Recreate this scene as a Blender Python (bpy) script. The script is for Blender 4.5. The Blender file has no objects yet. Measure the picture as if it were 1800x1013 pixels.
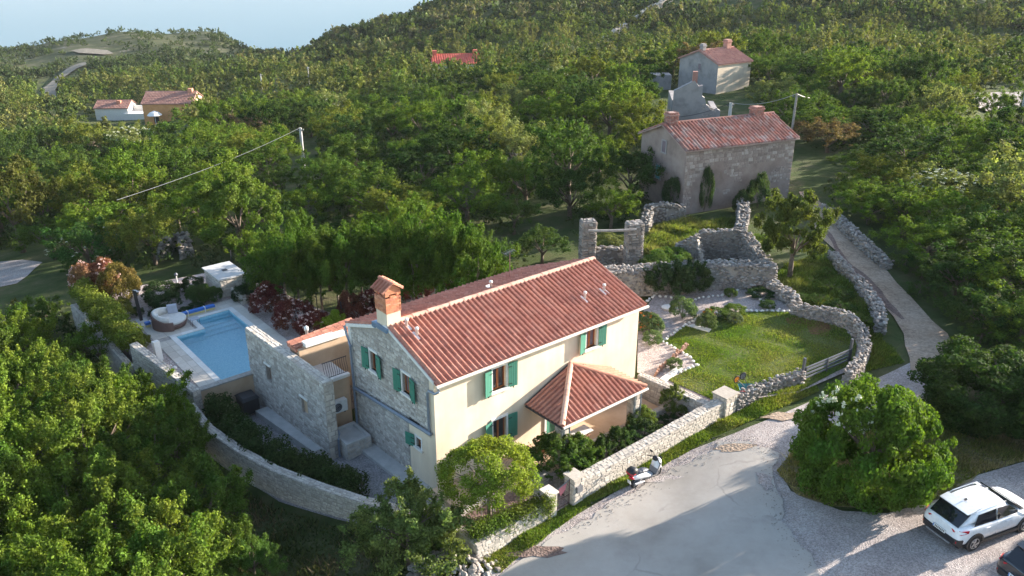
import bpy, math, random
import numpy as np
from mathutils import Matrix, Vector
R_ = math.radians
rnd = random.Random(7)
SC = bpy.context.scene
COL = SC.collection

# ------------------------------------------------------------------ camera
CAM_H, FOC, PITCH = 21.6, 1482.5, R_(23.0)
cam = bpy.data.cameras.new('camera'); cam.sensor_width = 36.0; cam.lens = FOC/1800*36
cam.clip_start = 0.5; cam.clip_end = 30000
cam_o = bpy.data.objects.new('camera', cam); COL.objects.link(cam_o)
cam_o.location = (0, 0, CAM_H); cam_o.rotation_euler = (R_(90)-PITCH, 0, 0)
SC.camera = cam_o
# ------------------------------------------------------------------ sky, sun, exposure
SUN_AZ, SUN_EL = R_(25), R_(15)
sd = Vector((math.cos(SUN_EL)*math.cos(SUN_AZ), math.cos(SUN_EL)*math.sin(SUN_AZ), math.sin(SUN_EL)))
world = bpy.data.worlds.new('World'); SC.world = world; world.use_nodes = True
wn = world.node_tree
bg = wn.nodes['Background']; sky = wn.nodes.new('ShaderNodeTexSky')
sky.sky_type = 'NISHITA'; sky.sun_disc = False; sky.sun_elevation = SUN_EL
sky.sun_rotation = R_(90)-SUN_AZ; sky.dust_density = 1.0; sky.air_density = 1.0
wn.links.new(sky.outputs[0], bg.inputs[0]); bg.inputs[1].default_value = 0.115
sun = bpy.data.lights.new('sun', 'SUN'); sun.energy = 5.0; sun.angle = R_(0.6); sun.color = (1.0, 0.90, 0.78)
sun_o = bpy.data.objects.new('sun', sun); COL.objects.link(sun_o)
sun_o.rotation_euler = (-sd).to_track_quat('-Z', 'Y').to_euler(); sun_o.location = (60, 30, 60)
SC.view_settings.view_transform = 'Standard'; SC.view_settings.look = 'None'
SC.view_settings.gamma = 1.0; SC.view_settings.use_curve_mapping = False
SC.view_settings.exposure = 1.93

# ------------------------------------------------------------------ frames and terrain
YAW = 0.691126
EX = np.array([math.cos(YAW), math.sin(YAW)]); GY = np.array([-math.sin(YAW), math.cos(YAW)])
A0 = np.array([-2.9375, 28.6956])
def W(x, y, z=0.0):                     # plot frame -> world
    p = A0+EX*x+GY*y; return (float(p[0]), float(p[1]), float(z))
def toL(x, y):
    d = np.array([x, y])-A0; return float(d@EX), float(d@GY)
def ray(px, py):
    u = (px-900)/FOC; v = -(py-506.5)/FOC; c, s = math.cos(PITCH), math.sin(PITCH)
    return u, c+v*s, -s+v*c
def P(px, py, z=0.0):
    r = ray(px, py); t = (z-CAM_H)/r[2]; return (r[0]*t, r[1]*t, z)
def pix(x, y, z):
    c, s = math.cos(PITCH), math.sin(PITCH); h = z-CAM_H
    d = y*c-h*s; return 900+FOC*x/d, 506.5-FOC*(y*s+h*c)/d
TD = [0, 30, 45, 60, 90, 130, 175, 240, 300, 340, 400, 450, 520, 900, 4000]
TT = {-400: [-1, -1.5, -1.5, -2, -6, -11, -16, -20, -25, -28, -34, -40, -60, -165, -170],
 0: [-.6, -1, -1.1, -1.2, -5, -10, -14, -17.6, -21, -23, -25, -26.5, -44, -165, -170],
 200: [-.6, -.9, -.9, -.7, -3, -9, -14.5, -17.5, -20.5, -22, -22, -21.5, -38, -165, -170],
 350: [-.5, -.8, -.6, -.4, -2, -7, -12, -17, -20.5, -22, -21.5, -24.5, -42, -165, -170],
 500: [-.3, -.6, -.6, -.5, -2, -6, -11, -14.5, -19, -24, -34, -45, -60, -165, -170],
 600: [0, -.3, -.4, -.5, -2, -5, -9, -13.5, -14.5, -15.8, -28, -42, -60, -165, -170],
 700: [0, -.1, -.2, -.3, -1.5, -4, -8, -12, -10.5, -10.7, -20, -35, -60, -165, -170],
 830: [0, .05, .2, .2, -1, -3, -7, -10, -5, -2.7, 2, 0, -12, -165, -170],
 1000: [0, .2, .3, .5, 0, -1.5, -5.5, -8, -1, 4, 12, 18, 18, -150, -170],
 1200: [.2, .3, .6, .9, 1.2, .3, -4, -7, 2, 8, 18, 24, 26, -100, -170],
 1500: [.7, .9, 1.0, 1.2, 1.3, .6, -2, -4, 3, 9, 19, 26, 28, -60, -170],
 1800: [.9, 1.1, 1.1, 1.0, .8, .4, -2.5, -5, 2, 8, 18, 26, 29, -40, -170],
 2400: [1, 1.2, 1.1, .6, .4, .2, -2, -4, 2, 8, 18, 26, 29, -40, -170]}
TK = sorted(TT); TAZ = np.array([math.atan2((k-900)/FOC, 1.0) for k in TK]); TV = np.array([TT[k] for k in TK]); TDL = np.array(TD, float)
def Tn(x, y):
    x = np.asarray(x, float); y = np.asarray(y, float)
    d = np.hypot(x, y); az = np.arctan2(x, np.maximum(y, 0.5)); az = np.clip(az, TAZ[0], TAZ[-1])
    # columns are by screen position at mid distance
    k = np.clip(np.searchsorted(TAZ, az)-1, 0, len(TK)-2); t = (az-TAZ[k])/(TAZ[k+1]-TAZ[k]); t = t*t*(3-2*t)
    a = np.zeros_like(d); b = np.zeros_like(d)
    for i in range(len(TK)):
        v = np.interp(d, TDL, TV[i]); a = np.where(k == i, v, a); b = np.where(k+1 == i, v, b)
    far = np.clip((d-60)/80, 0, 1)
    bump = far*(1.1*np.sin(x*.06+1.3*np.sin(y*.031))*np.cos(y*.05+.7)+.5*np.sin(x*.17+y*.11))
    z = a*(1-t)+b*t+bump
    lx = (x-A0[0])*EX[0]+(y-A0[1])*EX[1]; ly = (x-A0[0])*GY[0]+(y-A0[1])*GY[1]
    z = np.where((lx > 3) & (lx < 12.4) & (ly > -3.7) & (ly < 8), np.minimum(z, .1), z)
    z = np.where((lx >= 12.4) & (lx < 24.5) & (ly > -4.1) & (ly < 3.5), np.minimum(z, .95), z)
    return z
def T(x, y): return float(Tn(np.array([x]), np.array([y]))[0])
def G(px, py, off=0.0):                 # point where the view ray meets the terrain
    r = ray(px, py); t = 5.0
    for i in range(4000):
        x, y, z = r[0]*t, r[1]*t, CAM_H+r[2]*t
        if z <= T(x, y)+off: break
        t += max(.05, t*.004)
    return (x, y, T(x, y)+off)

# ------------------------------------------------------------------ materials
def new_mat(name):
    m = bpy.data.materials.new(name); m.use_nodes = True
    nt = m.node_tree; b = nt.nodes['Principled BSDF']; return m, nt, b
def N(nt, t, **k):
    n = nt.nodes.new(t)
    for a, v in k.items(): setattr(n, a, v)
    return n
def ramp(nt, fac, stops):
    r = N(nt, 'ShaderNodeValToRGB'); el = r.color_ramp.elements
    while len(el) < len(stops): el.new(.5)
    for e_, (p, c) in zip(el, stops): e_.position = p; e_.color = (*c, 1)
    nt.links.new(fac, r.inputs[0]); return r
def coords(nt): return N(nt, 'ShaderNodeNewGeometry').outputs['Position']
def noise(nt, sc, detail=4, rough=.6, vec=None):
    n = N(nt, 'ShaderNodeTexNoise'); n.inputs['Scale'].default_value = sc
    n.inputs['Detail'].default_value = detail; n.inputs['Roughness'].default_value = rough
    nt.links.new(vec or coords(nt), n.inputs['Vector']); return n.outputs['Fac']
def bumpn(nt, b, h, strength=.4, dist=.02):
    k = N(nt, 'ShaderNodeBump'); k.inputs['Strength'].default_value = strength; k.inputs['Distance'].default_value = dist
    nt.links.new(h, k.inputs['Height']); nt.links.new(k.outputs[0], b.inputs['Normal'])
def mixc(nt, fac, a, b, mode='MIX'):
    m = N(nt, 'ShaderNodeMix', data_type='RGBA', blend_type=mode)
    for s, v in ((0, fac), (6, a), (7, b)):
        if isinstance(v, (int, float)): m.inputs[s].default_value = v
        elif isinstance(v, tuple): m.inputs[s].default_value = (*v, 1)
        else: nt.links.new(v, m.inputs[s])
    return m.outputs[2]
def maprange(nt, v, a, b, c=0., d=1.):
    m = N(nt, 'ShaderNodeMapRange'); m.inputs[1].default_value = a; m.inputs[2].default_value = b
    m.inputs[3].default_value = c; m.inputs[4].default_value = d; nt.links.new(v, m.inputs[0]); return m.outputs[0]
def surf(name, c1, c2, sc=3., rough=.85, bsc=25., bst=.3, bd=.01, c3=None, metal=0., spec=.3):
    m, nt, b = new_mat(name)
    f = noise(nt, sc, 5); st = [(.35, c1), (.65, c2)] if c3 is None else [(.3, c1), (.5, c2), (.7, c3)]
    r = ramp(nt, f, st); nt.links.new(r.outputs[0], b.inputs['Base Color'])
    b.inputs['Roughness'].default_value = rough; b.inputs['Metallic'].default_value = metal
    b.inputs['Specular IOR Level'].default_value = spec
    if bst: bumpn(nt, b, noise(nt, bsc, 4), bst, bd)
    return m
def pieces(name, cols, rough=.9, wsc=8., var=.25, bsc=30., bst=.4, bd=.01, spec=.25):
    # colour per piece (object random + island random), grain on top
    m, nt, b = new_mat(name)
    g = N(nt, 'ShaderNodeNewGeometry'); o = N(nt, 'ShaderNodeObjectInfo')
    a = N(nt, 'ShaderNodeMath', operation='ADD'); nt.links.new(g.outputs['Random Per Island'], a.inputs[0]); nt.links.new(o.outputs['Random'], a.inputs[1])
    fr = N(nt, 'ShaderNodeMath', operation='FRACT'); nt.links.new(a.outputs[0], fr.inputs[0])
    n = len(cols); r = ramp(nt, fr.outputs[0], [(i/(n-1), c) for i, c in enumerate(cols)])
    f = noise(nt, wsc, 5, .7, g.outputs['Position']); v = maprange(nt, f, .25, .75, 1-var, 1+var)
    c = mixc(nt, 1.0, r.outputs[0], v, 'MULTIPLY'); nt.links.new(c, b.inputs['Base Color'])
    b.inputs['Roughness'].default_value = rough; b.inputs['Specular IOR Level'].default_value = spec
    bumpn(nt, b, noise(nt, bsc, 4, .65, g.outputs['Position']), bst, bd); return m
def plain(name, c, rough=.5, metal=0., spec=.5, coat=0.):
    m, nt, b = new_mat(name); f = noise(nt, 6, 3)
    cc = mixc(nt, 1.0, c, maprange(nt, f, .3, .7, .9, 1.08), 'MULTIPLY'); nt.links.new(cc, b.inputs['Base Color'])
    b.inputs['Roughness'].default_value = rough; b.inputs['Metallic'].default_value = metal
    b.inputs['Specular IOR Level'].default_value = spec; b.inputs['Coat Weight'].default_value = coat; return m
def foliage(name, attr=None, trans=.36):
    m, nt, b = new_mat(name); g = N(nt, 'ShaderNodeNewGeometry')
    if attr: c = N(nt, 'ShaderNodeAttribute', attribute_name=attr).outputs['Color']
    else: c = N(nt, 'ShaderNodeObjectInfo').outputs['Color']
    v = maprange(nt, g.outputs['Random Per Island'], 0, 1, .55, 1.5)
    c = mixc(nt, 1.0, c, v, 'MULTIPLY')
    hue = N(nt, 'ShaderNodeHueSaturation'); nt.links.new(c, hue.inputs['Color'])
    nt.links.new(maprange(nt, noise(nt, .7, 2, .5, g.outputs['Position']), .3, .7, .478, .522), hue.inputs['Hue'])
    c = hue.outputs[0]
    nt.links.new(c, b.inputs['Base Color']); b.inputs['Roughness'].default_value = .75
    b.inputs['Specular IOR Level'].default_value = .08
    tr = N(nt, 'ShaderNodeBsdfTranslucent'); c2 = mixc(nt, 1.0, c, (1.35, 1.4, .6), 'MULTIPLY'); nt.links.new(c2, tr.inputs[0])
    mx = N(nt, 'ShaderNodeMixShader'); mx.inputs[0].default_value = trans
    nt.links.new(b.outputs[0], mx.inputs[1]); nt.links.new(tr.outputs[0], mx.inputs[2])
    nt.links.new(mx.outputs[0], nt.nodes['Material Output'].inputs[0]); return m
M = {}
M['stucco'] = surf('cream_stucco', (.70, .565, .42), (.78, .66, .51), .7, .9, 60, .25, .004)
def streaks(m, amt=.1):
    nt = m.node_tree; b = nt.nodes['Principled BSDF']; src = b.inputs['Base Color'].links[0].from_socket
    mp = N(nt, 'ShaderNodeMapping'); mp.inputs['Scale'].default_value = (2.6, 2.6, .22); nt.links.new(coords(nt), mp.inputs[0])
    f = noise(nt, 1.0, 5, .65, mp.outputs[0]); g = noise(nt, .45, 4, .6)
    c = mixc(nt, 1.0, src, maprange(nt, f, .35, .7, 1.03, 1-amt), 'MULTIPLY'); c = mixc(nt, 1.0, c, maprange(nt, g, .35, .7, 1.03, 1-amt), 'MULTIPLY'); nt.links.new(c, b.inputs['Base Color'])
streaks(M['stucco'])
M['tan_stucco'] = surf('tan_stucco', (.46, .32, .21), (.58, .43, .30), .8, .9, 40, .3, .006)
M['mortar'] = surf('mortar', (.30, .27, .24), (.40, .365, .33), 5, .95, 50, .5, .01)
M['stone'] = pieces('house_stone', [(.37, .335, .30), (.50, .46, .415), (.31, .275, .245), (.57, .53, .48), (.43, .385, .345)], bst=.6)
M['wall_stone'] = pieces('pale_wall_stone', [(.44, .39, .335), (.54, .49, .425), (.38, .335, .285), (.60, .545, .475), (.49, .435, .37)], bst=.6)
M['dry_stone'] = pieces('dry_wall_stone', [(.20, .175, .155), (.32, .29, .26), (.155, .135, .12), (.41, .38, .345), (.27, .22, .19), (.35, .31, .275)], bst=.6)
M['ruin_stone'] = pieces('weathered_stone', [(.19, .165, .15), (.29, .265, .24), (.145, .125, .11), (.36, .335, .30), (.24, .20, .175)], bst=.6)
M['old_stone'] = pieces('old_house_stone', [(.26, .20, .175), (.34, .275, .245), (.22, .17, .15), (.41, .35, .315), (.28, .22, .195)], bst=.6)
M['old_render'] = surf('old_render', (.20, .15, .13), (.27, .205, .18), .9, .95, 12, .5, .02, (.32, .255, .225))
M['grey_render'] = surf('grey_render', (.20, .185, .185), (.28, .26, .26), .9, .95, 10, .6, .03, (.33, .30, .29))
M['tile'] = pieces('roof_tile', [(.40, .17, .12), (.45, .20, .14), (.35, .145, .105), (.49, .24, .175), (.31, .135, .10)], var=.3, bst=.2)
M['ridge_tile'] = pieces('ridge_tile', [(.56, .33, .25), (.62, .39, .30), (.52, .29, .22)], var=.12, bst=.2)
M['porch_tile'] = pieces('porch_tile', [(.42, .18, .12), (.47, .215, .145), (.39, .16, .11)], var=.15, bst=.2)
M['old_tile'] = pieces('old_roof_tile', [(.27, .125, .10), (.33, .165, .13), (.25, .13, .11), (.38, .15, .11), (.30, .20, .17), (.36, .26, .23)], var=.45, wsc=.7, bst=.3)
M['far_tile'] = pieces('far_roof_tile', [(.36, .19, .15), (.42, .24, .19), (.33, .17, .14)], var=.2, wsc=1.5, bst=.3)
M['red_tile'] = pieces('red_roof_tile', [(.60, .13, .09), (.52, .12, .085), (.64, .17, .12)], var=.15, bst=.2)
M['brick'] = pieces('chimney_brick', [(.52, .20, .11), (.60, .26, .14), (.44, .16, .10), (.64, .32, .20)], bst=.3)
M['old_brick'] = pieces('old_brick', [(.34, .15, .12), (.28, .14, .12), (.38, .20, .16), (.30, .22, .20)], bst=.4)
M['white'] = plain('white_trim', (.72, .70, .66), .7)
M['shutter'] = plain('green_shutter_paint', (.045, .20, .14), .65)
M['turq'] = plain('faded_turquoise_paint', (.06, .28, .30), .6)
M['wood'] = plain('window_wood', (.30, .10, .035), .5)
M['glass'] = plain('dark_glass', (.03, .032, .04), .06, 0, .8)
M['curtain'] = plain('drawn_blind', (.16, .12, .14), .6)
M['zinc'] = plain('zinc_gutter', (.25, .29, .36), .42, .5)
M['lead'] = plain('lead_flashing', (.17, .25, .36), .5, .3)
M['gutter'] = plain('pale_gutter', (.62, .58, .52), .5)
M['metal'] = plain('dark_iron', (.035, .036, .045), .5, .4)
M['rust'] = plain('rusty_iron', (.16, .09, .085), .7, .3)
M['greymetal'] = plain('grey_painted_metal', (.10, .105, .12), .5, .3)
M['greymetal2'] = plain('light_grey_metal', (.19, .195, .21), .5, .4)
M['white_plastic'] = plain('white_plastic', (.70, .70, .68), .45)
M['black'] = plain('black_plastic', (.018, .018, .02), .45)
M['rubber'] = plain('tyre_rubber', (.02, .02, .021), .85)
M['alloy'] = plain('alloy_wheel', (.45, .46, .48), .3, .8)
M['carwhite'] = plain('white_car_paint', (.80, .81, .83), .25, 0, .5, .6)
M['cardark'] = plain('dark_car_paint', (.03, .035, .045), .2, .4, .5, .8)
M['carglass'] = plain('car_glass', (.012, .013, .017), .05, 0, .8)
M['redlamp'] = plain('red_lamp', (.45, .015, .03), .2)
M['chrome'] = plain('silver_trim', (.50, .50, .52), .3, .7)
M['cushion'] = plain('cream_cushion', (.62, .59, .54), .9)
M['stripe'] = plain('grey_striped_cushion', (.36, .37, .42), .9)
M['wicker'] = surf('brown_wicker', (.14, .085, .07), (.21, .13, .11), 30, .8, 90, .6, .01)
M['blue'] = plain('blue_cover', (.035, .15, .48), .55)
M['yellow'] = plain('yellow_cover_side', (.62, .52, .24), .6)
M['orange'] = plain('orange_plastic', (.85, .30, .03), .45)
M['redp'] = plain('red_plastic', (.55, .03, .04), .3)
M['terracotta'] = surf('terracotta_pot', (.34, .17, .11), (.42, .23, .16), 6, .9, 40, .3, .005)
M['concrete'] = surf('concrete', (.42, .41, .39), (.52, .50, .48), 2.5, .9, 30, .3, .006)
M['paver'] = pieces('deck_paver', [(.52, .47, .40), (.58, .53, .46), (.49, .44, .38), (.62, .57, .50)], var=.12, bst=.2)
M['coping'] = pieces('pool_coping', [(.66, .64, .60), (.72, .70, .66), (.63, .60, .56)], var=.08, bst=.2)
M['bark'] = surf('bark', (.10, .075, .055), (.17, .13, .10), 8, .95, 30, .8, .02)
M['palebark'] = surf('pale_bark', (.20, .16, .13), (.28, .23, .18), 8, .95, 30, .8, .02)
M['weathered'] = surf('weathered_wood', (.24, .21, .19), (.36, .33, .30), 5, .9, 25, .5, .01)
M['logs'] = pieces('cut_logs', [(.30, .17, .12), (.38, .24, .18), (.24, .14, .11)], bst=.3)
M['leaf'] = foliage('leaves'); M['leaf_tint'] = foliage('leaves_tinted', 'tint')
M['hill_leaf'] = foliage('scrub_leaves', 'tint', .25)
M['blossom'] = plain('white_blossom', (.50, .52, .36), .8)
M['pinkflower'] = plain('pink_blossom', (.62, .42, .36), .8)
M['orangeflower'] = plain('orange_flower', (.75, .22, .03), .8)
M['cable'] = plain('overhead_cable', (.30, .29, .27), .6)
M['cabledark'] = plain('dark_cable', (.03, .03, .035), .6)

# ground sheets
def mat_ground():
    m, nt, b = new_mat('wild_ground'); p = coords(nt)
    r = ramp(nt, noise(nt, .35, 8, .7, p), [(.30, (.035, .048, .018)), (.45, (.06, .085, .026)), (.58, (.095, .10, .045)), (.72, (.17, .145, .09))])
    far = ramp(nt, noise(nt, .09, 8, .72, p), [(.32, (.03, .045, .018)), (.48, (.065, .075, .034)), (.60, (.11, .105, .06)), (.70, (.26, .24, .20))])
    sx = N(nt, 'ShaderNodeSeparateXYZ'); nt.links.new(p, sx.inputs[0])
    f1 = maprange(nt, sx.outputs['Y'], 250, 330); f2 = maprange(nt, sx.outputs['X'], -20, -70)
    mu = N(nt, 'ShaderNodeMath', operation='MULTIPLY'); nt.links.new(f1, mu.inputs[0]); nt.links.new(f2, mu.inputs[1])
    nt.links.new(mixc(nt, mu.outputs[0], r.outputs[0], far.outputs[0]), b.inputs['Base Color'])
    b.inputs['Roughness'].default_value = .95; b.inputs['Specular IOR Level'].default_value = .1
    bumpn(nt, b, noise(nt, 5, 6, .75, p), .9, .15); return m
M['ground'] = mat_ground()
def mat_gravel(name, a, bcol, c, fine=45., stain=.5):
    m, nt, b = new_mat(name); p = coords(nt)
    v = N(nt, 'ShaderNodeTexVoronoi'); v.inputs['Scale'].default_value = fine; nt.links.new(p, v.inputs['Vector'])
    base = ramp(nt, noise(nt, .6, 7, .7, p), [(.32, a), (.5, bcol), (.68, c)])
    sep = N(nt, 'ShaderNodeSeparateColor'); nt.links.new(v.outputs['Color'], sep.inputs[0])
    k = maprange(nt, sep.outputs[0], 0, 1, 1-stain*.7, 1+stain*.5)
    nt.links.new(mixc(nt, 1.0, base.outputs[0], k, 'MULTIPLY'), b.inputs['Base Color'])
    b.inputs['Roughness'].default_value = .95; b.inputs['Specular IOR Level'].default_value = .15
    bumpn(nt, b, v.outputs['Distance'], .7, .03); return m
M['gravel'] = mat_gravel('street_gravel', (.30, .255, .24), (.39, .34, .32), (.46, .415, .39), 24)
M['garden_gravel'] = mat_gravel('garden_gravel', (.33, .27, .245), (.40, .335, .31), (.46, .40, .37), 18)
M['yard_gravel'] = mat_gravel('yard_gravel', (.24, .22, .22), (.30, .28, .28), (.36, .34, .33), 20)
M['dirt'] = mat_gravel('dirt_track', (.28, .20, .14), (.37, .275, .20), (.43, .33, .25), 9, .35)
M['pale_dirt'] = mat_gravel('pale_dirt', (.14, .125, .10), (.20, .18, .145), (.27, .24, .20), 5, .35)
M['soil'] = mat_gravel('garden_soil', (.13, .085, .07), (.19, .13, .11), (.24, .18, .15), 12, .5)
M['redsoil'] = mat_gravel('red_soil', (.13, .055, .035), (.20, .085, .05), (.15, .09, .05), 8, .5)
def mat_slab():
    m, nt, b = new_mat('worn_concrete'); p = coords(nt)
    base = ramp(nt, noise(nt, .25, 9, .68, p), [(.30, (.28, .25, .215)), (.46, (.36, .325, .285)), (.6, (.405, .37, .33)), (.75, (.455, .425, .385))])
    w = N(nt, 'ShaderNodeTexVoronoi', feature='DISTANCE_TO_EDGE'); w.inputs['Scale'].default_value = .22
    mp = N(nt, 'ShaderNodeMapping'); nt.links.new(p, mp.inputs[0])
    ad = N(nt, 'ShaderNodeVectorMath', operation='ADD'); nz = N(nt, 'ShaderNodeTexNoise'); nz.inputs['Scale'].default_value = .8; nz.inputs['Detail'].default_value = 6
    nt.links.new(p, nz.inputs['Vector']); nt.links.new(mp.outputs[0], ad.inputs[0]); nt.links.new(nz.outputs['Color'], ad.inputs[1]); nt.links.new(ad.outputs[0], w.inputs['Vector'])
    gate = maprange(nt, noise(nt, .5, 2, .5, p), .52, .6)
    cr = maprange(nt, w.outputs['Distance'], 0, .012, .5, 0)
    mu = N(nt, 'ShaderNodeMath', operation='MULTIPLY'); nt.links.new(cr, mu.inputs[0]); nt.links.new(gate, mu.inputs[1])
    c = mixc(nt, mu.outputs[0], base.outputs[0], (.20, .18, .165))
    st = maprange(nt, noise(nt, .9, 6, .7, p), .52, .70, 0, .5)
    c = mixc(nt, st, c, (.28, .245, .22)); nt.links.new(c, b.inputs['Base Color'])
    b.inputs['Roughness'].default_value = .85; bumpn(nt, b, noise(nt, 18, 6, .7, p), .35, .01); return m
M['slab'] = mat_slab()
M['grass_base'] = surf('turf', (.055, .085, .02), (.10, .125, .035), .8, .95, 40, .6, .03, (.15, .14, .06))
def mat_water():
    m, nt, b = new_mat('pool_water'); b.inputs['Base Color'].default_value = (.80, .95, 1, 1)
    b.inputs['Roughness'].default_value = .02; b.inputs['IOR'].default_value = 1.33; b.inputs['Transmission Weight'].default_value = 1
    bumpn(nt, b, noise(nt, 3.5, 3), .08, .05); return m
M['water'] = mat_water()
def mat_pool():
    m, nt, b = new_mat('blue_mosaic'); p = coords(nt)
    v = N(nt, 'ShaderNodeTexVoronoi', distance='CHEBYCHEV'); v.inputs['Scale'].default_value = 18; v.inputs['Randomness'].default_value = .1; nt.links.new(p, v.inputs['Vector'])
    sep = N(nt, 'ShaderNodeSeparateColor'); nt.links.new(v.outputs['Color'], sep.inputs[0])
    r = ramp(nt, sep.outputs[0], [(0, (.30, .60, .72)), (1, (.43, .73, .82))]); nt.links.new(r.outputs[0], b.inputs['Base Color'])
    b.inputs['Roughness'].default_value = .4; return m
M['mosaic'] = mat_pool()
def mat_sea():
    m, nt, b = new_mat('sea_water'); b.inputs['Base Color'].default_value = (.06, .14, .19, 1)
    b.inputs['Roughness'].default_value = .35; b.inputs['IOR'].default_value = 1.33
    p = coords(nt); bumpn(nt, b, noise(nt, .05, 6), .25, 1.0); return m
M['sea'] = mat_sea()

# ------------------------------------------------------------------ mesh helpers
ROOTM = {}
def tag(o, label=None, cat=None, group=None, kind=None):
    if label: o['label'] = label
    if cat: o['category'] = cat
    if group: o['group'] = group
    if kind: o['kind'] = kind
    return o
def thing(name, loc, label, cat, rz=0., group=None):
    o = bpy.data.objects.new(name, None); o.empty_display_size = .3; COL.objects.link(o)
    o.location = loc; o.rotation_euler = (0, 0, rz)
    ROOTM[o.name] = Matrix.Translation(loc) @ Matrix.Rotation(rz, 4, 'Z'); return tag(o, label, cat, group)
def mesh_from(name, V, F, mats, mi=None, smooth=False):
    me = bpy.data.meshes.new(name); me.from_pydata(V, [], F)
    for m in (mats if isinstance(mats, (list, tuple)) else [mats]): me.materials.append(m)
    if mi: me.polygons.foreach_set('material_index', mi)
    if smooth: me.polygons.foreach_set('use_smooth', [True]*len(F))
    me.update(); return me
def quads_mesh(name, V, mat, tint=None):          # V: (n,4,3) numpy
    n, q = V.shape[:2]; me = bpy.data.meshes.new(name); me.vertices.add(n*q); me.loops.add(n*q); me.polygons.add(n)
    me.vertices.foreach_set('co', V.reshape(-1)); idx = np.arange(n*q, dtype=np.int32)
    me.loops.foreach_set('vertex_index', idx); me.polygons.foreach_set('loop_start', idx[::q])
    me.materials.append(mat)
    if tint is not None:
        a = me.attributes.new('tint', 'FLOAT_COLOR', 'FACE'); c = np.ones((n, 4), np.float32); c[:, :3] = tint
        a.data.foreach_set('color', c.reshape(-1))
    me.update(); me.validate(); return me
class MB:
    def __init__(s, L=False): s.v = []; s.f = []; s.mi = []; s.L = L; s.m = 0
    def add(s, vs, fs):
        o = len(s.v); s.v += [tuple(v) for v in vs]; s.f += [tuple(i+o for i in f) for f in fs]; s.mi += [s.m]*len(fs); return s
    def obox(s, o, a, b, c):
        o, a, b, c = (np.array(q, float) for q in (o, a, b, c))
        vs = [o, o+a, o+a+b, o+b, o+c, o+a+c, o+a+b+c, o+b+c]
        fs = [(3, 2, 1, 0), (4, 5, 6, 7), (0, 1, 5, 4), (1, 2, 6, 5), (2, 3, 7, 6), (3, 0, 4, 7)]
        if np.dot(np.cross(a, b), c) < 0: fs = [f[::-1] for f in fs]
        return s.add(vs, fs)
    def box(s, x0, x1, y0, y1, z0, z1): return s.obox((x0, y0, z0), (x1-x0, 0, 0), (0, y1-y0, 0), (0, 0, z1-z0))
    def prism(s, poly, z0, z1, top=None):         # poly ccw (x,y); z0/z1 floats or lists
        n = len(poly); A = z0 if isinstance(z0, list) else [z0]*n; B = z1 if isinstance(z1, list) else [z1]*n
        vs = [(p[0], p[1], A[i]) for i, p in enumerate(poly)]+[(p[0], p[1], B[i]) for i, p in enumerate(poly)]
        return s.add(vs, [tuple(range(n))[::-1], tuple(range(n, 2*n))]+[(i, (i+1) % n, n+(i+1) % n, n+i) for i in range(n)])
    def tube(s, pts, r, n=8, r2=None, cap=True):
        pts = [Vector(p) for p in pts]; m = len(pts); rings = []; up = Vector((0, 0, 1))
        for i, p in enumerate(pts):
            d = (pts[min(i+1, m-1)]-pts[max(i-1, 0)]).normalized()
            a = d.cross(up if abs(d.z) < .95 else Vector((1, 0, 0))).normalized(); b = d.cross(a)
            if isinstance(r, (list, tuple)): rr = r[i]
            else: rr = r if r2 is None else r+(r2-r)*i/(m-1)
            rings.append([p+a*math.cos(t*2*math.pi/n)*rr+b*math.sin(t*2*math.pi/n)*rr for t in range(n)])
        vs = [q for g in rings for q in g]
        fs = [(i*n+j, i*n+(j+1) % n, (i+1)*n+(j+1) % n, (i+1)*n+j) for i in range(m-1) for j in range(n)]
        if cap: fs += [tuple(range(n))[::-1], tuple(range((m-1)*n, m*n))]
        return s.add(vs, fs)
    def lathe(s, prof, c=(0, 0, 0), n=16, axis='z', sy=1.):
        vs = []
        for r, h in prof:
            for t in range(n):
                a = t*2*math.pi/n; q = (r*math.cos(a), r*math.sin(a)*sy, h)
                if axis == 'x': q = (q[2], q[0], q[1])
                if axis == 'y': q = (q[0], q[2], q[1])
                vs.append((q[0]+c[0], q[1]+c[1], q[2]+c[2]))
        m = len(prof); fs = [(i*n+j, i*n+(j+1) % n, (i+1)*n+(j+1) % n, (i+1)*n+j) for i in range(m-1) for j in range(n)]
        fs += [tuple(range(n))[::-1], tuple(range((m-1)*n, m*n))]
        return s.add(vs, fs)
    def build(s, name, mat, parent=None, smooth=False, origin=None):
        V = [W(*v) for v in s.v] if s.L else s.v
        if parent is not None:
            Mx = ROOTM[parent.name].inverted(); V = [tuple(Mx @ Vector(v)) for v in V]
        elif origin is not None: V = [(v[0]-origin[0], v[1]-origin[1], v[2]-origin[2]) for v in V]
        me = mesh_from(name, V, s.f, mat, s.mi if isinstance(mat, (list, tuple)) else None, smooth)
        o = bpy.data.objects.new(name, me); COL.objects.link(o)
        if parent is not None: o.parent = parent; ROOTM[o.name] = ROOTM[parent.name]
        elif origin is not None: o.location = origin; ROOTM[o.name] = Matrix.Translation(origin)
        else: ROOTM[o.name] = Matrix.Identity(4)
        return o
def place(name, me, Mw, parent=None, color=None):
    o = bpy.data.objects.new(name, me); COL.objects.link(o)
    if parent is not None: o.parent = parent; o.matrix_basis = ROOTM[parent.name].inverted() @ Mw; ROOTM[o.name] = Mw
    else: o.matrix_basis = Mw; ROOTM[o.name] = Mw
    if color: o.color = (*color, 1)
    return o
ICO = None
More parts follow.
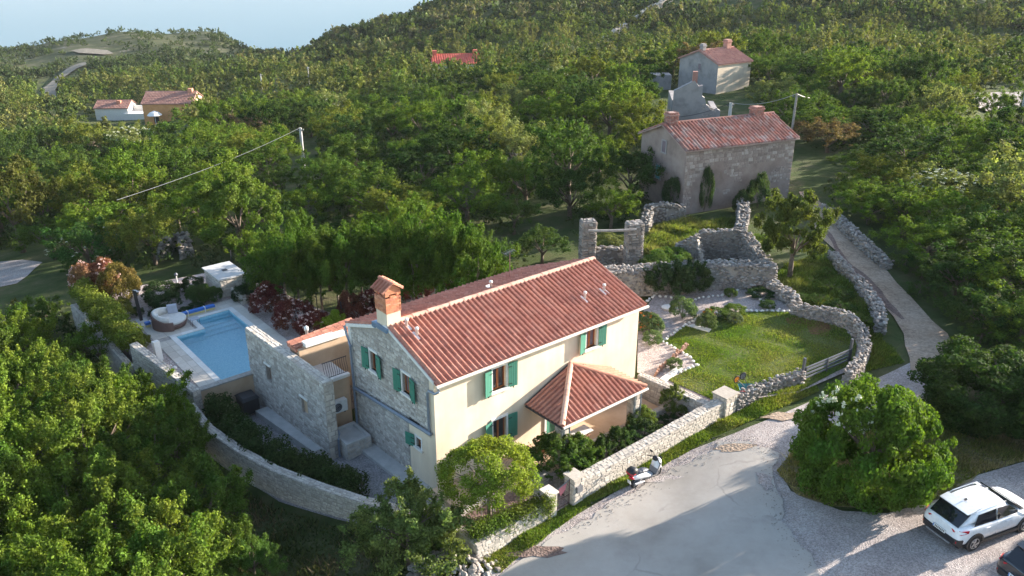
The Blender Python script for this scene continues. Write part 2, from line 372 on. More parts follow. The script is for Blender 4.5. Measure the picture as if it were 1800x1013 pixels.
def ico():
    t = (1+5**.5)/2; v = [(-1, t, 0), (1, t, 0), (-1, -t, 0), (1, -t, 0), (0, -1, t), (0, 1, t), (0, -1, -t), (0, 1, -t), (t, 0, -1), (t, 0, 1), (-t, 0, -1), (-t, 0, 1)]
    f = [(0, 11, 5), (0, 5, 1), (0, 1, 7), (0, 7, 10), (0, 10, 11), (1, 5, 9), (5, 11, 4), (11, 10, 2), (10, 7, 6), (7, 1, 8), (3, 9, 4), (3, 4, 2), (3, 2, 6), (3, 6, 8), (3, 8, 9), (4, 9, 5), (2, 4, 11), (6, 2, 10), (8, 6, 7), (9, 8, 1)]
    v = np.array(v)/math.hypot(1, t); return v, f
IV, IF = ico()
def rock_verts(rs, sx, sy, sz): return IV*(rs.uniform(.68, 1.18, (12, 1)))*np.array([sx, sy, sz])
rs0 = np.random.RandomState(3)
ROCKS = [mesh_from('stone', [tuple(q) for q in rock_verts(np.random.RandomState(i), .5, .5, .5)], IF, M['dry_stone']) for i in range(8)]
def block_mesh(seed, mat):
    rs = np.random.RandomState(seed); j = lambda s: rs.uniform(-s, s)
    # unit block: u,v in 0..1, depth -1..0(face at 0), bevelled front
    b = [(0, 0, -1), (1, 0, -1), (1, 1, -1), (0, 1, -1)]
    m = [(0+j(.05)+.02, 0+j(.06)+.03, -.35), (1+j(.05)-.02, 0+j(.06)+.03, -.35), (1+j(.05)-.02, 1+j(.06)-.03, -.35), (0+j(.05)+.02, 1+j(.06)-.03, -.35)]
    f = [(.10+j(.05), .13+j(.07), j(.2)), (.90+j(.05), .13+j(.07), j(.2)), (.90+j(.05), .87+j(.07), j(.2)), (.10+j(.05), .87+j(.07), j(.2))]
    V = b+m+f; F = [(8, 9, 10, 11)]
    for k in (0, 4):
        for i in range(4): F.append((k+i, k+(i+1) % 4, k+4+(i+1) % 4, k+4+i))
    return V, F
BLK = [block_mesh(i, None) for i in range(10)]
BLKM = {}
def blkmesh(i, key):
    if (i, key) not in BLKM: BLKM[(i, key)] = mesh_from('stone', BLK[i][0], BLK[i][1], M[key])
    return BLKM[(i, key)]
def masonry(parent, O, u, v, n, w, h, mat='stone', sh=(.10, .2), sw=(.16, .38), depth=.05, inside=None, nobj=0, name='stone', hfun=None):
    """stones set in courses on the face O + s*u + t*v; O,u,v,n are world vectors"""
    O, u, v, n = (np.array(q, float) for q in (O, u, v, n)); t = 0.; cells = []
    while t < h-.03:
        ch = min(rnd.uniform(*sh), h-t); s = -rnd.uniform(0, .2)
        while s < w:
            cw = rnd.uniform(*sw); a, b = max(s, 0), min(s+cw, w)
            if b-a > .05:
                tj = t+rnd.uniform(-.02, .02) if t > .05 else t
                hh = ch*rnd.uniform(.9, 1.15)
                if t+hh > h: hh = h-t
                top = hfun(.5*(a+b)) if hfun else h
                if (inside is None or all(inside(aa, bb) for aa in (a, b) for bb in (tj, tj+hh))) and tj+hh < top+.03: cells.append((a, tj, b-a, hh))
            s += cw
        t += ch
    if nobj < len(cells): rnd.shuffle(cells)
    if nobj: cells.sort(key=lambda c: -c[2]*c[3])
    mb = MB()
    for i, (a, b, cw, ch) in enumerate(cells):
        k = rnd.randrange(10); g = .012; dp = depth*rnd.uniform(.7, 1.2)
        o = O+u*(a+g)+v*(b+g)+n*(dp*.5)
        if i < nobj:
            Mx = Matrix.Identity(4)
            for r in range(3): Mx[r][0] = u[r]*(cw-2*g); Mx[r][1] = v[r]*(ch-2*g); Mx[r][2] = n[r]*dp; Mx[r][3] = o[r]
            place(name, blkmesh(k, mat), Mx, parent)
        else:
            Vb, Fb = BLK[k]; mb.add([tuple(o+u*q[0]*(cw-2*g)+v*q[1]*(ch-2*g)+n*q[2]*dp) for q in Vb], Fb if np.dot(np.cross(u, v), n) > 0 else [f[::-1] for f in Fb])
    if mb.f: tag(mb.build(name+'_facing', M[mat], parent), kind='stuff')
def poly_in(poly, x, y):
    c = False; n = len(poly); j = n-1
    for i in range(n):
        xi, yi = poly[i][:2]; xj, yj = poly[j][:2]
        if (yi > y) != (yj > y) and x < (xj-xi)*(y-yi)/(yj-yi+1e-12)+xi: c = not c
        j = i
    return c
def resample(pts, step, jit=0., closed=True):
    out = []; n = len(pts); m = n if closed else n-1
    for i in range(m):
        a, b = np.array(pts[i][:2]), np.array(pts[(i+1) % n][:2]); L = np.linalg.norm(b-a); k = max(1, int(L/step)); nn = np.array([-(b-a)[1], (b-a)[0]])/max(L, 1e-6)
        for j in range(k): out.append(tuple(a+(b-a)*j/k+nn*(rnd.uniform(-jit, jit) if j else 0)))
    if not closed: out.append(tuple(pts[-1][:2]))
    return out
import bmesh
def drape(name, poly, mat, off, z=None, step=1.5, jit=.0, parent=None, kind='structure', grid=1.2):
    """a sheet following the terrain inside a world polygon; z fixes the height instead"""
    pts = resample(poly, step, jit) if jit else [tuple(p[:2]) for p in poly]
    bm = bmesh.new(); f = bm.faces.new([bm.verts.new((p[0], p[1], 0)) for p in pts])
    xs = [p[0] for p in pts]; ys = [p[1] for p in pts]
    if z is None:
        x = math.floor(min(xs)/grid)*grid+grid
        while x < max(xs): bmesh.ops.bisect_plane(bm, geom=bm.verts[:]+bm.edges[:]+bm.faces[:], plane_co=(x, 0, 0), plane_no=(1, 0, 0)); x += grid
        y = math.floor(min(ys)/grid)*grid+grid
        while y < max(ys): bmesh.ops.bisect_plane(bm, geom=bm.verts[:]+bm.edges[:]+bm.faces[:], plane_co=(0, y, 0), plane_no=(0, 1, 0)); y += grid
    bmesh.ops.triangulate(bm, faces=bm.faces[:])
    for v in bm.verts: v.co.z = (T(v.co.x, v.co.y)+off) if z is None else z
    bm.normal_update()
    for f in bm.faces:
        if f.normal.z < 0: f.normal_flip()
    me = bpy.data.meshes.new(name); bm.to_mesh(me); bm.free(); me.materials.append(mat)
    me.polygons.foreach_set('use_smooth', [True]*len(me.polygons))
    o = bpy.data.objects.new(name, me); COL.objects.link(o); ROOTM[o.name] = Matrix.Identity(4)
    if parent is not None:
        o.parent = parent; o.matrix_basis = ROOTM[parent.name].inverted()
    elif kind: o['kind'] = kind
    return o
def GP(pts, off=0.): return [G(x, y) for x, y in pts]
def PP(pts, z): return [P(x, y, z) for x, y in pts]
# ================================================================== SETTING
TAZ[:] = [math.atan2(.94*(k-900)/FOC, 1.0) for k in TK]
def make_ground():
    az = list(np.radians(np.arange(-48, 48.01, .5))); az += list(np.radians(np.arange(54, 312, 6)))
    rr = [.5, 4, 9, 14]; r = 16.
    while r < 4000: rr.append(r); r += .55 if r < 95 else max(.8, r*.03)
    rr.append(4000.); A, Rr = np.meshgrid(az, rr); X = Rr*np.sin(A); Y = Rr*np.cos(A); Z = Tn(X, Y)
    n = len(az); m = len(rr); V = np.stack([X, Y, Z], -1).reshape(-1, 3)
    F = [(i*n+j, i*n+(j+1) % n, (i+1)*n+(j+1) % n, (i+1)*n+j) for i in range(m-1) for j in range(n)]
    F = [f[::-1] for f in F]
    me = mesh_from('ground', V.tolist(), F, M['ground'], None, True); o = bpy.data.objects.new('ground', me); COL.objects.link(o)
    # the middle cap
    o['kind'] = 'structure'; return o
make_ground()
mb = MB(); mb.obox((-4300, -4300, -150), (8600, 0, 0), (0, 8600, 0), (0, 0, .01)); tag(mb.build('sea', M['sea']), kind='structure')
hz = MB(); hz.box(-4500, 4500, -4500, 4500, -172, 50); hm = bpy.data.materials.new('haze_air'); hm.use_nodes = True; nt = hm.node_tree
nt.nodes.clear(); vo = nt.nodes.new('ShaderNodeVolumePrincipled'); ou = nt.nodes.new('ShaderNodeOutputMaterial')
vo.inputs['Color'].default_value = (.88, .93, 1, 1); vo.inputs['Density'].default_value = .00007; vo.inputs['Anisotropy'].default_value = 0
nt.links.new(vo.outputs[0], ou.inputs['Volume']); ho = hz.build('haze', hm); ho['kind'] = 'stuff'

# street and tracks
drape('gravel_yard', [P(600, 1300, 0)[:2]]+[G(x, y)[:2] for x, y in [(830, 1013), (920, 962), (1000, 915), (1110, 852), (1200, 800), (1290, 765), (1360, 735), (1425, 708), (1470, 690), (1560, 660), (1600, 640), (1680, 655), (1660, 700), (1600, 740), (1400, 800), (1370, 830), (1390, 865), (1480, 900), (1560, 905), (1650, 880), (1720, 838), (1800, 815)]]+[G(2200, 800)[:2], G(2300, 1400)[:2]], M['gravel'], .03, jit=.18)
drape('concrete_slab', [P(700, 1350, 0)[:2]]+[G(x, y)[:2] for x, y in [(880, 1013), (930, 978), (1010, 930), (1100, 875), (1180, 825), (1245, 800), (1262, 780), (1315, 778), (1330, 790), (1370, 800), (1368, 815), (1358, 835), (1362, 860), (1375, 895), (1372, 920), (1395, 950), (1425, 975), (1440, 1013)]]+[G(1450, 1350)[:2]], M['slab'], .06, jit=.16, step=.4)
drape('dirt_track', [G(x, y)[:2] for x, y in [(1600, 655), (1590, 610), (1588, 590), (1570, 560), (1530, 510), (1480, 455), (1442, 420), (1425, 395), (1413, 362), (1404, 340), (1422, 338), (1440, 355), (1470, 395), (1500, 430), (1560, 480), (1620, 545), (1665, 590), (1675, 615), (1672, 660)]], M['dirt'], .07, jit=.12)
drape('track_grass_strip', [G(x, y)[:2] for x, y in [(1448, 410), (1454, 408), (1478, 445), (1500, 470), (1530, 495), (1575, 545), (1590, 565), (1584, 566), (1560, 545), (1520, 505), (1470, 450)]], M['soil'], .085, jit=.12, step=.8)
drape('hill_road', [G(x, y)[:2] for x, y in [(80, 172), (76, 158), (95, 142), (118, 124), (135, 116), (150, 112), (156, 116), (135, 124), (108, 142), (98, 160), (100, 176)]], M['pale_dirt'], .5)
drape('hill_clearing', [G(x, y)[:2] for x, y in [(125, 92), (150, 88), (190, 92), (200, 97), (185, 99), (140, 97)]], M['pale_dirt'], .6)
drape('left_gravel_path', [G(x, y)[:2] for x, y in [(-60, 500), (-60, 470), (0, 462), (40, 458), (75, 462), (60, 475), (30, 500), (0, 506), (-20, 508)]], M['gravel'], .05, jit=.15)
drape('right_clearing', [G(x, y)[:2] for x, y in [(1712, 168), (1800, 166), (1860, 170), (1850, 192), (1790, 196), (1735, 200), (1712, 190)]], M['gravel'], .3)
# service yard, planting beds and the patio
drape('yard_gravel', [W(*p)[:2] for p in [(-.35, .4), (-.35, 7.2), (-1.5, 7.2), (-1.9, 13.4), (-5.6, 13.4), (-5.55, 8.5), (-4.9, 5.0), (-3.9, 2.6), (-2.7, 0), (-1.2, -2), (0.2, -1.6)]], M['yard_gravel'], .05, jit=.0)
mb = MB(True); mb.prism([(-.62, .55), (.12, .55), (.12, 6.4), (-.62, 6.4)], -1, [.06, .06, -.24, -.24]); tag(mb.build('gable_pavement', M['concrete']), kind='structure')
mb = MB(True); mb.prism([(-2.35, 6.7), (-1.75, 6.7), (-2.15, 12.0), (-2.8, 12.0)], -1, [-.22, -.22, -.36, -.36]); tag(mb.build('yard_pavement', M['concrete']), kind='structure')
# raised patio
mb = MB(True); mb.box(-.2, 12.0, -1.9, .35, -.6, .33); patio = mb.build('patio', M['tan_stucco']); tag(patio, kind='structure')
drape('planting_bed', [W(*p)[:2] for p in [(3.8, -3.55), (3.8, -1.9), (12.3, -1.9), (12.4, -3.6)]], M['garden_gravel'], .0, z=.30)
drape('entrance_path', [W(*p)[:2] for p in [(2.75, -3.95), (3.75, -3.95), (3.75, -1.9), (1.2, -1.9), (1.2, -2.1), (2.75, -2.1)]], M['garden_gravel'], .0, z=.26)
drape('tree_bed', [W(*p)[:2] for p in [(-1.0, -3.6), (2.5, -3.6), (2.5, -2.15), (-1.0, -2.15)]], M['soil'], 0, z=.62)

# raised pool garden
PZ = .9
mb = MB(True); mb.prism([(-6.0, 18.4), (-5.0, 13.55), (-3.72, 13.55), (-3.72, 20.1), (-2.1, 20.1), (-2.1, 21.72), (.05, 21.72), (.05, 13.55), (-1.5, 13.55), (-1.2, 9.2), (13.0, 9.2), (13, 17), (4.6, 17), (3.9, 20), (3.2, 25.5), (2.6, 28.2), (-3, 28.9), (-6.4, 28.0)], -1.6, PZ)
tag(mb.build('pool_terrace', M['garden_gravel']), kind='structure')
dk = MB(True); dk.box(-4.78, -3.72, 13.55, 23.1, PZ+.004, PZ+.012); dk.box(-3.72, -2.1, 20.1, 23.1, PZ+.004, PZ+.012); dk.box(-2.1, .06, 21.72, 23.1, PZ+.004, PZ+.012); dk.box(.06, .88, 13.55, 23.1, PZ+.004, PZ+.012)
deck = dk.build('pool_deck', M['mortar']); tag(deck, kind='structure')
pv = MB(); pv.box(.01, .99, .01, .99, 0, 1); pme = mesh_from('paver', pv.v, pv.f, M['paver'])
def pave(x0, x1, y0, y1, lx, ly, skip=None):
    x = x0; r = 0
    nx = max(1, round((x1-x0)/lx)); ny = max(1, round((y1-y0)/ly)); ax = (x1-x0)/nx; ay = (y1-y0)/ny
    for i in range(nx):
        for j in range(ny):
            o = W(x0+i*ax, y0+j*ay, PZ+.012)
            Mx = Matrix.Translation(o) @ Matrix.Rotation(YAW, 4, 'Z') @ Matrix.Diagonal((ax, ay, .022+rnd.uniform(0, .004), 1))
            place('paver', pme, Mx, deck)
pave(-4.78, -3.84, 13.6, 19.9, .47, .8); pave(-4.78, -2.5, 20.36, 23.1, .8, .46); pave(-2.5, -.3, 22.0, 23.1, .8, .38); pave(.3, .88, 13.6, 22.0, .6, .8); pave(-.3, .88, 22.0, 23.1, .6, .55); pave(-3.84, -2.5, 20.36, 20.36+.01, 9, 9) if False else None
# pool basin: floor, walls, alcove steps, coping
pool = thing('swimming_pool', W(-1.8, 16.8, PZ-1.5), 'L-shaped blue mosaic swimming pool with white coping, sunk in the terrace', 'pool', YAW)
mb = MB(True); B = PZ-1.35
def wall4(x0, x1, y0, y1, zb, zt, mb=mb):
    pass
mb.box(-3.75, .08, 13.5, 21.75, B-.1, B)
mb.add([(-3.7, 13.6, B), (-3.7, 20.08, B), (-3.7, 20.08, PZ), (-3.7, 13.6, PZ)], [(3, 2, 1, 0)])
mb.add([(-3.7, 20.08, B), (-2.08, 20.08, B), (-2.08, 20.08, PZ), (-3.7, 20.08, PZ)], [(3, 2, 1, 0)])
mb.add([(.03, 13.6, B), (.03, 21.7, B), (.03, 21.7, PZ), (.03, 13.6, PZ)], [(0, 1, 2, 3)])
mb.add([(-2.08, 20.08, B), (-2.08, 21.7, B), (-2.08, 21.7, PZ), (-2.08, 20.08, PZ)], [(3, 2, 1, 0)])
mb.add([(-2.08, 21.7, B), (.03, 21.7, B), (.03, 21.7, PZ), (-2.08, 21.7, PZ)], [(3, 2, 1, 0)])
mb.add([(-3.7, 13.6, B), (.03, 13.6, B), (.03, 13.6, PZ), (-3.7, 13.6, PZ)], [(0, 1, 2, 3)])
mb.build('basin', M['mosaic'], pool)
for k in range(4):
    mb = MB(True); mb.box(-2.08, .03, 20.3+k*.36, 21.7, B+k*.26, B+(k+1)*.26); mb.build('step', M['mosaic'], pool)
cp = MB(); cp.box(.006, .994, .006, .994, 0, 1); cme = mesh_from('coping_stone', cp.v, cp.f, M['coping'])
def coping(x0, x1, y0, y1):
    lx, ly = x1-x0, y1-y0; n = max(1, round(max(lx, ly)/.62)); ax, ay = (lx/n, 0) if lx > ly else (0, ly/n)
    for i in range(n):
        Mx = Matrix.Translation(W(x0+ax*i, y0+ay*i, PZ+.008)) @ Matrix.Rotation(YAW, 4, 'Z') @ Matrix.Diagonal((ax or lx, ay or ly, .045, 1)); place('coping_stone', cme, Mx, pool)
coping(-3.96, -3.66, 13.75, 20.06); coping(-3.96, -2.04, 20.06, 20.34); coping(-2.34, -2.04, 20.34, 21.68); coping(-2.34, .3, 21.68, 21.96); coping(0, .3, 13.6, 21.68)
mb = MB(True); mb.box(-3.69, .02, 13.62, 20.07, PZ-.16, PZ-.158); mb.box(-2.07, .02, 20.07, 21.69, PZ-.16, PZ-.158); 
mb = MB(True); z = PZ-.14; mb.add([(-3.69, 13.61, z), (.02, 13.61, z), (.02, 20.07, z), (-3.69, 20.07, z)], [(0, 1, 2, 3)]); mb.add([(-2.07, 20.07, z), (.02, 20.07, z), (.02, 21.69, z), (-2.07, 21.69, z)], [(0, 1, 2, 3)])
mb.build('water', M['water'], pool)

# garden lawn platform right of the house
LZ = 1.08
lawn_poly = [P(x, y, LZ)[:2] for x, y in [(1120, 655), (1122, 560), (1150, 520), (1230, 515), (1310, 500), (1370, 508), (1400, 545), (1430, 548), (1490, 560), (1520, 590), (1515, 625), (1490, 652), (1403, 690), (1330, 700), (1262, 716)]]
drape('garden_ground', lawn_poly, M['garden_gravel'], 0, z=LZ)
lawn_edge = [P(x, y, LZ)[:2] for x, y in [(1172, 668), (1225, 645), (1215, 628), (1165, 600), (1185, 590), (1200, 575), (1235, 572), (1275, 553), (1330, 548), (1400, 550), (1470, 556), (1500, 575), (1508, 605), (1498, 640), (1403, 688), (1330, 697), (1268, 712), (1240, 698)]]
drape('lawn', lawn_edge, M['grass_base'], 0, z=LZ+.02, jit=.06, step=.7)
drape('bare_red_soil', [P(x, y, LZ)[:2] for x, y in [(1380, 560), (1405, 556), (1440, 562), (1462, 578), (1455, 592), (1425, 588), (1418, 572), (1385, 570)]], M['redsoil'], 0, z=LZ+.028, jit=.15, step=.4)
# ================================================================== MAIN HOUSE
HZ = W(0, 0, 0)
house = thing('main_house', W(.1, .3, 0), 'cream and stone house with green shutters and red tiled roof beside the pool', 'house', YAW)
X0, X1, Y0, Y1, ZE, ZR, YR = .1, 11.9, .3, 6.95, 5.28, 6.42, 3.6
ex = np.array([*EX, 0.]); gy = np.array([*GY, 0.]); up = np.array([0, 0, 1.])
def wallholes(mb, s0, s1, z0, z1, holes, f):
    """rectangular wall with holes: f(s,z)->(x,y,z); holes (sa,sb,za,zb)"""
    xs = sorted({s0, s1, *[h[0] for h in holes], *[h[1] for h in holes]}); zs = sorted({z0, z1, *[h[2] for h in holes], *[h[3] for h in holes]})
    for a, b in zip(xs, xs[1:]):
        for c, d in zip(zs, zs[1:]):
            m = ((a+b)/2, (c+d)/2)
            if any(h[0] < m[0] < h[1] and h[2] < m[1] < h[3] for h in holes): continue
            mb.add([f(a, c), f(b, c), f(b, d), f(a, d)], [(0, 1, 2, 3)])
    for h in holes:
        dpt = .22
        for (a, c), (b, d) in (((h[0], h[2]), (h[1], h[2])), ((h[1], h[2]), (h[1], h[3])), ((h[1], h[3]), (h[0], h[3])), ((h[0], h[3]), (h[0], h[2]))):
            mb.add([f(a, c), f(b, d), f(b, d, dpt), f(a, c, dpt)], [(0, 1, 2, 3)])
FW = [(2.98, 3.72, 3.78, 4.86), (8.39, 9.06, 4.0, 5.02), (2.98, 3.72, 1.28, 2.36), (6.05, 6.95, .34, 2.25)]
GW = [(4.66, 5.2, 3.84, 4.78), (2.03, 2.62, 3.84, 4.78), (1.4, 1.78, 1.6, 2.08)]
mb = MB(True)
wallholes(mb, X0, X1, -1, ZE, FW, lambda s, z, d=0: (s, Y0+d, z))
mb.add([(X1, Y0, -1), (X1, Y1, -1), (X1, Y1, ZE), (X1, YR, ZR), (X1, Y0, ZE)], [(0, 1, 2, 3, 4)])
mb.add([(X0, Y1, -1), (X1, Y1, -1), (X1, Y1, ZE), (X0, Y1, ZE)], [(3, 2, 1, 0)])
mb.build('stucco_wall', M['stucco'], house)
mb = MB(True)
wallholes(mb, Y0, Y1, -1, ZE, GW, lambda s, z, d=0: (X0+d, s, z))
mb.add([(X0, Y1, ZE), (X0, YR, ZR), (X0, Y0, ZE)], [(0, 1, 2)])
gw = mb.build('gable_wall', M['mortar'], house)
STX = lambda s, z: (s < 2.28 and z < 2.55) or s < .62
inG = lambda s, z: not STX(s, z) and all(not (h[0]-.02 < s < h[1]+.02 and h[2]-.02 < z < h[3]+.02) for h in GW)
fac = gw
def gable_in(s, t):
    y = Y1-s; z = t-1
    lim = ZE+(ZR-ZE)*(1-abs(y-YR)/(YR-Y0)) if y < YR else ZE+(ZR-ZE)*(Y1-y)/(Y1-YR)
    return inG(y, z) and z < lim-.12
masonry(fac, W(X0, Y1, -1), -gy, up, -ex, Y1-Y0, ZR+1, 'stone', inside=gable_in, depth=.05)
mb = MB(True)   # plaster areas and quoin strips, proud of the mortar
mb.box(X0-.035, X0, Y0, 1.36, -1, 2.55); mb.box(X0-.035, X0, 1.82, 2.28, -1, 2.55); mb.box(X0-.035, X0, 1.36, 1.82, -1, 1.56); mb.box(X0-.035, X0, 1.36, 1.82, 2.12, 2.55); mb.box(X0-.035, X0, Y0, .62, 2.55, ZE)
mb.build('gable_plaster', M['stucco'], house)
mb = MB(True); mb.box(X0-.06, X0, Y1-.18, Y1+.05, 2.0, ZE); mb.build('corner_strip', M['white'], house)
# white cornice bands under the roof
mb = MB(True); mb.obox((-.02, Y1+.12, ZE-.04), (.24, 0, 0), (0, YR-Y1-.12, ZR-ZE+.03), (0, 0, .15)); mb.build('verge_board', M['white'], house)
mb = MB(True); mb.obox((-.02, YR, ZR-.01), (.24, 0, 0), (0, Y0-.12-YR, ZE-ZR-.04), (0, 0, .15)); mb.build('verge_board', M['white'], house)
mb = MB(True); mb.obox((11.78, YR, ZR-.01), (.24, 0, 0), (0, Y0-.12-YR, ZE-ZR-.04), (0, 0, .13)); mb.build('verge_board', M['white'], house)
mb = MB(True); mb.box(X0, X1, Y0-.12, Y0+.02, ZE-.14, ZE+.0); mb.build('eaves_cornice', M['white'], house)
# roof
RX0, RX1, RY0, RY1 = 0.0, 12.05, 0.0, 7.15
SL = (ZR-ZE)/(YR-Y0); ZB = ZR-SL*(YR-RY0)+.12; ZRR = ZR+.12; ZC = ZRR-SL*(RY1-YR)
mb = MB(True)
mb.add([(RX0, RY0, ZB), (RX1, RY0, ZB), (RX1, YR, ZRR), (RX0, YR, ZRR), (RX0, RY0, ZB-.06), (RX1, RY0, ZB-.06), (RX1, YR, ZRR-.06), (RX0, YR, ZRR-.06)], [(0, 1, 2, 3), (7, 6, 5, 4), (0, 4, 5, 1), (1, 5, 6, 2), (3, 7, 4, 0)])
RB = 10.6
mb.add([(RX0, RY1, ZC), (RX0, YR, ZRR), (RX1, YR, ZRR), (RB, RY1, ZC), (RX0, RY1, ZC-.06), (RX0, YR, ZRR-.06), (RX1, YR, ZRR-.06), (RB, RY1, ZC-.06)], [(0, 1, 2, 3), (7, 6, 5, 4), (0, 4, 5, 1), (2, 6, 7, 3), (3, 7, 4, 0)])
roof = mb.build('roof', M['tile'], house)
def tile_profile(p=.25, l=.40, th=.018):
    # one tile: channel on the left, barrel on the right; x across, y up the slope, z out
    xs = [0, .05, .10, .125, .165, .205, .23]; zs = [.012, .0, .008, .075, .105, .085, .012]
    V = [(x*p/.25, 0, z) for x, z in zip(xs, zs)]+[(x*p/.25, l, z-.012) for x, z in zip(xs, zs)]+[(x*p/.25, 0, z-th) for x, z in zip(xs, zs)]
    F = [(i, i+1, 8+i, 7+i) for i in range(6)]+[(14+i, 15+i, i+1, i) for i in range(6)]
    F.append((2, 3, 4, 5, 6, 20, 16)); return V, F[:-1]
TV_, TF_ = tile_profile()
TMESH = {}
def tmesh(key, sx, ly):
    k = (key, round(sx, 3), round(ly, 3))
    if k not in TMESH: TMESH[k] = mesh_from('tile', [(x*sx, y*ly/.40, z) for x, y, z in TV_], TF_, M[key])
    return TMESH[k]
def tile_roof(parent, O, u, v, w, l, key, pitch=.25, exp=.36, keep=None, nobj=300, score=None, jit=.004):
    u, v = np.array(u, float), np.array(v, float); n = np.cross(u, v); nu = round(w/pitch); nv = math.ceil(l/exp); pu = w/nu; ev = l/nv; cells = []
    for i in range(nu):
        for j in range(nv):
            s, t = i*pu, j*ev
            if keep and not keep(s+pu/2, t+ev/2): continue
            cells.append((s, t))
    if score: cells.sort(key=score)
    me = tmesh(key, pu/.25, ev*1.12); mb = MB(); O = np.array(O, float)
    for k, (s, t) in enumerate(cells):
        o = O+u*s+v*(t-.02)+n*(.012+rnd.uniform(-jit, jit)); r = rnd.uniform(-.012, .012)
        uu = u+v*r*.5; tl = n*.03
        if k < nobj:
            Mx = Matrix.Identity(4)
            for q in range(3): Mx[q][0] = uu[q]; Mx[q][1] = v[q]-tl[q]; Mx[q][2] = n[q]; Mx[q][3] = o[q]+tl[q]
            place('tile', me, Mx, parent)
        else:
            mb.add([tuple(o+tl+uu*x*pu/.25+(v-tl)*(y*ev*1.12/.40)+n*z) for x, y, z in TV_], TF_)
    return mb
c_, s_ = math.cos(math.atan(SL)), math.sin(math.atan(SL))
vF = gy*c_+up*s_; vB = -gy*c_+up*s_
m1 = tile_roof(roof, W(RX0, RY0-.02, ZB-.006), ex, vF, RX1-RX0, (YR-RY0)/c_, 'tile', score=lambda c: c[0]+c[1]*1.0)
m2 = tile_roof(roof, W(RX1, RY1+.02, ZC-.006), -ex, vB, RX1-RX0, (RY1-YR)/c_, 'tile', nobj=0, keep=lambda s, t: s > (RX1-RB)*(1-t/3.75))
m1.add(m2.v, m2.f); tag(m1.build('tile_field', M['tile'], roof), kind='stuff')
rt = MB(); prof = [(.13*math.cos(a), .13*math.sin(a)*.8) for a in np.linspace(0, math.pi, 7)]
rt.add([(0, x, z) for x, z in prof]+[(1, x*.93, z*.93) for x, z in prof]+[(0, x*.85, z*.8-.01) for x, z in prof], [(i, i+1, 8+i, 7+i)[::-1] for i in range(6)]+[(14+i, 15+i, i+1, i)[::-1] for i in range(6)])
rme = mesh_from('ridge_tile', rt.v, rt.f, M['ridge_tile']); rme2 = mesh_from('ridge_tile', rt.v, rt.f, M['porch_tile'])
def ridge(parent, a, b, me=rme, step=.38, nm='ridge_tile', wsc=1.):
    a, b = Vector(a), Vector(b); d = b-a; n = max(1, round(d.length/step)); q = d.to_track_quat('X', 'Z').to_matrix().to_4x4()
    for i in range(n):
        Mx = Matrix.Translation(a+d*i/n+Vector((0, 0, rnd.uniform(-.006, .006)))) @ q @ Matrix.Diagonal((d.length/n*1.08, wsc, wsc, 1)); place(nm, me, Mx, parent)
ridge(roof, W(.55, YR, ZRR+.03), W(RX1, YR, ZRR+.03), wsc=1.15)
# gutters and pipes
mb = MB(True); mb.tube([(-.05, -.08, ZB-.05), (12.1, -.08, ZB-.07)], .07, 8); mb.build('gutter', M['gutter'], house)
mb = MB(True); mb.tube([(.0, -.08, ZB-.06), (.05, -.08, ZB-.28), (-.02, .1, ZB-.42), (-.04, .52, ZB-.45), (-.04, .60, ZB-.55), (-.04, .60, 2.86)], .055, 8); mb.build('downpipe', M['zinc'], house)
mb = MB(True); mb.tube([(-.06, .45, 2.86), (-.06, 6.7, 2.28)], .075, 8); mb.build('collector_pipe', M['zinc'], house)
mb = MB(True); mb.tube([(0, 7.2, ZC-.08), (-.02, 7.05, ZC-.45), (-.06, 6.72, ZC-.85), (-.06, 6.68, 2.3), (-.06, 6.66, .42), (-.2, 6.55, .33)], .06, 8); mb.build('downpipe', M['zinc'], house)
for z in (4.4, 3.5): 
    mb = MB(True); mb.tube([(-.06, 6.70-.02, z), (-.06, 6.68, z+.05)], .075, 8); mb.build('pipe_clip', M['zinc'], house)
mb = MB(True); mb.box(.02, .1, 1.5, 2.2, 2.72, 2.80); mb.build('wall_slot', M['black'], house)
# windows and shutters
def window(axis, s0, s1, z0, z1, blind=False, doorlike=False, mull=True):
    f = (lambda s, z, d: (s, Y0+d, z)) if axis == 'g' else (lambda s, z, d: (X0+d, s, z))
    def bx(mb, a, b, c, d, d0, d1):
        p, q = f(a, c, d0), f(b, d, d1); mb.box(min(p[0], q[0]), max(p[0], q[0]), min(p[1], q[1]), max(p[1], q[1]), min(p[2], q[2]), max(p[2], q[2]))
    t = .055; mb = MB(True)
    bx(mb, s0, s0+t, z0, z1, .10, .17); bx(mb, s1-t, s1, z0, z1, .10, .17); bx(mb, s0+t, s1-t, z1-t, z1, .10, .17); bx(mb, s0+t, s1-t, z0, z0+t, .10, .17)
    if mull: bx(mb, (s0+s1)/2-t*.7, (s0+s1)/2+t*.7, z0+t, z1-t, .09, .17)
    w = mb.build('window_frame', M['wood'], house)
    mm = (s0+s1)/2
    for a, b in (((s0+t, mm-t*.7), (mm+t*.7, s1-t)) if mull else ((s0+t, s1-t),)):
        mb = MB(True); bx(mb, a, b, z0+t, z1-t, .14, .15); mb.build('pane', M['curtain'] if blind else M['glass'], w)
    mb = MB(True); o = .085
    bx(mb, s0-o, s1+o, z1, z1+.1, -.055, .02); bx(mb, s0-o, s0, z0, z1, -.055, .02); bx(mb, s1, s1+o, z0, z1, -.055, .02)
    mb.build('window_surround', M['white'], house)
    if not doorlike:
        mb = MB(True); bx(mb, s0-.12, s1+.12, z0-.09, z0, -.12, .1); mb.build('window_sill', M['white'], house)
    return w
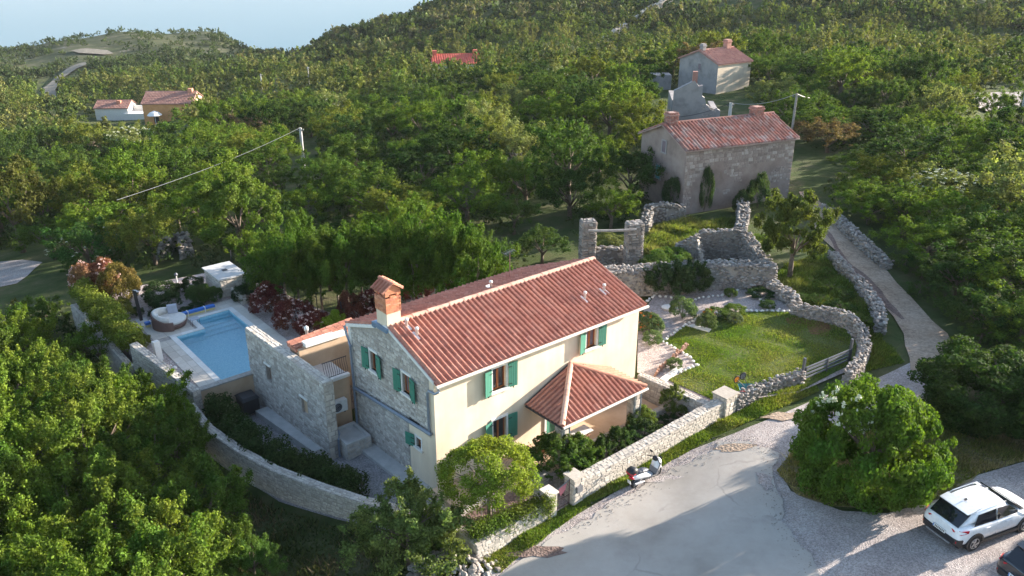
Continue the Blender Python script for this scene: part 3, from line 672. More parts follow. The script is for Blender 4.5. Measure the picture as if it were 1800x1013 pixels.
def shutter(axis, hinge, width, sgn, z0, z1, ang, name='shutter'):
    """leaf hinged at `hinge`, opening away from the window by sgn, angled off the wall"""
    ca, sa = math.cos(ang), math.sin(ang); n = 4; root = None
    def f(s, z, d):
        a = hinge+sgn*(s*ca)+0*d; off = -.07-s*sa-d
        return (a, Y0+off, z) if axis == 'g' else (X0+off, a, z)
    mb = MB(True)
    def bb(s0, s1, z0, z1, d0, d1):
        o = np.array(f(s0, z0, d0)); mb.obox(o, np.array(f(s1, z0, d0))-o, np.array(f(s0, z0, d1))-o, np.array(f(s0, z1, d0))-o)
    bb(0, width, z0, z1, 0, .02)
    p = mb.build(name, M['shutter'], house)
    for k in range(n):
        mb = MB(True); w = width/n
        bb(k*w+.006, (k+1)*w-.006, z0+.01, z1-.01, .02, .035); mb.build('shutter_board', M['shutter'], p)
    for z in (z0+.18, z1-.18):
        mb = MB(True); bb(-.03, .16, z-.02, z+.02, .035, .045); mb.build('hinge', M['black'], p)
    mb = MB(True); bb(width*.5, width*.56, z0-.06, z0-.0, .0, .05); mb.build('catch', M['black'], p)
for (a, b, c, d), bl in zip(FW[:3], (False, True, False)):
    window('g', a, b, c, d, bl)
    shutter('g', a-.08, .44, -1, c-.05, d+.04, R_(14)); shutter('g', b+.08, .46, 1, c-.05, d+.04, R_(6))
for (a, b, c, d), bl in zip(GW[:2], (False, True)):
    window('e', a, b, c, d, bl)
    shutter('e', b+.08, .46, 1, c-.07, d+.02, R_(8)); shutter('e', a-.04, .48, -1, c-.07, d+.02, R_(10))
a, b, c, d = GW[2]; window('e', a, b, c, d); shutter('e', b+.08, .5, 1, c-.08, d+.04, R_(14), 'small_shutter')
# green door under the porch
mb = MB(True); mb.box(6.06, 6.94, Y0+.1, Y0+.15, .34, 2.24); dr = mb.build('door', M['shutter'], house)
mb = MB(True); mb.box(6.82, 6.86, Y0+.05, Y0+.1, 1.25, 1.38); mb.build('door_handle', M['black'], dr)
mb = MB(True); mb.box(5.94, 6.05, Y0-.05, Y0+.02, .33, 2.36); mb.box(6.95, 7.06, Y0-.05, Y0+.02, .33, 2.36); mb.box(6.05, 6.95, Y0-.05, Y0+.02, 2.26, 2.36); mb.build('door_surround', M['white'], house)
# roof vents, chimney, aerial
def vent(x, y, h=.42, r=.055):
    z = ZRR-abs(y-YR)*SL+.03
    mb = MB(True); mb.lathe([(r, 0), (r, h-.12), (r*1.5, h-.12), (r*1.5, h-.03), (r*.6, h)], (x, y, z), 10); mb.build('roof_vent', M['white_plastic'], house, True)
    mb = MB(True); mb.obox((x-.14, y-.22, z-.22*SL*1.0-.02), (.28, 0, 0), (0, .44, .44*SL), (0, 0, .07)); mb.build('vent_base', M['white_plastic'], house)
vent(.75, 3.15); vent(.85, 2.55); vent(9.4, 1.45); vent(10.7, 1.5); vent(6.1, 4.3)
ch = MB(True); cx0, cx1, cy0, cy1 = -.02, .70, 3.42, 4.30
ch.box(cx0+.03, cx1-.03, cy0+.03, cy1-.03, 6.2, 7.12); chim = ch.build('chimney', M['stucco'], house)
mb = MB(True); mb.box(-.12, .0, 3.35, 4.45, 6.30, 6.48); mb.box(-.12, .72, 4.3, 4.52, 6.22, 6.46); mb.build('flashing', M['lead'], chim)
def brickbox(x0, x1, y0, y1, z0, z1, hb=.075, holes=()):
    t = .10; z = z0; row = 0
    me = blk_brick
    while z < z1-.01:
        for (a, b, fx) in (((x0, y0), (x1, y0), 0), ((x1, y0), (x1, y1), 1), ((x1, y1), (x0, y1), 0), ((x0, y1), (x0, y0), 1)):
            L = math.hypot(b[0]-a[0], b[1]-a[1]); n = 3 if row % 2 else 4; d = ((b[0]-a[0])/L, (b[1]-a[1])/L)
            for k in range(n):
                s0, s1 = L*k/n, L*(k+1)/n; sm = (s0+s1)/2/L
                if any(h[0] < sm < h[1] and h[2] < z+hb/2 < h[3] for h in holes): continue
                ox, oy = a[0]+d[0]*s0, a[1]+d[1]*s0; o = W(ox, oy, z); uu = ex*d[0]+gy*d[1]; nn = np.cross(up, uu)
                Mx = Matrix.Identity(4)
                for q in range(3): Mx[q][0] = uu[q]*(s1-s0-.008); Mx[q][1] = nn[q]*t; Mx[q][2] = up[q]*(hb-.008); Mx[q][3] = o[q]
                place('brick', me, Mx, chim)
        z += hb; row += 1
bb_ = MB(); bb_.box(0, 1, 0, 1, 0, 1); blk_brick = mesh_from('brick', bb_.v, bb_.f, M['brick'])
brickbox(cx0, cx1, cy0, cy1, 7.12, 8.08, holes=[(.14, .4, 7.76, 7.95), (.6, .86, 7.76, 7.95)])
mb = MB(True); mb.box(cx0+.11, cx1-.11, cy0+.11, cy1-.11, 7.0, 7.5); mb.box(cx0+.3, cx1-.3, cy0+.35, cy1-.35, 7.5, 8.05); mb.build('flue', M['black'], chim)
mb = MB(True); ym = (cy0+cy1)/2; xm = (cx0+cx1)/2   # small gabled cap, ridge along y
mb.add([(cx0, cy0, 8.08), (cx1, cy0, 8.08), (xm, cy0, 8.34), (cx0, cy1, 8.08), (cx1, cy1, 8.08), (xm, cy1, 8.34)], [(0, 1, 2), (4, 3, 5), (0, 3, 4, 1), (0, 2, 5, 3), (1, 4, 5, 2)]); mb.build('cap_gable', M['brick'], chim)
for sg in (-1, 1):
    hw = (cx1-cx0)/2+.09
    O = W(xm+sg*hw, cy0-.07 if sg < 0 else cy1+.07, 8.08-.05); v = (ex*-sg*hw+up*.32); vl = np.linalg.norm(v); v = v/vl; u = gy if sg > 0 else gy
    O = np.array(W(xm+sg*hw, cy0-.09, 8.03)); n_ = 5
    O2 = np.array(W(xm+sg*hw, cy1+.09, 8.03))
    uu = (gy if np.cross(gy, v)[2] > 0 else -gy); Os = O if uu is gy or np.allclose(uu, gy) else O2
    t_ = tile_roof(chim, Os, uu, v, cy1-cy0+.18, vl, 'porch_tile', pitch=.2, exp=.19, nobj=60)
ridge(chim, W(xm, cy0-.1, 8.37), W(xm, cy1+.1, 8.37), rme2, .35, wsc=.7)
mb = MB(True); mb.tube([(8.3, 5.6, 5.9), (8.3, 5.6, 7.25)], .02, 6); an = mb.build('aerial_mast', M['rust'], house)
mb = MB(True); mb.tube([(7.95, 5.6, 7.2), (8.6, 5.6, 7.3)], .012, 5)
for k in range(5): mb.tube([(8.0+k*.13, 5.35, 7.21+k*.02), (8.0+k*.13, 5.85, 7.21+k*.02)], .01, 4)
mb.build('aerial', M['greymetal2'], an)

# ---------------- porch
PX0, PX1, PY, PZE, PZA = 4.82, 9.98, -2.07, 2.50, 3.60; PXA = (PX0+PX1)/2
po = MB(True); apx = (PXA, .28, PZA); A_ = (PX0, .28, PZE); B_ = (PX0, PY, PZE); C_ = (PX1, PY, PZE); D_ = (PX1, .28, PZE)
dn = lambda p: (p[0], p[1], p[2]-.07)
po.add([A_, B_, C_, D_, apx, dn(A_), dn(B_), dn(C_), dn(D_)], [(1, 2, 4), (4, 0, 1), (4, 2, 3), (0, 5, 6, 1), (1, 6, 7, 2), (2, 7, 8, 3), (8, 7, 6, 5)])
proof = po.build('porch_roof', M['porch_tile'], house)
def face_tiles(a, b, apex, key, nobj):
    a, b, apex = (np.array(W(*q)) for q in (a, b, apex)); u = b-a; w = np.linalg.norm(u); u /= w; ap = apex-a; s_ap = ap@u; v = ap-u*s_ap; l = np.linalg.norm(v); v /= l
    def keep(s, t):
        lo = s_ap*t/l; hi = w-(w-s_ap)*t/l; return lo-.02 < s < hi+.02
    return tile_roof(proof, a-v*.03, u, v, w, l, key, keep=keep, nobj=nobj, pitch=.24, exp=.34)
n0 = 0
face_tiles(B_, C_, apx, 'tile', 200)
# left and right faces rise to the apex along the wall
def side_tiles(a, b, key, flip):
    a, b, apex = (np.array(W(*q)) for q in (a, b, apx)); u = b-a; w = np.linalg.norm(u); u /= w; ap = apex-a; s_ap = ap@u; v = ap-u*s_ap; l = np.linalg.norm(v); v /= l
    def keep(s, t):
        lo = s_ap*t/l if s_ap > 1e-3 else 0; hi = w-(w-s_ap)*t/l; return lo-.02 < s < hi+.02
    tile_roof(proof, a-v*.03, u, v, w, l, key, keep=keep, nobj=150, pitch=.24, exp=.34)
side_tiles(A_, B_, 'porch_tile', 0); side_tiles(C_, D_, 'porch_tile', 0)
ridge(proof, W(PX0-.02, PY-.02, PZE+.05), W(PXA, .2, PZA+.06), rme, .34, 'hip_tile'); ridge(proof, W(PX1+.02, PY-.02, PZE+.05), W(PXA, .2, PZA+.06), rme2, .34, 'hip_tile')
mb = MB(True); mb.tube([(PX0-.02, PY-.09, PZE-.05), (PX1+.05, PY-.09, PZE-.05)], .06, 8); mb.build('porch_gutter', M['gutter'], house)
mb = MB(True); mb.tube([(PX0-.06, .2, PZE-.04), (PX0-.06, PY-.08, PZE-.04)], .05, 8); mb.tube([(PX0+.01, .22, PZE+.08), (PXA-.1, .24, PZA+.02)], .035, 6); mb.build('porch_gutter', M['metal'], house)
for x in (PX0+.55, PX1-.15):
    mb = MB(True); mb.tube([(x, PY-.08, PZE-.08), (x, PY+.12, PZE-.25), (x, PY+.12, .35)], .035, 8); mb.build('porch_downpipe', M['zinc'], house)
def porch_pillar(x0, x1, y0, y1, z0, z1):
    mb = MB(True); mb.box(x0, x1, y0, y1, z0, z1); p = mb.build('porch_pillar', M['mortar'], house)
    masonry(p, W(x0, y0, z0), ex, up, -gy, x1-x0, z1-z0, 'wall_stone', sh=(.18, .3), sw=(.2, .4), depth=.03, nobj=12)
    masonry(p, W(x0, y1, z0), -gy, up, -ex, y1-y0, z1-z0, 'wall_stone', sh=(.18, .3), sw=(.2, .4), depth=.03, nobj=12)
porch_pillar(5.0, 5.42, -1.85, -1.43, .3, 2.43); porch_pillar(9.5, 9.92, -1.85, -1.43, .3, 2.43)
mb = MB(True); mb.box(5.0, 9.92, -1.8, -1.5, 2.32, 2.43); mb.build('porch_beam', M['weathered'], house)
mb = MB(True); mb.box(5.42, 12.2, -1.85, -1.55, .1, .62); p = mb.build('porch_parapet', M['mortar'], house)
masonry(p, W(5.42, -1.85, .1), ex, up, -gy, 6.78, .52, 'wall_stone', depth=.04, sh=(.12, .2), nobj=40)
masonry(p, W(5.42, -1.85, .62), ex, gy, up, 6.78, .30, 'wall_stone', depth=.03, sh=(.28, .3), sw=(.3, .5), nobj=20)

# ================================================================== ANNEX AND PLOT WALLS
annex = thing('annex', W(.0, 8.5, 0), 'low peach-rendered annex with balcony and red tiled roof, left of the main house', 'annex', YAW)
mb = MB(True); mb.box(-1.3, .05, 7.3, 7.5, -1, 2.62); mb.build('lower_wall', M['tan_stucco'], annex)
mb = MB(True); mb.box(-1.32, .08, 7.22, 7.52, 2.62, 2.76); mb.build('balcony_edge', M['white'], annex)
mb = MB(True); mb.box(-1.2, .1, 7.5, 9.2, 2.4, 2.6); mb.build('balcony_floor', M['concrete'], annex)
mb = MB(True); mb.box(-1.15, 4.0, 9.2, 9.45, 0, 3.72); mb.box(-1.4, -1.15, 9.2, 10.2, 0, 3.64); mb.build('upper_wall', M['tan_stucco'], annex)
mb = MB(True); mb.box(-1.1, 1.0, 9.08, 9.5, 3.72, 3.92); mb.build('parapet_cap', M['white'], annex)
mb = MB(True); mb.add([(-1.5, 9.35, 3.66), (2.0, 9.35, 3.9), (2.0, 10.25, 3.9), (-1.5, 10.25, 3.66), (-1.5, 9.35, 3.5), (2.0, 9.35, 3.6), (2.0, 10.25, 3.6), (-1.5, 10.25, 3.5)], [(0, 1, 2, 3), (3, 7, 4, 0), (0, 4, 5, 1)]); ar = mb.build('annex_roof', M['tile'], annex)
vv = np.array([*(EX*3.5), .24]); vv /= np.linalg.norm(vv)
tm = tile_roof(ar, W(-1.52, 10.25, 3.67), -gy, vv, .9, 3.4, 'tile', nobj=150)
mb = MB(True); mb.lathe([(.07, 0), (.07, .35), (.11, .35), (.11, .5), (.03, .58)], (-.5, 10.15, 3.7), 10); mb.build('roof_vent', M['white_plastic'], annex, True)
rail = thing('balcony_railing', W(-.6, 7.3, 2.76), 'black wrought-iron balcony railing with bowed bars, on the annex', 'railing', YAW)
mb = MB(True); mb.tube([(-1.25, 7.3, 3.66), (.0, 7.3, 3.66)], .02, 6); mb.build('top_rail', M['metal'], rail)
mb = MB(True); mb.tube([(-1.25, 7.3, 2.86), (.0, 7.3, 2.86)], .018, 6); mb.build('bottom_rail', M['metal'], rail)
for k in range(12):
    x = -1.2+k*.105; mb = MB(True); mb.tube([(x, 7.3, 3.66), (x, 7.27, 3.4), (x, 7.16, 3.1), (x, 7.18, 2.95), (x, 7.3, 2.86)], .011, 5); mb.build('bar', M['metal'], rail)
# stone screen wall between pool and yard
sw = thing('stone_screen_wall', W(-1.6, 10, -.4), 'tall rubble stone wall with two small windows, between yard and pool', 'wall', YAW)
a_, b_ = np.array([-1.88, 6.0]), np.array([-2.2, 13.5]); dd = (b_-a_); Lw = np.linalg.norm(dd); dd /= Lw; nn = np.array([-dd[1], dd[0]])  # points to -x side
def SWp(s, z, d=0): q = a_+dd*s-nn*d*0+np.array([1, 0])*d; return (q[0], q[1], z)
HS = [(1.7, 2.25, 1.0, 1.85), (5.15, 5.65, 1.3, 2.2)]
mb = MB(True); wallholes(mb, 0, Lw, -1.2, 3.45, HS, lambda s, z, d=0: SWp(s, z, d*2))
mb.add([SWp(0, -1.2), SWp(0, -1.2, .48), SWp(0, 3.45, .48), SWp(0, 3.45)], [(0, 1, 2, 3)]); mb.add([SWp(Lw, -1.2), SWp(Lw, -1.2, .48), SWp(Lw, 3.45, .48), SWp(Lw, 3.45)], [(3, 2, 1, 0)])
mb.add([SWp(0, 3.45), SWp(0, 3.45, .48), SWp(Lw, 3.45, .48), SWp(Lw, 3.45)], [(0, 1, 2, 3)]); mb.add([SWp(0, -1.2, .48), SWp(Lw, -1.2, .48), SWp(Lw, 3.45, .48), SWp(0, 3.45, .48)], [(0, 1, 2, 3)])
mb.build('wall_core', M['mortar'], sw)
uw = ex*dd[0]+gy*dd[1]
masonry(sw, W(b_[0], b_[1], -1.2), -uw, up, np.cross(-uw, up), Lw, 4.65, 'stone', inside=lambda s, t: all(not (h[0]-.03 < Lw-s < h[1]+.03 and h[2]-.03 < t-1.2 < h[3]+.08) for h in HS), depth=.05)
masonry(sw, W(*a_, -1.2), ex, up, -gy, .48, 4.65, 'wall_stone', sh=(.18, .3), sw=(.2, .5), depth=.04)
masonry(sw, W(b_[0], b_[1], 3.45), -uw, ex, up, Lw, .48, 'wall_stone', sh=(.15, .25), sw=(.25, .5), depth=.05, nobj=60, name='coping_stone')
for h in HS:
    mb = MB(True); o = np.array(SWp(h[0]-.08, h[3], -.06)); mb.obox(o, np.array(SWp(h[1]+.08, h[3], -.06))-o, (.2, 0, 0), (0, 0, .09)); mb.build('lintel', M['white'], sw)
h = HS[0]; mb = MB(True); o = np.array(SWp(h[0], h[2], .12)); mb.obox(o, np.array(SWp(h[1], h[2], .12))-o, (.05, 0, 0), (0, 0, h[3]-h[2])); mb.build('window_infill', M['tan_stucco'], sw)
h = HS[1]; mb = MB(True); o = np.array(SWp(h[0], h[2], .2)); mb.obox(o, np.array(SWp(h[1], h[2], .2))-o, (.05, 0, 0), (0, 0, h[3]-h[2])); mb.build('window_infill', M['wood'], sw)
# peach pool retaining wall
tw = thing('pool_retaining_wall', W(-3.5, 13.5, -.4), 'peach rendered wall with stone coping below the pool edge', 'wall', YAW)
mb = MB(True); mb.box(-5.05, -2.1, 13.3, 13.56, -1.3, .93); mb.build('wall_body', M['tan_stucco'], tw)
for k in range(5):
    mb = MB(True); mb.box(-5.1+k*.6, -5.1+(k+1)*.6-.012, 13.24, 13.62, .93, 1.0+rnd.uniform(0, .008)); mb.build('coping_stone', M['mortar'], tw)
# generic masonry wall along a line in plot coordinates
def mason_wall(name, label, pts, thick, zb, zt, mat='wall_stone', side=1, nobj=0, cat='wall', topobj=0, ends=True, sh=(.09, .17), sw_=(.12, .32), frame=W, group=None):
    """pts: polyline; side=+1: body lies to the left of travel; zb/zt lists per point"""
    n = len(pts); zb = zb if isinstance(zb, list) else [zb]*n; zt = zt if isinstance(zt, list) else [zt]*n
    mid = n//2; root = thing(name, frame(*pts[mid], zb[mid]), label, cat, 0, group)
    core = MB(); Wp = [np.array(frame(*p, 0)) for p in pts]; off = []
    for i in range(n):
        d = Wp[min(i+1, n-1)]-Wp[max(i-1, 0)]; d /= np.linalg.norm(d); off.append(np.array([-d[1], d[0], 0])*thick*side)
    for i in range(n-1):
        p, q = Wp[i], Wp[i+1]; a, b = p+off[i], q+off[i+1]
        V = [(*p[:2], zb[i]), (*q[:2], zb[i+1]), (*b[:2], zb[i+1]), (*a[:2], zb[i]), (*p[:2], zt[i]), (*q[:2], zt[i+1]), (*b[:2], zt[i+1]), (*a[:2], zt[i])]
        F = [(0, 1, 5, 4), (2, 3, 7, 6), (4, 5, 6, 7)]+([(3, 0, 4, 7)] if i == 0 else [])+([(1, 2, 6, 5)] if i == n-2 else [])
        if side < 0: F = [f[::-1] for f in F]
        core.add(V, F)
    core.build('wall_core', M['mortar'], root)
    for i in range(n-1):
        p, q = Wp[i], Wp[i+1]; L = np.linalg.norm(q-p); u = (q-p)/L; nrm = np.array([u[1], -u[0], 0])*side
        h = max(zt[i]-zb[i], zt[i+1]-zb[i+1]); sl = (zb[i+1]-zb[i])/L; uS = u+up*sl
        masonry(root, (*p[:2], zb[i]), uS, up, nrm, L, h, mat, sh=sh, sw=sw_, depth=.035, nobj=nobj//(n-1), hfun=lambda s, L=L, i=i: (zt[i]-zb[i])*(1-s/L)+(zt[i+1]-zb[i+1])*s/L)
        uT = u+up*(zt[i+1]-zt[i])/L
        masonry(root, (*p[:2], zt[i]), uT, -nrm, up, L, thick, mat, sh=(thick*.26, thick*.42), sw=(.14, .32), depth=.04, nobj=topobj//(n-1), name='coping_stone')
        a = p-nrm*thick
        masonry(root, (*(q-nrm*thick)[:2], zb[i+1]), -uS, up, -nrm, L, h, mat, sh=(.18, .3), sw=(.25, .5), depth=.03, hfun=lambda s, L=L, i=i: (zt[i+1]-zb[i+1])*(1-s/L)+(zt[i]-zb[i])*s/L)
    if ends:
        u = (Wp[1]-Wp[0]); u /= np.linalg.norm(u); o = Wp[0]+off[0]
        masonry(root, (*(o if side > 0 else Wp[0])[:2], zb[0]), -np.array([-u[1], u[0], 0]), up, -u, thick, zt[0]-zb[0], mat, sh=sh, sw=sw_, depth=.03)
    return root
mason_wall('street_wall', 'long low pale stone wall along the street, right of the small gate', [(4.15, -4.05), (8.0, -4.12), (13.0, -4.22)], .5, [-.3, -.1, .1], [1.18, 1.3, 1.55], nobj=300, topobj=0, sw_=(.13, .34))
mason_wall('planter_wall', 'pale stone wall with a plant bed on top, left of the small gate', [(-1.25, -4.1), (2.3, -4.05)], .42, [-.9, -.4], [.78, .98], nobj=120, topobj=20)
mason_wall('bed_end_wall', 'short end wall of the stone plant bed beside the gravel heap', [(-1.25, -2.0), (-1.25, -3.68)], .35, -1.0, [.72, .74], nobj=40, topobj=6, side=1)
mason_wall('inner_bed_wall', 'narrow inner stone wall behind the round tree bed', [(-1.0, -2.2), (1.1, -2.1)], .32, -.5, [.70, .84], nobj=30, topobj=10)
mason_wall('garden_retaining_wall', 'stone retaining wall between the porch terrace and the lawn', [(12.05, .25), (12.45, -3.7)], .42, 0.1, [1.42, 1.35], nobj=80, topobj=24, side=1, sh=(.14, .22))
mason_wall('patio_step_wall', 'low stone block beside the path inside the small gate', [(3.0, -2.35), (3.9, -2.35)], .45, -.2, .75, nobj=10, topobj=3)
mason_wall('curved_yard_wall', 'curved stone wall round the shaded service yard, left of the house', [(-.6, -1.75), (-2.0, -.6), (-3.0, .99), (-3.95, 2.98), (-4.85, 5.27), (-5.45, 7.6), (-5.85, 10.4), (-5.75, 13.0)], .4, [-1.3]*8, [.55, .55, .6, .62, .62, .62, .62, .62], side=-1, nobj=160, topobj=70)
mason_wall('terrace_wall', 'stone wall rising beside the pool terrace, left of the white pillar', [(-5.3, 13.1), (-5.85, 15.5), (-6.5, 18.3)], .42, [-1.8]*3, [1.1, 1.55, 2.05], side=-1, nobj=60, topobj=26)
mason_wall('boundary_wall', 'low stone wall in shade left of the tall hedge', [(-6.75, 18.5), (-6.85, 23), (-7.0, 28.5)], .35, [-1.8]*3, [.7, .8, .9], side=-1, topobj=20)
def pier(name, label, x0, x1, y0, y1, z0, z1, capm='wall_stone', nobj=30):
    r = thing(name, W((x0+x1)/2, (y0+y1)/2, z0), label, 'pillar', YAW)
    mb = MB(True); mb.box(x0, x1, y0, y1, z0, z1); mb.build('pillar_core', M['mortar'], r)
    masonry(r, W(x0, y0, z0), ex, up, -gy, x1-x0, z1-z0, 'wall_stone', sh=(.15, .28), sw=(.2, .45), depth=.04, nobj=nobj//2)
    masonry(r, W(x0, y1, z0), -gy, up, -ex, y1-y0, z1-z0, 'wall_stone', sh=(.15, .28), sw=(.2, .45), depth=.04, nobj=nobj//2)
    masonry(r, W(x1, y0, z0), gy, up, ex, y1-y0, z1-z0, 'wall_stone', sh=(.15, .28), sw=(.2, .45), depth=.03)
    mb = MB(True); mb.box(x0-.05, x1+.05, y0-.05, y1+.05, z1, z1+.07); mb.build('cap_slab', M['wall_stone'], r); return r
pier('gate_pillar', 'pale stone gate pillar left of the iron gate, with ivy on it', 2.3, 2.72, -4.1, -3.6, -.4, 1.32)
pier('gate_pillar', 'pale stone gate pillar with the mailbox, right of the iron gate', 3.62, 4.14, -4.1, -3.55, -.3, 1.45)
pier('wall_end_pillar', 'square white-topped stone pillar where the street wall meets the rubble wall', 13.05, 13.9, -4.3, -3.55, -.1, 1.72)
# iron gate
gt = thing('iron_gate', W(3.17, -3.88, .1), 'small rusty iron garden gate with a red and pink plate', 'gate', YAW)
for a, b in (((2.76, .22), (2.76, 1.25)), ((3.58, .22), (3.58, 1.45))):
    mb = MB(True); mb.tube([(a[0], -3.88, a[1]), (b[0], -3.88, b[1])], .022, 6); mb.build('gate_stile', M['rust'], gt)
mb = MB(True); mb.tube([(2.76, -3.88, 1.2), (3.58, -3.88, 1.42)], .02, 6); mb.build('top_rail', M['greymetal2'], gt)
mb = MB(True); mb.tube([(2.76, -3.88, .3), (3.58, -3.88, .3)], .018, 6); mb.build('bottom_rail', M['rust'], gt)
mb = MB(True); mb.tube([(2.76, -3.88, .7), (3.58, -3.88, .7)], .014, 6); mb.build('middle_rail', M['rust'], gt)
for k in range(9):
    x = 2.84+k*.082; mb = MB(True); mb.tube([(x, -3.88, .3), (x, -3.88, 1.2+.27*(x-2.76))], .009, 5); mb.build('gate_bar', M['rust'], gt)
mb = MB(True); mb.add([(2.98, -3.90, 1.15), (3.1, -3.90, .85), (3.35, -3.90, 1.05), (3.42, -3.90, 1.33), (3.0, -3.90, 1.24)], [(0, 1, 2, 3, 4)]); mb.add([(2.98, -3.895, 1.15), (3.1, -3.895, .85), (3.35, -3.895, 1.05), (3.42, -3.895, 1.33), (3.0, -3.895, 1.24)], [(4, 3, 2, 1, 0)]); mb.build('red_plate', plain('faded_red_plate', (.50, .17, .20), .6), gt)
mbx = MB(True); mbx.box(3.72, 4.02, -4.22, -4.10, .85, 1.12); mo = mbx.build('mailbox', M['greymetal2'], None, origin=W(3.87, -4.16, .85)); tag(mo, 'small grey metal mailbox fixed to the right gate pillar', 'mailbox')
mb = MB(True); mb.box(2.72, 3.62, -4.1, -3.65, .0, .2); tag(mb.build('gate_threshold', M['concrete'], None, origin=W(3.1, -3.9, 0)), 'pale concrete threshold slab under the iron gate', 'slab')
# fence behind the pool garden
fn = thing('wire_fence', W(3.3, 20, .9), 'dark green wire fence on posts behind the pool garden', 'fence', YAW)
fp = [(2.7, 27.5), (2.95, 25), (3.2, 22.5), (3.45, 20), (3.7, 17.6), (4.2, 15.6), (6.5, 15.6), (9, 15.6)]
for x, y in fp: mb = MB(True); mb.tube([(x, y, .6), (x, y, 2.35)], .028, 6); mb.build('fence_post', M['metal'], fn)
for (a, b) in zip(fp, fp[1:]):
    mb = MB(True)
    for z in np.arange(1.0, 2.3, .18): mb.tube([(*a, z), (*b, z)], .005, 3, cap=False)
    for k in range(1, 14):
        q = (a[0]+(b[0]-a[0])*k/14, a[1]+(b[1]-a[1])*k/14); mb.tube([(*q, 1.0), (*q, 2.3)], .005, 3, cap=False)
    mb.build('wire_panel', M['metal'], fn)
# ================================================================== DRY-STONE WALLS AND RUINS
def dry_wall(name, label, pts, width, ht, mat='dry_stone', nobj=0, st=.22, zb=None, group=None, cat='wall', ragged=.12, zoff=-.3):
    """pts world xy polyline; ht height (float or list)"""
    P_ = [np.array(p[:2], float) for p in pts]; n = len(P_); H = ht if isinstance(ht, list) else [ht]*n
    Z = [T(*p) if zb is None else zb for p in P_]; k0 = n//2
    root = thing(name, (*P_[k0], Z[k0]), label, cat, 0, group); core = MB(); cells = []; rs = np.random.RandomState(len(label)*7+n)
    off = []
    for i in range(n):
        d = P_[min(i+1, n-1)]-P_[max(i-1, 0)]; d /= np.linalg.norm(d); off.append(np.array([-d[1], d[0]])*width/2)
    w2 = .72
    for i in range(n-1):
        p, q = P_[i], P_[i+1]; a, b = off[i]*w2, off[i+1]*w2; z0, z1 = Z[i], Z[i+1]; h0, h1 = H[i]-.1, H[i+1]-.1
        V = [(*(p-a), z0+zoff), (*(q-b), z1+zoff), (*(q+b), z1+zoff), (*(p+a), z0+zoff), (*(p-a*.8), z0+h0), (*(q-b*.8), z1+h1), (*(q+b*.8), z1+h1), (*(p+a*.8), z0+h0)]
        core.add(V, [(0, 1, 5, 4), (2, 3, 7, 6), (4, 5, 6, 7), (3, 0, 4, 7), (1, 2, 6, 5)])
        L = np.linalg.norm(q-p); hm = max(h0, h1)
        for side in (-1, 1):
            cnt = int(L*(hm+.3)/(st*st*.52))
            for _ in range(cnt):
                t = rs.uniform(0, 1); h = rs.uniform(-.15, H[i]*(1-t)+H[i+1]*t+rs.uniform(-ragged, ragged*.5)); c = p+(q-p)*t; o = (off[i]*(1-t)+off[i+1]*t)*side*(1-.16*max(h, 0)/max(hm, .3))*.86
                cells.append((c[0]+o[0], c[1]+o[1], z0*(1-t)+z1*t+h, (q-p)/L))
        for _ in range(int(L*width/(st*st*.5))):
            t = rs.uniform(0, 1); c = p+(q-p)*t; o = (off[i]*(1-t)+off[i+1]*t)*rs.uniform(-.95, .95); cells.append((c[0]+o[0], c[1]+o[1], z0*(1-t)+z1*t+H[i]*(1-t)+H[i+1]*t+rs.uniform(-.06, ragged*.7), (q-p)/L))
    for end, i in ((0, 0), (1, n-1)):
        for _ in range(int(width*(H[i]+.2)/(st*st*.5))):
            o = off[i]*rs.uniform(-.9, .9); cells.append((P_[i][0]+o[0], P_[i][1]+o[1], Z[i]+rs.uniform(0, H[i]), np.array([1., 0.])))
    core.build('wall_core', M[mat], root)
    if nobj: cells.sort(key=lambda c: c[0]**2+c[1]**2)
    mb = MB()
    for k, (x, y, z, d) in enumerate(cells):
        s = np.array([rs.uniform(.8, 1.6), rs.uniform(.7, 1.1), rs.uniform(.40, .80)])*st*.95; a = math.atan2(d[1], d[0])+rs.uniform(-.4, .4)
        if k < nobj:
            Mx = Matrix.Translation((x, y, z)) @ Matrix.Rotation(a, 4, 'Z') @ Matrix.Rotation(rs.uniform(-.3, .3), 4, 'X') @ Matrix.Rotation(rs.uniform(-.3, .3), 4, 'Y') @ Matrix.Diagonal((*s, 1))
            place('stone', ROCKS[k % 8], Mx, root)
        else:
            V = rock_verts(rs, *(s*.5)); tl = rs.uniform(-.35, .35); V[:, 2] += V[:, 0]*tl; ca, sa = math.cos(a), math.sin(a)
            Vw = np.stack([V[:, 0]*ca-V[:, 1]*sa+x, V[:, 0]*sa+V[:, 1]*ca+y, V[:, 2]+z], -1); mb.add(Vw.tolist(), IF)
    if mb.f: tag(mb.build('stones', M[mat], root), kind='stuff')
    return root
def GL(pts): return [G(x, y)[:2] for x, y in pts]
W2 = lambda x, y: W(x, y)[:2]
for r_ in ROCKS: pass
dry_wall('dry_stone_wall', 'low dry-stone wall between the white-topped pillar and the grey metal gate', [W2(13.98, -4.15), W2(15.6, -4.35), W2(17.2, -4.65), W2(18.2, -4.95)], .52, [1.15, 1.2, 1.25, 1.3], nobj=290, st=.17, zb=.35)
dry_wall('dry_stone_wall', 'curved dry-stone wall round the far right side of the lawn', [P(x, y, 1.9)[:2] for x, y in [(1492, 652), (1512, 632), (1524, 605), (1517, 578), (1496, 556), (1468, 545), (1430, 538), (1395, 530)]], .5, [.85, .85, .9, .9, .9, .85, .75, .6], zb=LZ, nobj=0, st=.19)
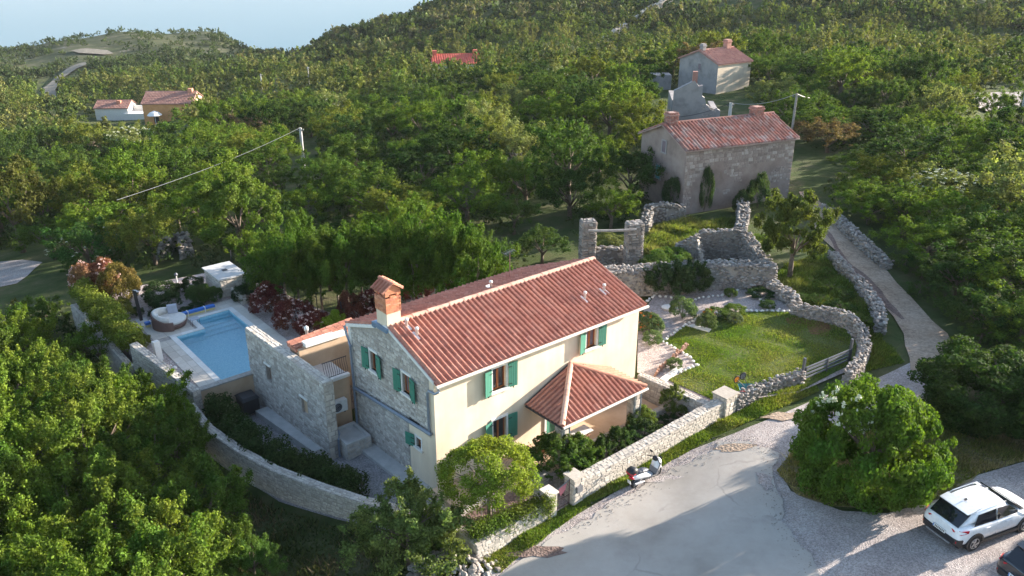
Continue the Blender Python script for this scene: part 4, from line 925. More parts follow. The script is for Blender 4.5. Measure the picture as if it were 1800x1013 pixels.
dry_wall('dry_stone_wall', 'tumbled dry-stone wall along the left side of the dirt track', GL([(1546, 590), (1541, 560), (1525, 530), (1505, 505), (1478, 480), (1462, 455)]), .6, [.8, .8, .7, .6, .7, .5], st=.24)
dry_wall('dry_stone_wall', 'short dry-stone bank below the leaning tree, beside the gravel path', [P(x, y, 1.3)[:2] for x, y in [(1352, 512), (1378, 520), (1400, 536)]], .8, [.9, .7, .5], zb=LZ, st=.26)
dry_wall('dry_stone_wall', 'dry-stone wall along the right side of the dirt track', GL([(1558, 475), (1535, 455), (1505, 430), (1478, 402), (1450, 372)]), .8, [.5, .6, .7, .6, .5], st=.25)
dry_wall('dry_stone_wall', 'long thick dry-stone wall behind the gravel garden', [P(x, y, 1.2)[:2] for x, y in [(1050, 508), (1100, 506), (1150, 504), (1250, 502), (1356, 500)]], 1.3, [1.45, 1.35, 1.45, 1.6, 1.5], zb=LZ, st=.24, nobj=0)
# the ruin with two stone piers and a beam
pA, pB, pC, pD = P(1034, 462, 1.5), P(1114, 470, 1.5), P(1126, 450, 1.5), P(1050, 440, 1.5)
def ruin_pier(label, px, py, w, h):
    o = np.array(P(px, py, 1.2)); u = np.array([.98, .2, 0]); u /= np.linalg.norm(u); v = np.array([-u[1], u[0], 0]); r = thing('stone_pier', tuple(o), label, 'pillar')
    mb = MB(); mb.obox(o+u*.06+v*.06-up*.4, u*(w-.12), v*.7, up*(h+.36)); mb.build('pier_core', M['ruin_stone'], r)
    for (a, uu, ww) in ((o, u, w), (o+u*w, v, .8), (o+v*.8, -v, .8), (o+v*.8+u*w, -u, w)): masonry(r, a-up*.3, uu, up, np.cross(uu, up), ww, h+.3, 'dry_stone', sh=(.10, .22), sw=(.2, .6), depth=.12, nobj=60)
    masonry(r, o+up*h, u, v, up, w, .8, 'dry_stone', sh=(.25, .35), sw=(.25, .5), depth=.12)
ruin_pier('left stone pier of the roofless ruin behind the red roof', 1023, 468, .9, 3.0)
ruin_pier('right stone pier of the roofless ruin, beside the leafy hollow', 1102, 474, 1.0, 3.05)
dry_wall('dry_stone_wall', 'dark rubble wall between the two ruin piers', [P(1044, 452, 1.6)[:2], P(1106, 450, 1.6)[:2]], .6, 1.0, 'ruin_stone', st=.32, zb=1.2)
q0, q1 = np.array(P(1034, 406, 4.1)), np.array(P(1119, 404, 4.1))
mb = MB(); mb.tube([tuple(q0), tuple((q0+q1)/2+np.array([0, 0, -.03])), tuple(q1)], .09, 7); tag(mb.build('wooden_beam', M['weathered'], None, origin=tuple((q0+q1)/2)), 'weathered wooden beam laid across the two ruin piers', 'beam')
dry_wall('dry_stone_wall', 'wedge-shaped broken gable of rubble in the ruin', [P(1188, 455, 1.2)[:2], P(1222, 458, 1.2)[:2], P(1236, 464, 1.2)[:2]], .6, [1.1, 1.9, .3], 'ruin_stone', st=.22, zb=1.1)
dry_wall('dry_stone_wall', 'back wall of the square rubble enclosure in the ruin', [P(1228, 449, 1.2)[:2], P(1270, 448, 1.2)[:2], P(1304, 448, 1.2)[:2]], .6, [1.75, 1.8, 1.85], 'ruin_stone', st=.22, zb=1.2, ragged=.05)
dry_wall('dry_stone_wall', 'right wall of the square rubble enclosure, half collapsed', [P(1306, 450, 1.2)[:2], P(1325, 464, 1.2)[:2], P(1345, 480, 1.2)[:2]], .8, [1.7, 1.2, .8], 'ruin_stone', st=.24, zb=1.2)
dry_wall('dry_stone_wall', 'ruined stone wall in front of the old house, right corner', GL([(1300, 412), (1306, 392), (1303, 372)]), .9, [.6, .9, 1.0], 'ruin_stone', st=.28)
dry_wall('dry_stone_wall', 'stone wall at the foot of the old house, left corner', GL([(1130, 415), (1140, 392), (1168, 386), (1200, 384)]), .8, [.9, 1.3, 1.3, 1.0], 'ruin_stone', st=.28)
dry_wall('dry_stone_wall', 'bright patch of broken wall among trees, above the ruin', GL([(885, 300), (905, 292), (935, 288)]), .9, [.8, 1.2, .8], 'dry_stone', st=.4)
dry_wall('dry_stone_wall', 'tumbled stone wall in the shaded wood behind the pool garden', GL([(280, 460), (300, 440), (325, 435), (330, 455)]), .9, [.7, 1.0, 1.1, .6], 'ruin_stone', st=.4)
dry_wall('dry_stone_wall', 'long dry-stone wall climbing the far hillside', [G(x, y)[:2] for x, y in [(1064, 78), (1085, 62), (1110, 45), (1140, 25), (1165, 12), (1178, 3)]], 1.6, 1.7, 'wall_stone', st=.7)
# stone heap below the planter wall
def heap(name, label, cx, cy, rx, ry, n, st, z=None, mat='dry_stone', nobj=0):
    rs = np.random.RandomState(n); z0 = T(cx, cy) if z is None else z; root = thing(name, (cx, cy, z0), label, 'stone heap'); mb = MB()
    for k in range(n):
        a, r = rs.uniform(0, 6.28), rs.uniform(0, 1)**.5; h = (1-r)*.8*rs.uniform(.3, 1); x, y = cx+rx*r*math.cos(a), cy+ry*r*math.sin(a); s = np.array([1.1, .9, .7])*st*rs.uniform(.6, 1.3)
        if k < nobj: place('stone', ROCKS[k % 8], Matrix.Translation((x, y, z0+h)) @ Matrix.Rotation(a*3, 4, 'Z') @ Matrix.Rotation(a, 4, 'X') @ Matrix.Diagonal((*(s), 1)), root)
        else: V = rock_verts(rs, *(s*.5))+np.array([x, y, z0+h]); mb.add(V.tolist(), IF)
    if mb.f: tag(mb.build('stones', M[mat], root), kind='stuff')
h0 = W(-1.9, -3.9); heap('stone_heap', 'heap of loose grey stones at the foot of the planter wall', h0[0], h0[1], 1.9, 1.3, 340, .26, T(*h0[:2])-.1, nobj=260)
# ================================================================== OLD BUILDINGS
def img_house(name, label, o, yaw, Lx, Wy, he, hr, wallm, gablem, tilekey, nobj=0, pitch=.3, exp=.4, roofside='front', stones=None, overh=.25, ridgef=.5):
    """o: near corner (world), x along the front, y to the rear"""
    root = thing(name, o, label, 'house', yaw); ux = np.array([math.cos(yaw), math.sin(yaw), 0]); uy = np.array([-math.sin(yaw), math.cos(yaw), 0]); O = np.array(o, float)
    Mx = ROOTM[root.name]
    def L2(x, y, z): return tuple(O+ux*x+uy*y+up*z)
    def bl(mb, nm, mat, par=root): mb.v = [L2(*v) for v in mb.v]; return mb.build(nm, mat, par)
    ym = Wy*ridgef
    mb = MB(); mb.add([(0, 0, -2), (Lx, 0, -2), (Lx, 0, he), (0, 0, he)], [(0, 1, 2, 3)]); bl(mb, 'front_wall', wallm)
    mb = MB(); mb.add([(0, Wy, -2), (Lx, Wy, -2), (Lx, Wy, he), (0, Wy, he)], [(3, 2, 1, 0)]); bl(mb, 'rear_wall', wallm)
    mb = MB(); mb.add([(0, 0, -2), (0, Wy, -2), (0, Wy, he), (0, ym, hr), (0, 0, he)], [(4, 3, 2, 1, 0)]); bl(mb, 'gable_wall', gablem); mb = MB(); mb.add([(Lx, 0, -2), (Lx, Wy, -2), (Lx, Wy, he), (Lx, ym, hr), (Lx, 0, he)], [(0, 1, 2, 3, 4)]); bl(mb, 'gable_wall', gablem)
    sl = (hr-he)/ym; a, b = -overh, Lx+overh
    mb = MB(); z0 = he-sl*overh+.05; z1 = hr+.05; zr = z1-(hr-he)/(Wy-ym)*(Wy-ym+overh)
    mb.add([(a, -overh, z0), (b, -overh, z0), (b, ym, z1), (a, ym, z1), (b, Wy+overh, zr), (a, Wy+overh, zr), (a, -overh, z0-.1), (b, -overh, z0-.1), (b, ym, z1-.1), (a, ym, z1-.1), (b, Wy+overh, zr-.1), (a, Wy+overh, zr-.1)], [(0, 1, 2, 3), (3, 2, 4, 5), (0, 6, 7, 1), (1, 7, 8, 2), (2, 8, 10, 4), (3, 9, 6, 0), (5, 11, 9, 3)])
    rf = bl(mb, 'roof', M[tilekey])
    v = uy*(ym+overh)+up*(z1-z0); l = np.linalg.norm(v); v /= l
    f = tile_roof(rf, L2(a, -overh, z0), ux, v, b-a, l, tilekey, pitch=pitch, exp=exp, nobj=nobj, jit=.03 if 'old' in tilekey else .006)
    v = -uy*(Wy-ym+overh)+up*(z1-zr); l = np.linalg.norm(v); v /= l
    g = tile_roof(rf, L2(b, Wy+overh, zr), -ux, v, b-a, l, tilekey, pitch=pitch, exp=exp, nobj=0, jit=.02); f.add(g.v, g.f)
    tag(f.build('tile_field', M[tilekey], rf), kind='stuff')
    mb = MB(); mb.tube([(a, ym, z1+.03), (b, ym, z1+.03)], .13, 8); bl(mb, 'ridge_cap', M[tilekey], rf)
    return root, L2, bl, ux, uy, rf
# old stone house behind the ruin
oz = 1.7; o1 = np.array(P(1199, 362, oz)); o2 = np.array(P(1386, 335, oz)); yw = math.atan2(o2[1]-o1[1], o2[0]-o1[0]); Lh = float(np.linalg.norm((o2-o1)[:2]))
print('old house', o1, o2, Lh, math.degrees(yw))
OH, L2, bl, ux, uy, rf = img_house('old_stone_house', 'weathered old stone house with patchy orange tiled roof and two brick chimneys', tuple(o1), yw, Lh, 6.4, 4.45, 5.75, M['old_render'], M['old_render'], 'old_tile', nobj=300, pitch=.32, exp=.42, ridgef=.5)
rng = random.Random(5)
from mathutils import noise as mn
masonry(OH, L2(0, 0, -.5), ux, up, -uy, Lh, 4.8, 'old_stone', sh=(.16, .3), sw=(.2, .5), depth=.04, inside=lambda s, t: (mn.noise(Vector((s*.5, t*.6, 3)))+(t-2.0)*.26+(.35 if (s < .8 or s > Lh-.8) else 0)) > .02)
for x, y0_, w_, h0_, h1_ in ((.2, 3.2, .8, 5.4, 6.75), (Lh-1.9, 3.3, .85, 5.4, 6.55)):
    mb = MB(); mb.box(x+.1, x+w_-.1, y0_-w_/2+.1, y0_+w_/2-.1, h0_, h1_-.05); c = bl(mb, 'chimney', M['old_brick'], OH)
    for (A_1, uu) in (((x, y0_-w_/2), ux), ((x, y0_+w_/2), -uy), ((x+w_, y0_-w_/2), uy)):
        nn_ = np.cross(uu, up); masonry(c, L2(*A_1, h0_), uu, up, nn_, w_, h1_-h0_, 'old_brick', sh=(.1, .14), sw=(.2, .3), depth=.04, name='brick')
    mb = MB(); mb.box(x-.06, x+w_+.06, y0_-w_/2-.06, y0_+w_/2+.06, h1_-.3, h1_-.2); bl(mb, 'chimney_band', M['old_brick'], c)
def gwin(root, bl, x, y, w, z0, z1, mat, nm='window', shut=None):
    mb = MB(); mb.box(x-.05, x-.01, y-w/2, y+w/2, z0, z1); p = bl(mb, nm, mat, root)
    mb = MB(); mb.box(x-.07, x-.0, y-w/2-.12, y-w/2, z0, z1); mb.box(x-.07, x-.0, y+w/2, y+w/2+.12, z0, z1); mb.box(x-.07, x, y-w/2-.12, y+w/2+.12, z1, z1+.1); mb.box(x-.09, x, y-w/2-.15, y+w/2+.15, z0-.1, z0); bl(mb, 'window_surround', M['grey_render'], root); return p
gwin(OH, bl, 0, 3.0, .5, 3.6, 4.5, M['curtain']); gwin(OH, bl, 0, 3.6, .6, 1.3, 2.4, M['turq'], 'shutter')
# roofless ruin behind it
rz = 1.4; r0 = np.array(P(1178, 236, rz)); r1 = np.array(P(1262, 238, rz)); vx = (r1-r0)[:2]; wl = float(np.linalg.norm(vx)); ya = math.atan2(vx[1], vx[0]); rux = np.array([math.cos(ya), math.sin(ya), 0]); ruy = np.array([-math.sin(ya), math.cos(ya), 0])
RU = thing('roofless_ruin', tuple(r0), 'tall grey gable wall of a roofless ruined house with a broken right edge', 'ruin', ya)
prof_ = [(0, -2), (wl, -2), (wl, 2.6), (wl*.94, 2.75), (wl*.86, 2.5), (wl*.80, 2.7), (wl*.74, 3.1), (wl*.70, 3.2), (wl*.66, 3.9), (wl*.60, 4.1), (wl*.60, 5.2), (wl*.52, 5.1), (wl*.42, 5.7), (wl*.28, 5.3), (wl*.02, 4.6)]
mb = MB(); n_ = len(prof_)
mb.add([tuple(r0+rux*s+up*t) for s, t in prof_]+[tuple(r0+rux*s+ruy*.7+up*t) for s, t in prof_], [tuple(range(n_)), tuple(range(n_, 2*n_))[::-1]]+[(i, n_+i, n_+(i+1) % n_, (i+1) % n_) for i in range(n_)])
mb.build('gable_wall', M['grey_render'], RU)
mb = MB(); mb.obox(r0+rux*wl*.38+ruy*.05+up*5.4, rux*.5, ruy*.5, up*1.2); mb.build('chimney', M['old_brick'], RU)
mb = MB(); mb.obox(r0+ruy*.7-up*2, rux*.6, ruy*6, up*5.5); mb.obox(r0+rux*(wl-.6)+ruy*.7-up*2, rux*.6, ruy*6, up*4.4); mb.build('side_walls', M['grey_render'], RU)
dry_wall('rubble_edge', 'heap of pale rubble on the broken edge of the roofless ruin', [tuple((r0+rux*wl*.64+ruy*.4)[:2]), tuple((r0+rux*wl*.9+ruy*.4)[:2])], .8, [3.2, 2.5], 'dry_stone', st=.3, zb=rz, cat='rubble')
# far grey house
fz = 1.0; f0 = np.array(P(1258, 165, fz)); 
FH, L2b, bl2, ux2, uy2, rf2 = img_house('far_grey_house', 'grey two-storey house with red tiled roof and two chimneys, beyond the roofless ruin', tuple(f0), R_(33), 6.4, 7.4, 3.9, 5.3, M['stucco'], M['grey_render'], 'far_tile', nobj=0, pitch=.35, exp=.6, overh=.2)
for x, y_, w_, h1_, m_ in ((.3, 3.7, .6, 6.2, 'grey_render'), (4.9, 3.7, .8, 6.5, 'old_brick')):
    mb = MB(); mb.box(x, x+w_, y_-w_/2, y_+w_/2, 4.6, h1_); mb.box(x-.08, x+w_+.08, y_-w_/2-.08, y_+w_/2+.08, h1_-.35, h1_-.2); bl2(mb, 'chimney', M[m_])
gwin(FH, bl2, 0, 3.4, .5, 2.8, 3.6, M['curtain'])
# bright red roof far up
z_ = T(*P(765, 132, -13)[:2]); q = np.array(G(762, 140)); 
RH, L3, bl3, _, _, _ = img_house('red_roof_house', 'distant house with bright red roof and two red chimneys in the trees', tuple(q), R_(9), 10, 7, 3.1, 4.6, M['white'], M['white'], 'red_tile', nobj=0, pitch=.5, exp=.8)
for x in (.2, 8.9): mb = MB(); mb.box(x, x+.9, 3.1, 3.9, 4.1, 5.5); bl3(mb, 'chimney', M['red_tile'])
# left houses
q = np.array(G(256, 222)); LH, L4, bl4, _, _, _ = img_house('orange_house', 'distant orange-rendered house with a long pale tiled roof, left valley', tuple(q), R_(2), 10.2, 7.5, 4.6, 6.3, surf('orange_render', (.56, .26, .10), (.66, .33, .14), 1, .9, 20, .2, .02), M['tan_stucco'], 'far_tile', nobj=0, pitch=.3, exp=.7)
mb = MB(); mb.box(8.6, 9.5, 3.2, 4.2, 5.8, 7.0); bl4(mb, 'chimney', M['brick'])
mb = MB(); mb.box(2.0, 3.0, -.06, -.01, .6, 1.9); mb.box(6.4, 7.3, -.06, -.01, .6, 1.9); bl4(mb, 'window', M['glass'])
q = np.array(G(170, 212)); LH2, L5, bl5, _, _, _ = img_house('white_bungalow', 'distant white low building with pale tiled roof, left of the orange house', tuple(q), R_(3), 7.0, 5.2, 2.6, 3.7, M['white'], M['white'], 'far_tile', nobj=0, pitch=.3, exp=.7)
mb = MB(); mb.box(4.4, 5.2, 1.2, 2.0, 3.0, 3.9); bl5(mb, 'chimney', M['brick'])
q = np.array(G(228, 212)); tr = thing('white_terrace', tuple(q), 'small white walled terrace between the bungalow and the orange house', 'terrace', R_(2))
mb = MB(); mb.obox(q-np.array([1.2, 0, 3]), (4.6, 0, 0), (0, 4, 0), (0, 0, 4.4)); mb.build('terrace_slab', M['white'], tr)
mb = MB(); mb.obox(q+np.array([-1.2, 3.7, 1.4]), (4.6, 0, 0), (0, .25, 0), (0, 0, 1.1)); mb.build('parapet', M['white'], tr)
q = np.array(G(275, 222)); mb = MB(); mb.lathe([(.05, 0), (.05, 2.2), (1.5, 2.25), (.9, 2.8), (.1, 3.1)], tuple(q), 10); tag(mb.build('white_parasol', M['white'], None, origin=tuple(q)), 'white parasol standing among trees below the orange house', 'parasol')
q = np.array(P(1165, 150, 1)); mb = MB(); mb.box(q[0]-1.5, q[0]+1.2, q[1], q[1]+2.5, -1, 2.4); tag(mb.build('stone_shed', M['grey_render'], None, origin=tuple(q)), 'small grey stone shed among trees, left of the far grey house', 'shed')
# poles and cables
def pole(label, px, py0, py1, r=.11, wood=False, arm=False, dist=None, group=None):
    b = G(px, py0) if dist is None else None
    if b is None:
        for z in np.arange(-20, 10, .2):
            p = P(px, py0, z)
            if math.hypot(*p[:2]) > dist: b = p
    d = b[1]; c, s = math.cos(PITCH), math.sin(PITCH)
    z1 = b[2]
    while pix(b[0], b[1], z1)[1] > py1: z1 += .1
    root = thing('utility_pole', b, label, 'utility pole', 0, group)
    mb = MB(); mb.tube([(b[0], b[1], b[2]-3), (b[0]+.03, b[1], z1)], r*1.25, 8, r); mb.build('pole_shaft', M['weathered'] if wood else M['concrete'], root)
    mb = MB(); mb.tube([(b[0]-.35, b[1], z1-.3), (b[0]+.35, b[1], z1-.3)], .035, 6); mb.build('cross_arm', M['greymetal'], root)
    for sx in (-.3, .3): mb = MB(); mb.lathe([(.05, 0), (.07, .08), (.04, .16)], (b[0]+sx, b[1], z1-.28), 8); mb.build('insulator', M['greymetal'], root)
    return (b[0], b[1], z1)
p1 = pole('grey utility pole in the wood, holding the cable that drops left', 531, 262, 225, .15, dist=92)
p2 = pole('stout grey pole standing right behind the old house roof', 1281, 216, 182, .17, dist=92)
p3 = pole('tall leaning-looking pole right of the old house roof', 1391, 236, 166, .11, True, dist=88)
p4 = pole('pole at the far end of the pale cable, right of the valley', 1491, 136, 115, .12, dist=150)
p5 = pole('pole at the right edge of the picture beside the gravel clearing', 1797, 188, 148, .12, dist=112)
p6 = pole('thin pole left of the bright red roof', 747, 145, 104, .12, dist=190)
p7 = pole('thin pole in the middle of the wood, right of the brown shrub', 697, 196, 172, .12, dist=140)
p8 = pole('small pole with crossarm in the left wood', 459, 143, 131, .12, dist=200)
p9 = pole('tall thin pole in the left middle wood', 544, 155, 118, .12, dist=190)
def cable(label, a, b, sag, r=.03, mat='cable'):
    a, b = np.array(a), np.array(b); pts = [tuple(a+(b-a)*t-up*sag*4*t*(1-t)) for t in np.linspace(0, 1, 14)]
    mb = MB(); mb.tube(pts, r, 5, cap=False); tag(mb.build('overhead_cable', M[mat], None, origin=pts[7]), label, 'cable')
cable('pale overhead cable from the tall pole to the far right pole', p3, p4, 2.2, .045); cable('pale overhead cable from the stout pole to the tall pole', p2, p3, .5, .03)
cl = P(205, 352, 5.5); cable('long pale cable crossing the wood down to the left', p1, cl, .35, .014, 'greymetal2')
cable('dark cable crossing in front of the roofless ruin', tuple(r0+np.array([0, -1, 2.0])), p2, .3, .03, 'cabledark')
# ================================================================== VEGETATION
def crown_arrays(seed, R, H, nc, nl, ls, cr=.34, inner=.55, low=-.45, asp=.6, clumpdir=.7, irr=.25, up_bias=0., shoot=1.):
    rs = np.random.RandomState(seed); d = rs.normal(size=(nc*3, 3)); d /= np.linalg.norm(d, axis=1, keepdims=True); d = d[d[:, 2] > low][:nc]; nc = len(d)
    ph = rs.uniform(0, 6.28, 6); lob = 1+irr*(np.sin(3*np.arctan2(d[:, 1], d[:, 0])+ph[0])*.5+np.sin(5*d[:, 2]+ph[1])*.5+rs.uniform(-.6, .6, nc))
    rad = rs.uniform(inner, 1, nc)**.6*lob; C = d*rad[:, None]*np.array([R, R, H]); crr = cr*R*rs.uniform(.45, 1.4, nc)
    w = crr**2; k = rs.choice(nc, nl, p=w/w.sum()); e = rs.normal(size=(nl, 3)); e /= np.linalg.norm(e, axis=1, keepdims=True)
    e += d[k]*clumpdir; e[:, 2] += up_bias; e /= np.linalg.norm(e, axis=1, keepdims=True)
    td = d+np.array([0, 0, .55])+rs.normal(size=(nc, 3))*.45; td /= np.linalg.norm(td, axis=1, keepdims=True); tt = rs.uniform(-.5, 1.25, nl); rr = np.clip(abs(rs.normal(size=nl))*.42+.18, 0, 1.15)*np.clip(1.15-.62*np.maximum(tt, 0), .2, 1)
    pos = C[k]+e*(crr[k]*rr)[:, None]+td[k]*(crr[k]*tt*shoot)[:, None] if shoot else C[k]+e*(crr[k]*rs.uniform(.55, 1.12, nl))[:, None]*np.array([1, 1, .8])
    nrm = e+rs.normal(size=(nl, 3))*.55; nrm /= np.linalg.norm(nrm, axis=1, keepdims=True)
    t = np.cross(nrm, rs.normal(size=(nl, 3))); t /= np.linalg.norm(t, axis=1, keepdims=True); b = np.cross(nrm, t); s = ls*rs.uniform(.6, 1.35, nl)[:, None]
    return np.stack([pos-t*s*.5, pos-b*s*.5*asp, pos+t*s*.5, pos+b*s*.5*asp], 1).astype(np.float32)
def crown(name, seed, *a, mat='leaf', **k): return quads_mesh(name, crown_arrays(seed, *a, **k), M[mat])
def trunk_mesh(seed, h, r, spread, n=6, mat='bark', split=.35):
    rs = np.random.RandomState(seed); mb = MB(); mb.tube([(0, 0, -.4), (rs.uniform(-.1, .1), rs.uniform(-.1, .1), h*split), (rs.uniform(-.2, .2), rs.uniform(-.2, .2), h*.75)], [r*1.3, r, r*.5], 7)
    for i in range(n):
        a = i*6.28/n+rs.uniform(-.4, .4); z0 = h*(split+rs.uniform(-.05, .25)); L = spread*rs.uniform(.6, 1)
        m = (math.cos(a)*L*.5, math.sin(a)*L*.5, z0+(h-z0)*.45); e = (math.cos(a)*L, math.sin(a)*L, z0+(h-z0)*rs.uniform(.7, 1.05))
        mb.tube([(0, 0, z0), m, e], [r*.55, r*.36, r*.1], 5)
        for q in range(2):
            a2 = a+rs.uniform(-.9, .9); mb.tube([m, (m[0]+math.cos(a2)*L*.35, m[1]+math.sin(a2)*L*.35, m[2]+h*rs.uniform(.05, .22))], [r*.28, r*.07], 4)
    return mesh_from('trunk', mb.v, mb.f, M[mat], None, True)
# shared crowns: mid-distance variants (R=1 unit ~ 2.6 m)
MIDC = [crown('crown', 100+i, 2.6, 1.9+.25*(i % 3), 60+8*i, 12500, .155, cr=.20, irr=.38, low=-.5, inner=.4, clumpdir=.45, shoot=.5) for i in range(7)]
NEARC = [crown('crown', 200+i, 2.8, 2.2, 150, 34000, .125, cr=.14, irr=.40, low=-.45, inner=.4, clumpdir=.4) for i in range(4)]
TR = [trunk_mesh(i, 3.4, .16, 1.9) for i in range(4)]; TRN = [trunk_mesh(20+i, 3.6, .15, 2.0, 8) for i in range(3)]
TRS = [trunk_mesh(40+i, 5.0, .09, 1.0, 5, 'palebark', .45) for i in range(3)]
GREENS = [(.07, .115, .018), (.05, .09, .018)]
def tree(name, label, x, y, s, hz_=1., crowns=MIDC, trunks=TR, col=None, group=None, cz=2.9, z=None, cat='tree', blossom=None, k=None, sz=None):
    col = tuple(v*q for v, q in zip(col or rnd.choice(GREENS), (.84, .93, .95))); z = T(x, y) if z is None else z; a = rnd.uniform(0, 6.28); root = thing(name, (x, y, z), label, cat, a, group)
    k = rnd.randrange(len(crowns)) if k is None else k; c = col or rnd.choice(GREENS); j = rnd.uniform(.88, 1.12); c = tuple(v*j for v in c)
    Mt = ROOTM[root.name] @ Matrix.Diagonal((s, s, s*hz_, 1))
    place('trunk', trunks[k % len(trunks)], Mt, root)
    place('crown', crowns[k], Mt @ Matrix.Translation((0, 0, cz)) @ Matrix.Diagonal((1, 1, sz or 1, 1)), root, c)
    if blossom: place('blossom', blossom, Mt @ Matrix.Translation((0, 0, cz)), root)
    return root
def blossom_mesh(seed, R, H, n, ls, mat='blossom'):
    rs = np.random.RandomState(seed); d = rs.normal(size=(n, 3)); d[:, 2] = abs(d[:, 2])*.8+.1; d /= np.linalg.norm(d, axis=1, keepdims=True); V = []
    c = d*np.array([R, R, H])*rs.uniform(.95, 1.12, (n, 1)); m = 14; pos = np.repeat(c, m, 0)+rs.normal(size=(n*m, 3))*ls*np.array([.8, .8, .35]); nrm = np.array([0, 0, 1.])+rs.normal(size=(n*m, 3))*.5
    nrm /= np.linalg.norm(nrm, axis=1, keepdims=True); t = np.cross(nrm, rs.normal(size=(n*m, 3))); t /= np.linalg.norm(t, axis=1, keepdims=True); b = np.cross(nrm, t); s = ls*.55
    return quads_mesh('blossom', np.stack([pos-t*s, pos-b*s, pos+t*s, pos+b*s], 1).astype(np.float32), M[mat])
BL = blossom_mesh(1, 2.6, 2.0, 26, .06); BLm = blossom_mesh(2, 2.55, 2.0, 70, .10)
def at_crown(px, py, h):   # world xy where a point h metres above the terrain shows at this pixel
    g = G(px, py, h); return g[0], g[1]
print('t: crowns')
# --- single trees one can point to
x, y = W2(.30, -2.85)
rt_ = thing('round_tree', (x, y, .6), 'clipped ball-shaped young tree with bare inner branches, by the sunlit house corner', 'tree', .4)
mb = MB(); rs = np.random.RandomState(5)
mb.tube([(0, 0, -.2), (.02, 0, .9), (0, .02, 1.35)], [.10, .085, .08], 8)
tips = []
for i in range(13):
    a = i*2.4; el = rs.uniform(.25, 1.1); L = rs.uniform(1.2, 1.6); d = (math.cos(a)*math.cos(el), math.sin(a)*math.cos(el), math.sin(el)); m = tuple(q*L*.5+(0, 0, 1.3)[j] for j, q in enumerate(d)); e_ = tuple(q*L+(0, 0, 1.25)[j] for j, q in enumerate(d)); mb.tube([(0, 0, 1.25), m, e_], [.05, .03, .012], 5)
    for q in range(4):
        a2 = a+rs.uniform(-.8, .8); e2 = el+rs.uniform(-.5, .6); mb.tube([m, (m[0]+math.cos(a2)*math.cos(e2)*.75, m[1]+math.sin(a2)*math.cos(e2)*.75, m[2]+math.sin(e2)*.75)], [.02, .006], 4)
place('trunk', mesh_from('trunk', mb.v, mb.f, M['palebark'], None, True), ROOTM[rt_.name], rt_)
ca = crown_arrays(77, 1.72, 1.05, 120, 26000, .085, cr=.17, inner=.80, low=-.35, irr=.06, clumpdir=.3, shoot=0)
sparse = ca[(ca[:, 0, 2] > -.25) | (np.random.RandomState(2).uniform(size=len(ca)) < .45)]
place('crown', quads_mesh('crown', sparse, M['leaf']), ROOTM[rt_.name] @ Matrix.Translation((0, 0, 2.0)), rt_, (.16, .21, .028))
for dx, dy in ((.28, .1), (-.25, .15), (.05, -.3)):
    mb = MB(); mb.tube([(dx, dy, -.1), (dx, dy, 1.3)], .022, 6); place('stake', mesh_from('stake', mb.v, mb.f, M['weathered']), ROOTM[rt_.name], rt_)
BIGB = crown('crown', 401, 3.0, 2.0, 230, 56000, .14, cr=.14, irr=.12, low=-.8, inner=.6, clumpdir=.4, shoot=0)
def big(name, label, px, py, h, s, col, blossom=None, cz=1.9, mesh=BIGB, trunks=TRN, sz=1., hz_=1.):
    x, y = at_crown(px, py, h); return tree(name, label, x, y, s, hz_, [mesh], trunks, col, cz=cz, blossom=blossom, k=0, sz=sz)
blp = crown_arrays(9, 3.1, 2.2, 20, 500, .2, cr=.12, low=0, inner=.95); blp = blp[(blp[:, 0, 2] > .2) & (blp[:, 0, 0] < .2)]
BLP = quads_mesh('blossom', blp, M['blossom'])
b1 = big('elder_bush', 'huge round green bush with white blossom, standing between the street and the metal gate', 1530, 800, 1.7, .89, (.095, .15, .02), cz=2.3, sz=1.38)
b1.rotation_euler = (0, 0, 0)
ROOTM[b1.name] = Matrix.Translation(b1.location); place('blossom', quads_mesh('blossom', crown_arrays(10, 1.1, .95, 34, 800, .10, cr=.09, low=-.6, inner=.8), M['blossom']), Matrix.Translation(Vector(b1.location)+Vector((-1.5, -.2, 3.5))), b1)
big('dark_bush', 'large dark green tree at the right edge, right of the blossoming bush', 1765, 672, 2.0, 1.12, (.05, .082, .018), cz=2.0, hz_=.68)
big('dark_bush', 'dark green tree cut by the right edge, behind the parked cars', 1860, 715, 1.6, .8, (.05, .085, .018), cz=2.0, hz_=.65)
x, y = at_crown(715, 945, 1.3); tree('olive_like_bush', 'loose grey-green multi-stemmed bush below the house, by the yard wall end', x, y, .66, 1., [crown('crown', 411, 2.9, 2.3, 100, 26000, .16, cr=.20, irr=.35, low=-.6, inner=.3)], TRN, (.13, .155, .045), cz=2.3, k=0)
x, y = at_crown(760, 905, 1.8); tree('sapling', 'thin upright shoots of a young bush beside the planter wall', x-.3, y, .34, 1.3, NEARC[:1], TRN, (.14, .18, .04), cz=2.6, k=0)
x, y = P(1388, 490, LZ)[:2]; lt = tree('leaning_tree', 'leafy yellow-green tree with dark leaning trunk above the lawn', x, y, .88, 1.15, [crown('crown', 421, 2.35, 2.2, 110, 34000, .16, cr=.19, irr=.3, low=-.8, inner=.35, shoot=.6)], TR, (.095, .11, .025), cz=3.2, z=LZ+.1, k=0)
x, y = at_crown(417, 385, 2.9); tree('round_crowned_tree', 'big bright round-crowned tree in the wood above the pool shed', x, y, 1.1, 1., [crown('crown', 431, 2.7, 2.35, 90, 24000, .17, cr=.17, irr=.10, low=-.6, inner=.6, shoot=0)], TR, (.10, .14, .022), cz=3.0, k=0)
x, y = at_crown(22, 365, 4.0); tree('brown_green_tree', 'tall olive-brown tree with visible trunk at the left edge', x, y, 1.35, 1.1, [MIDC[3]], TR, (.09, .088, .022), cz=3.3, k=0)
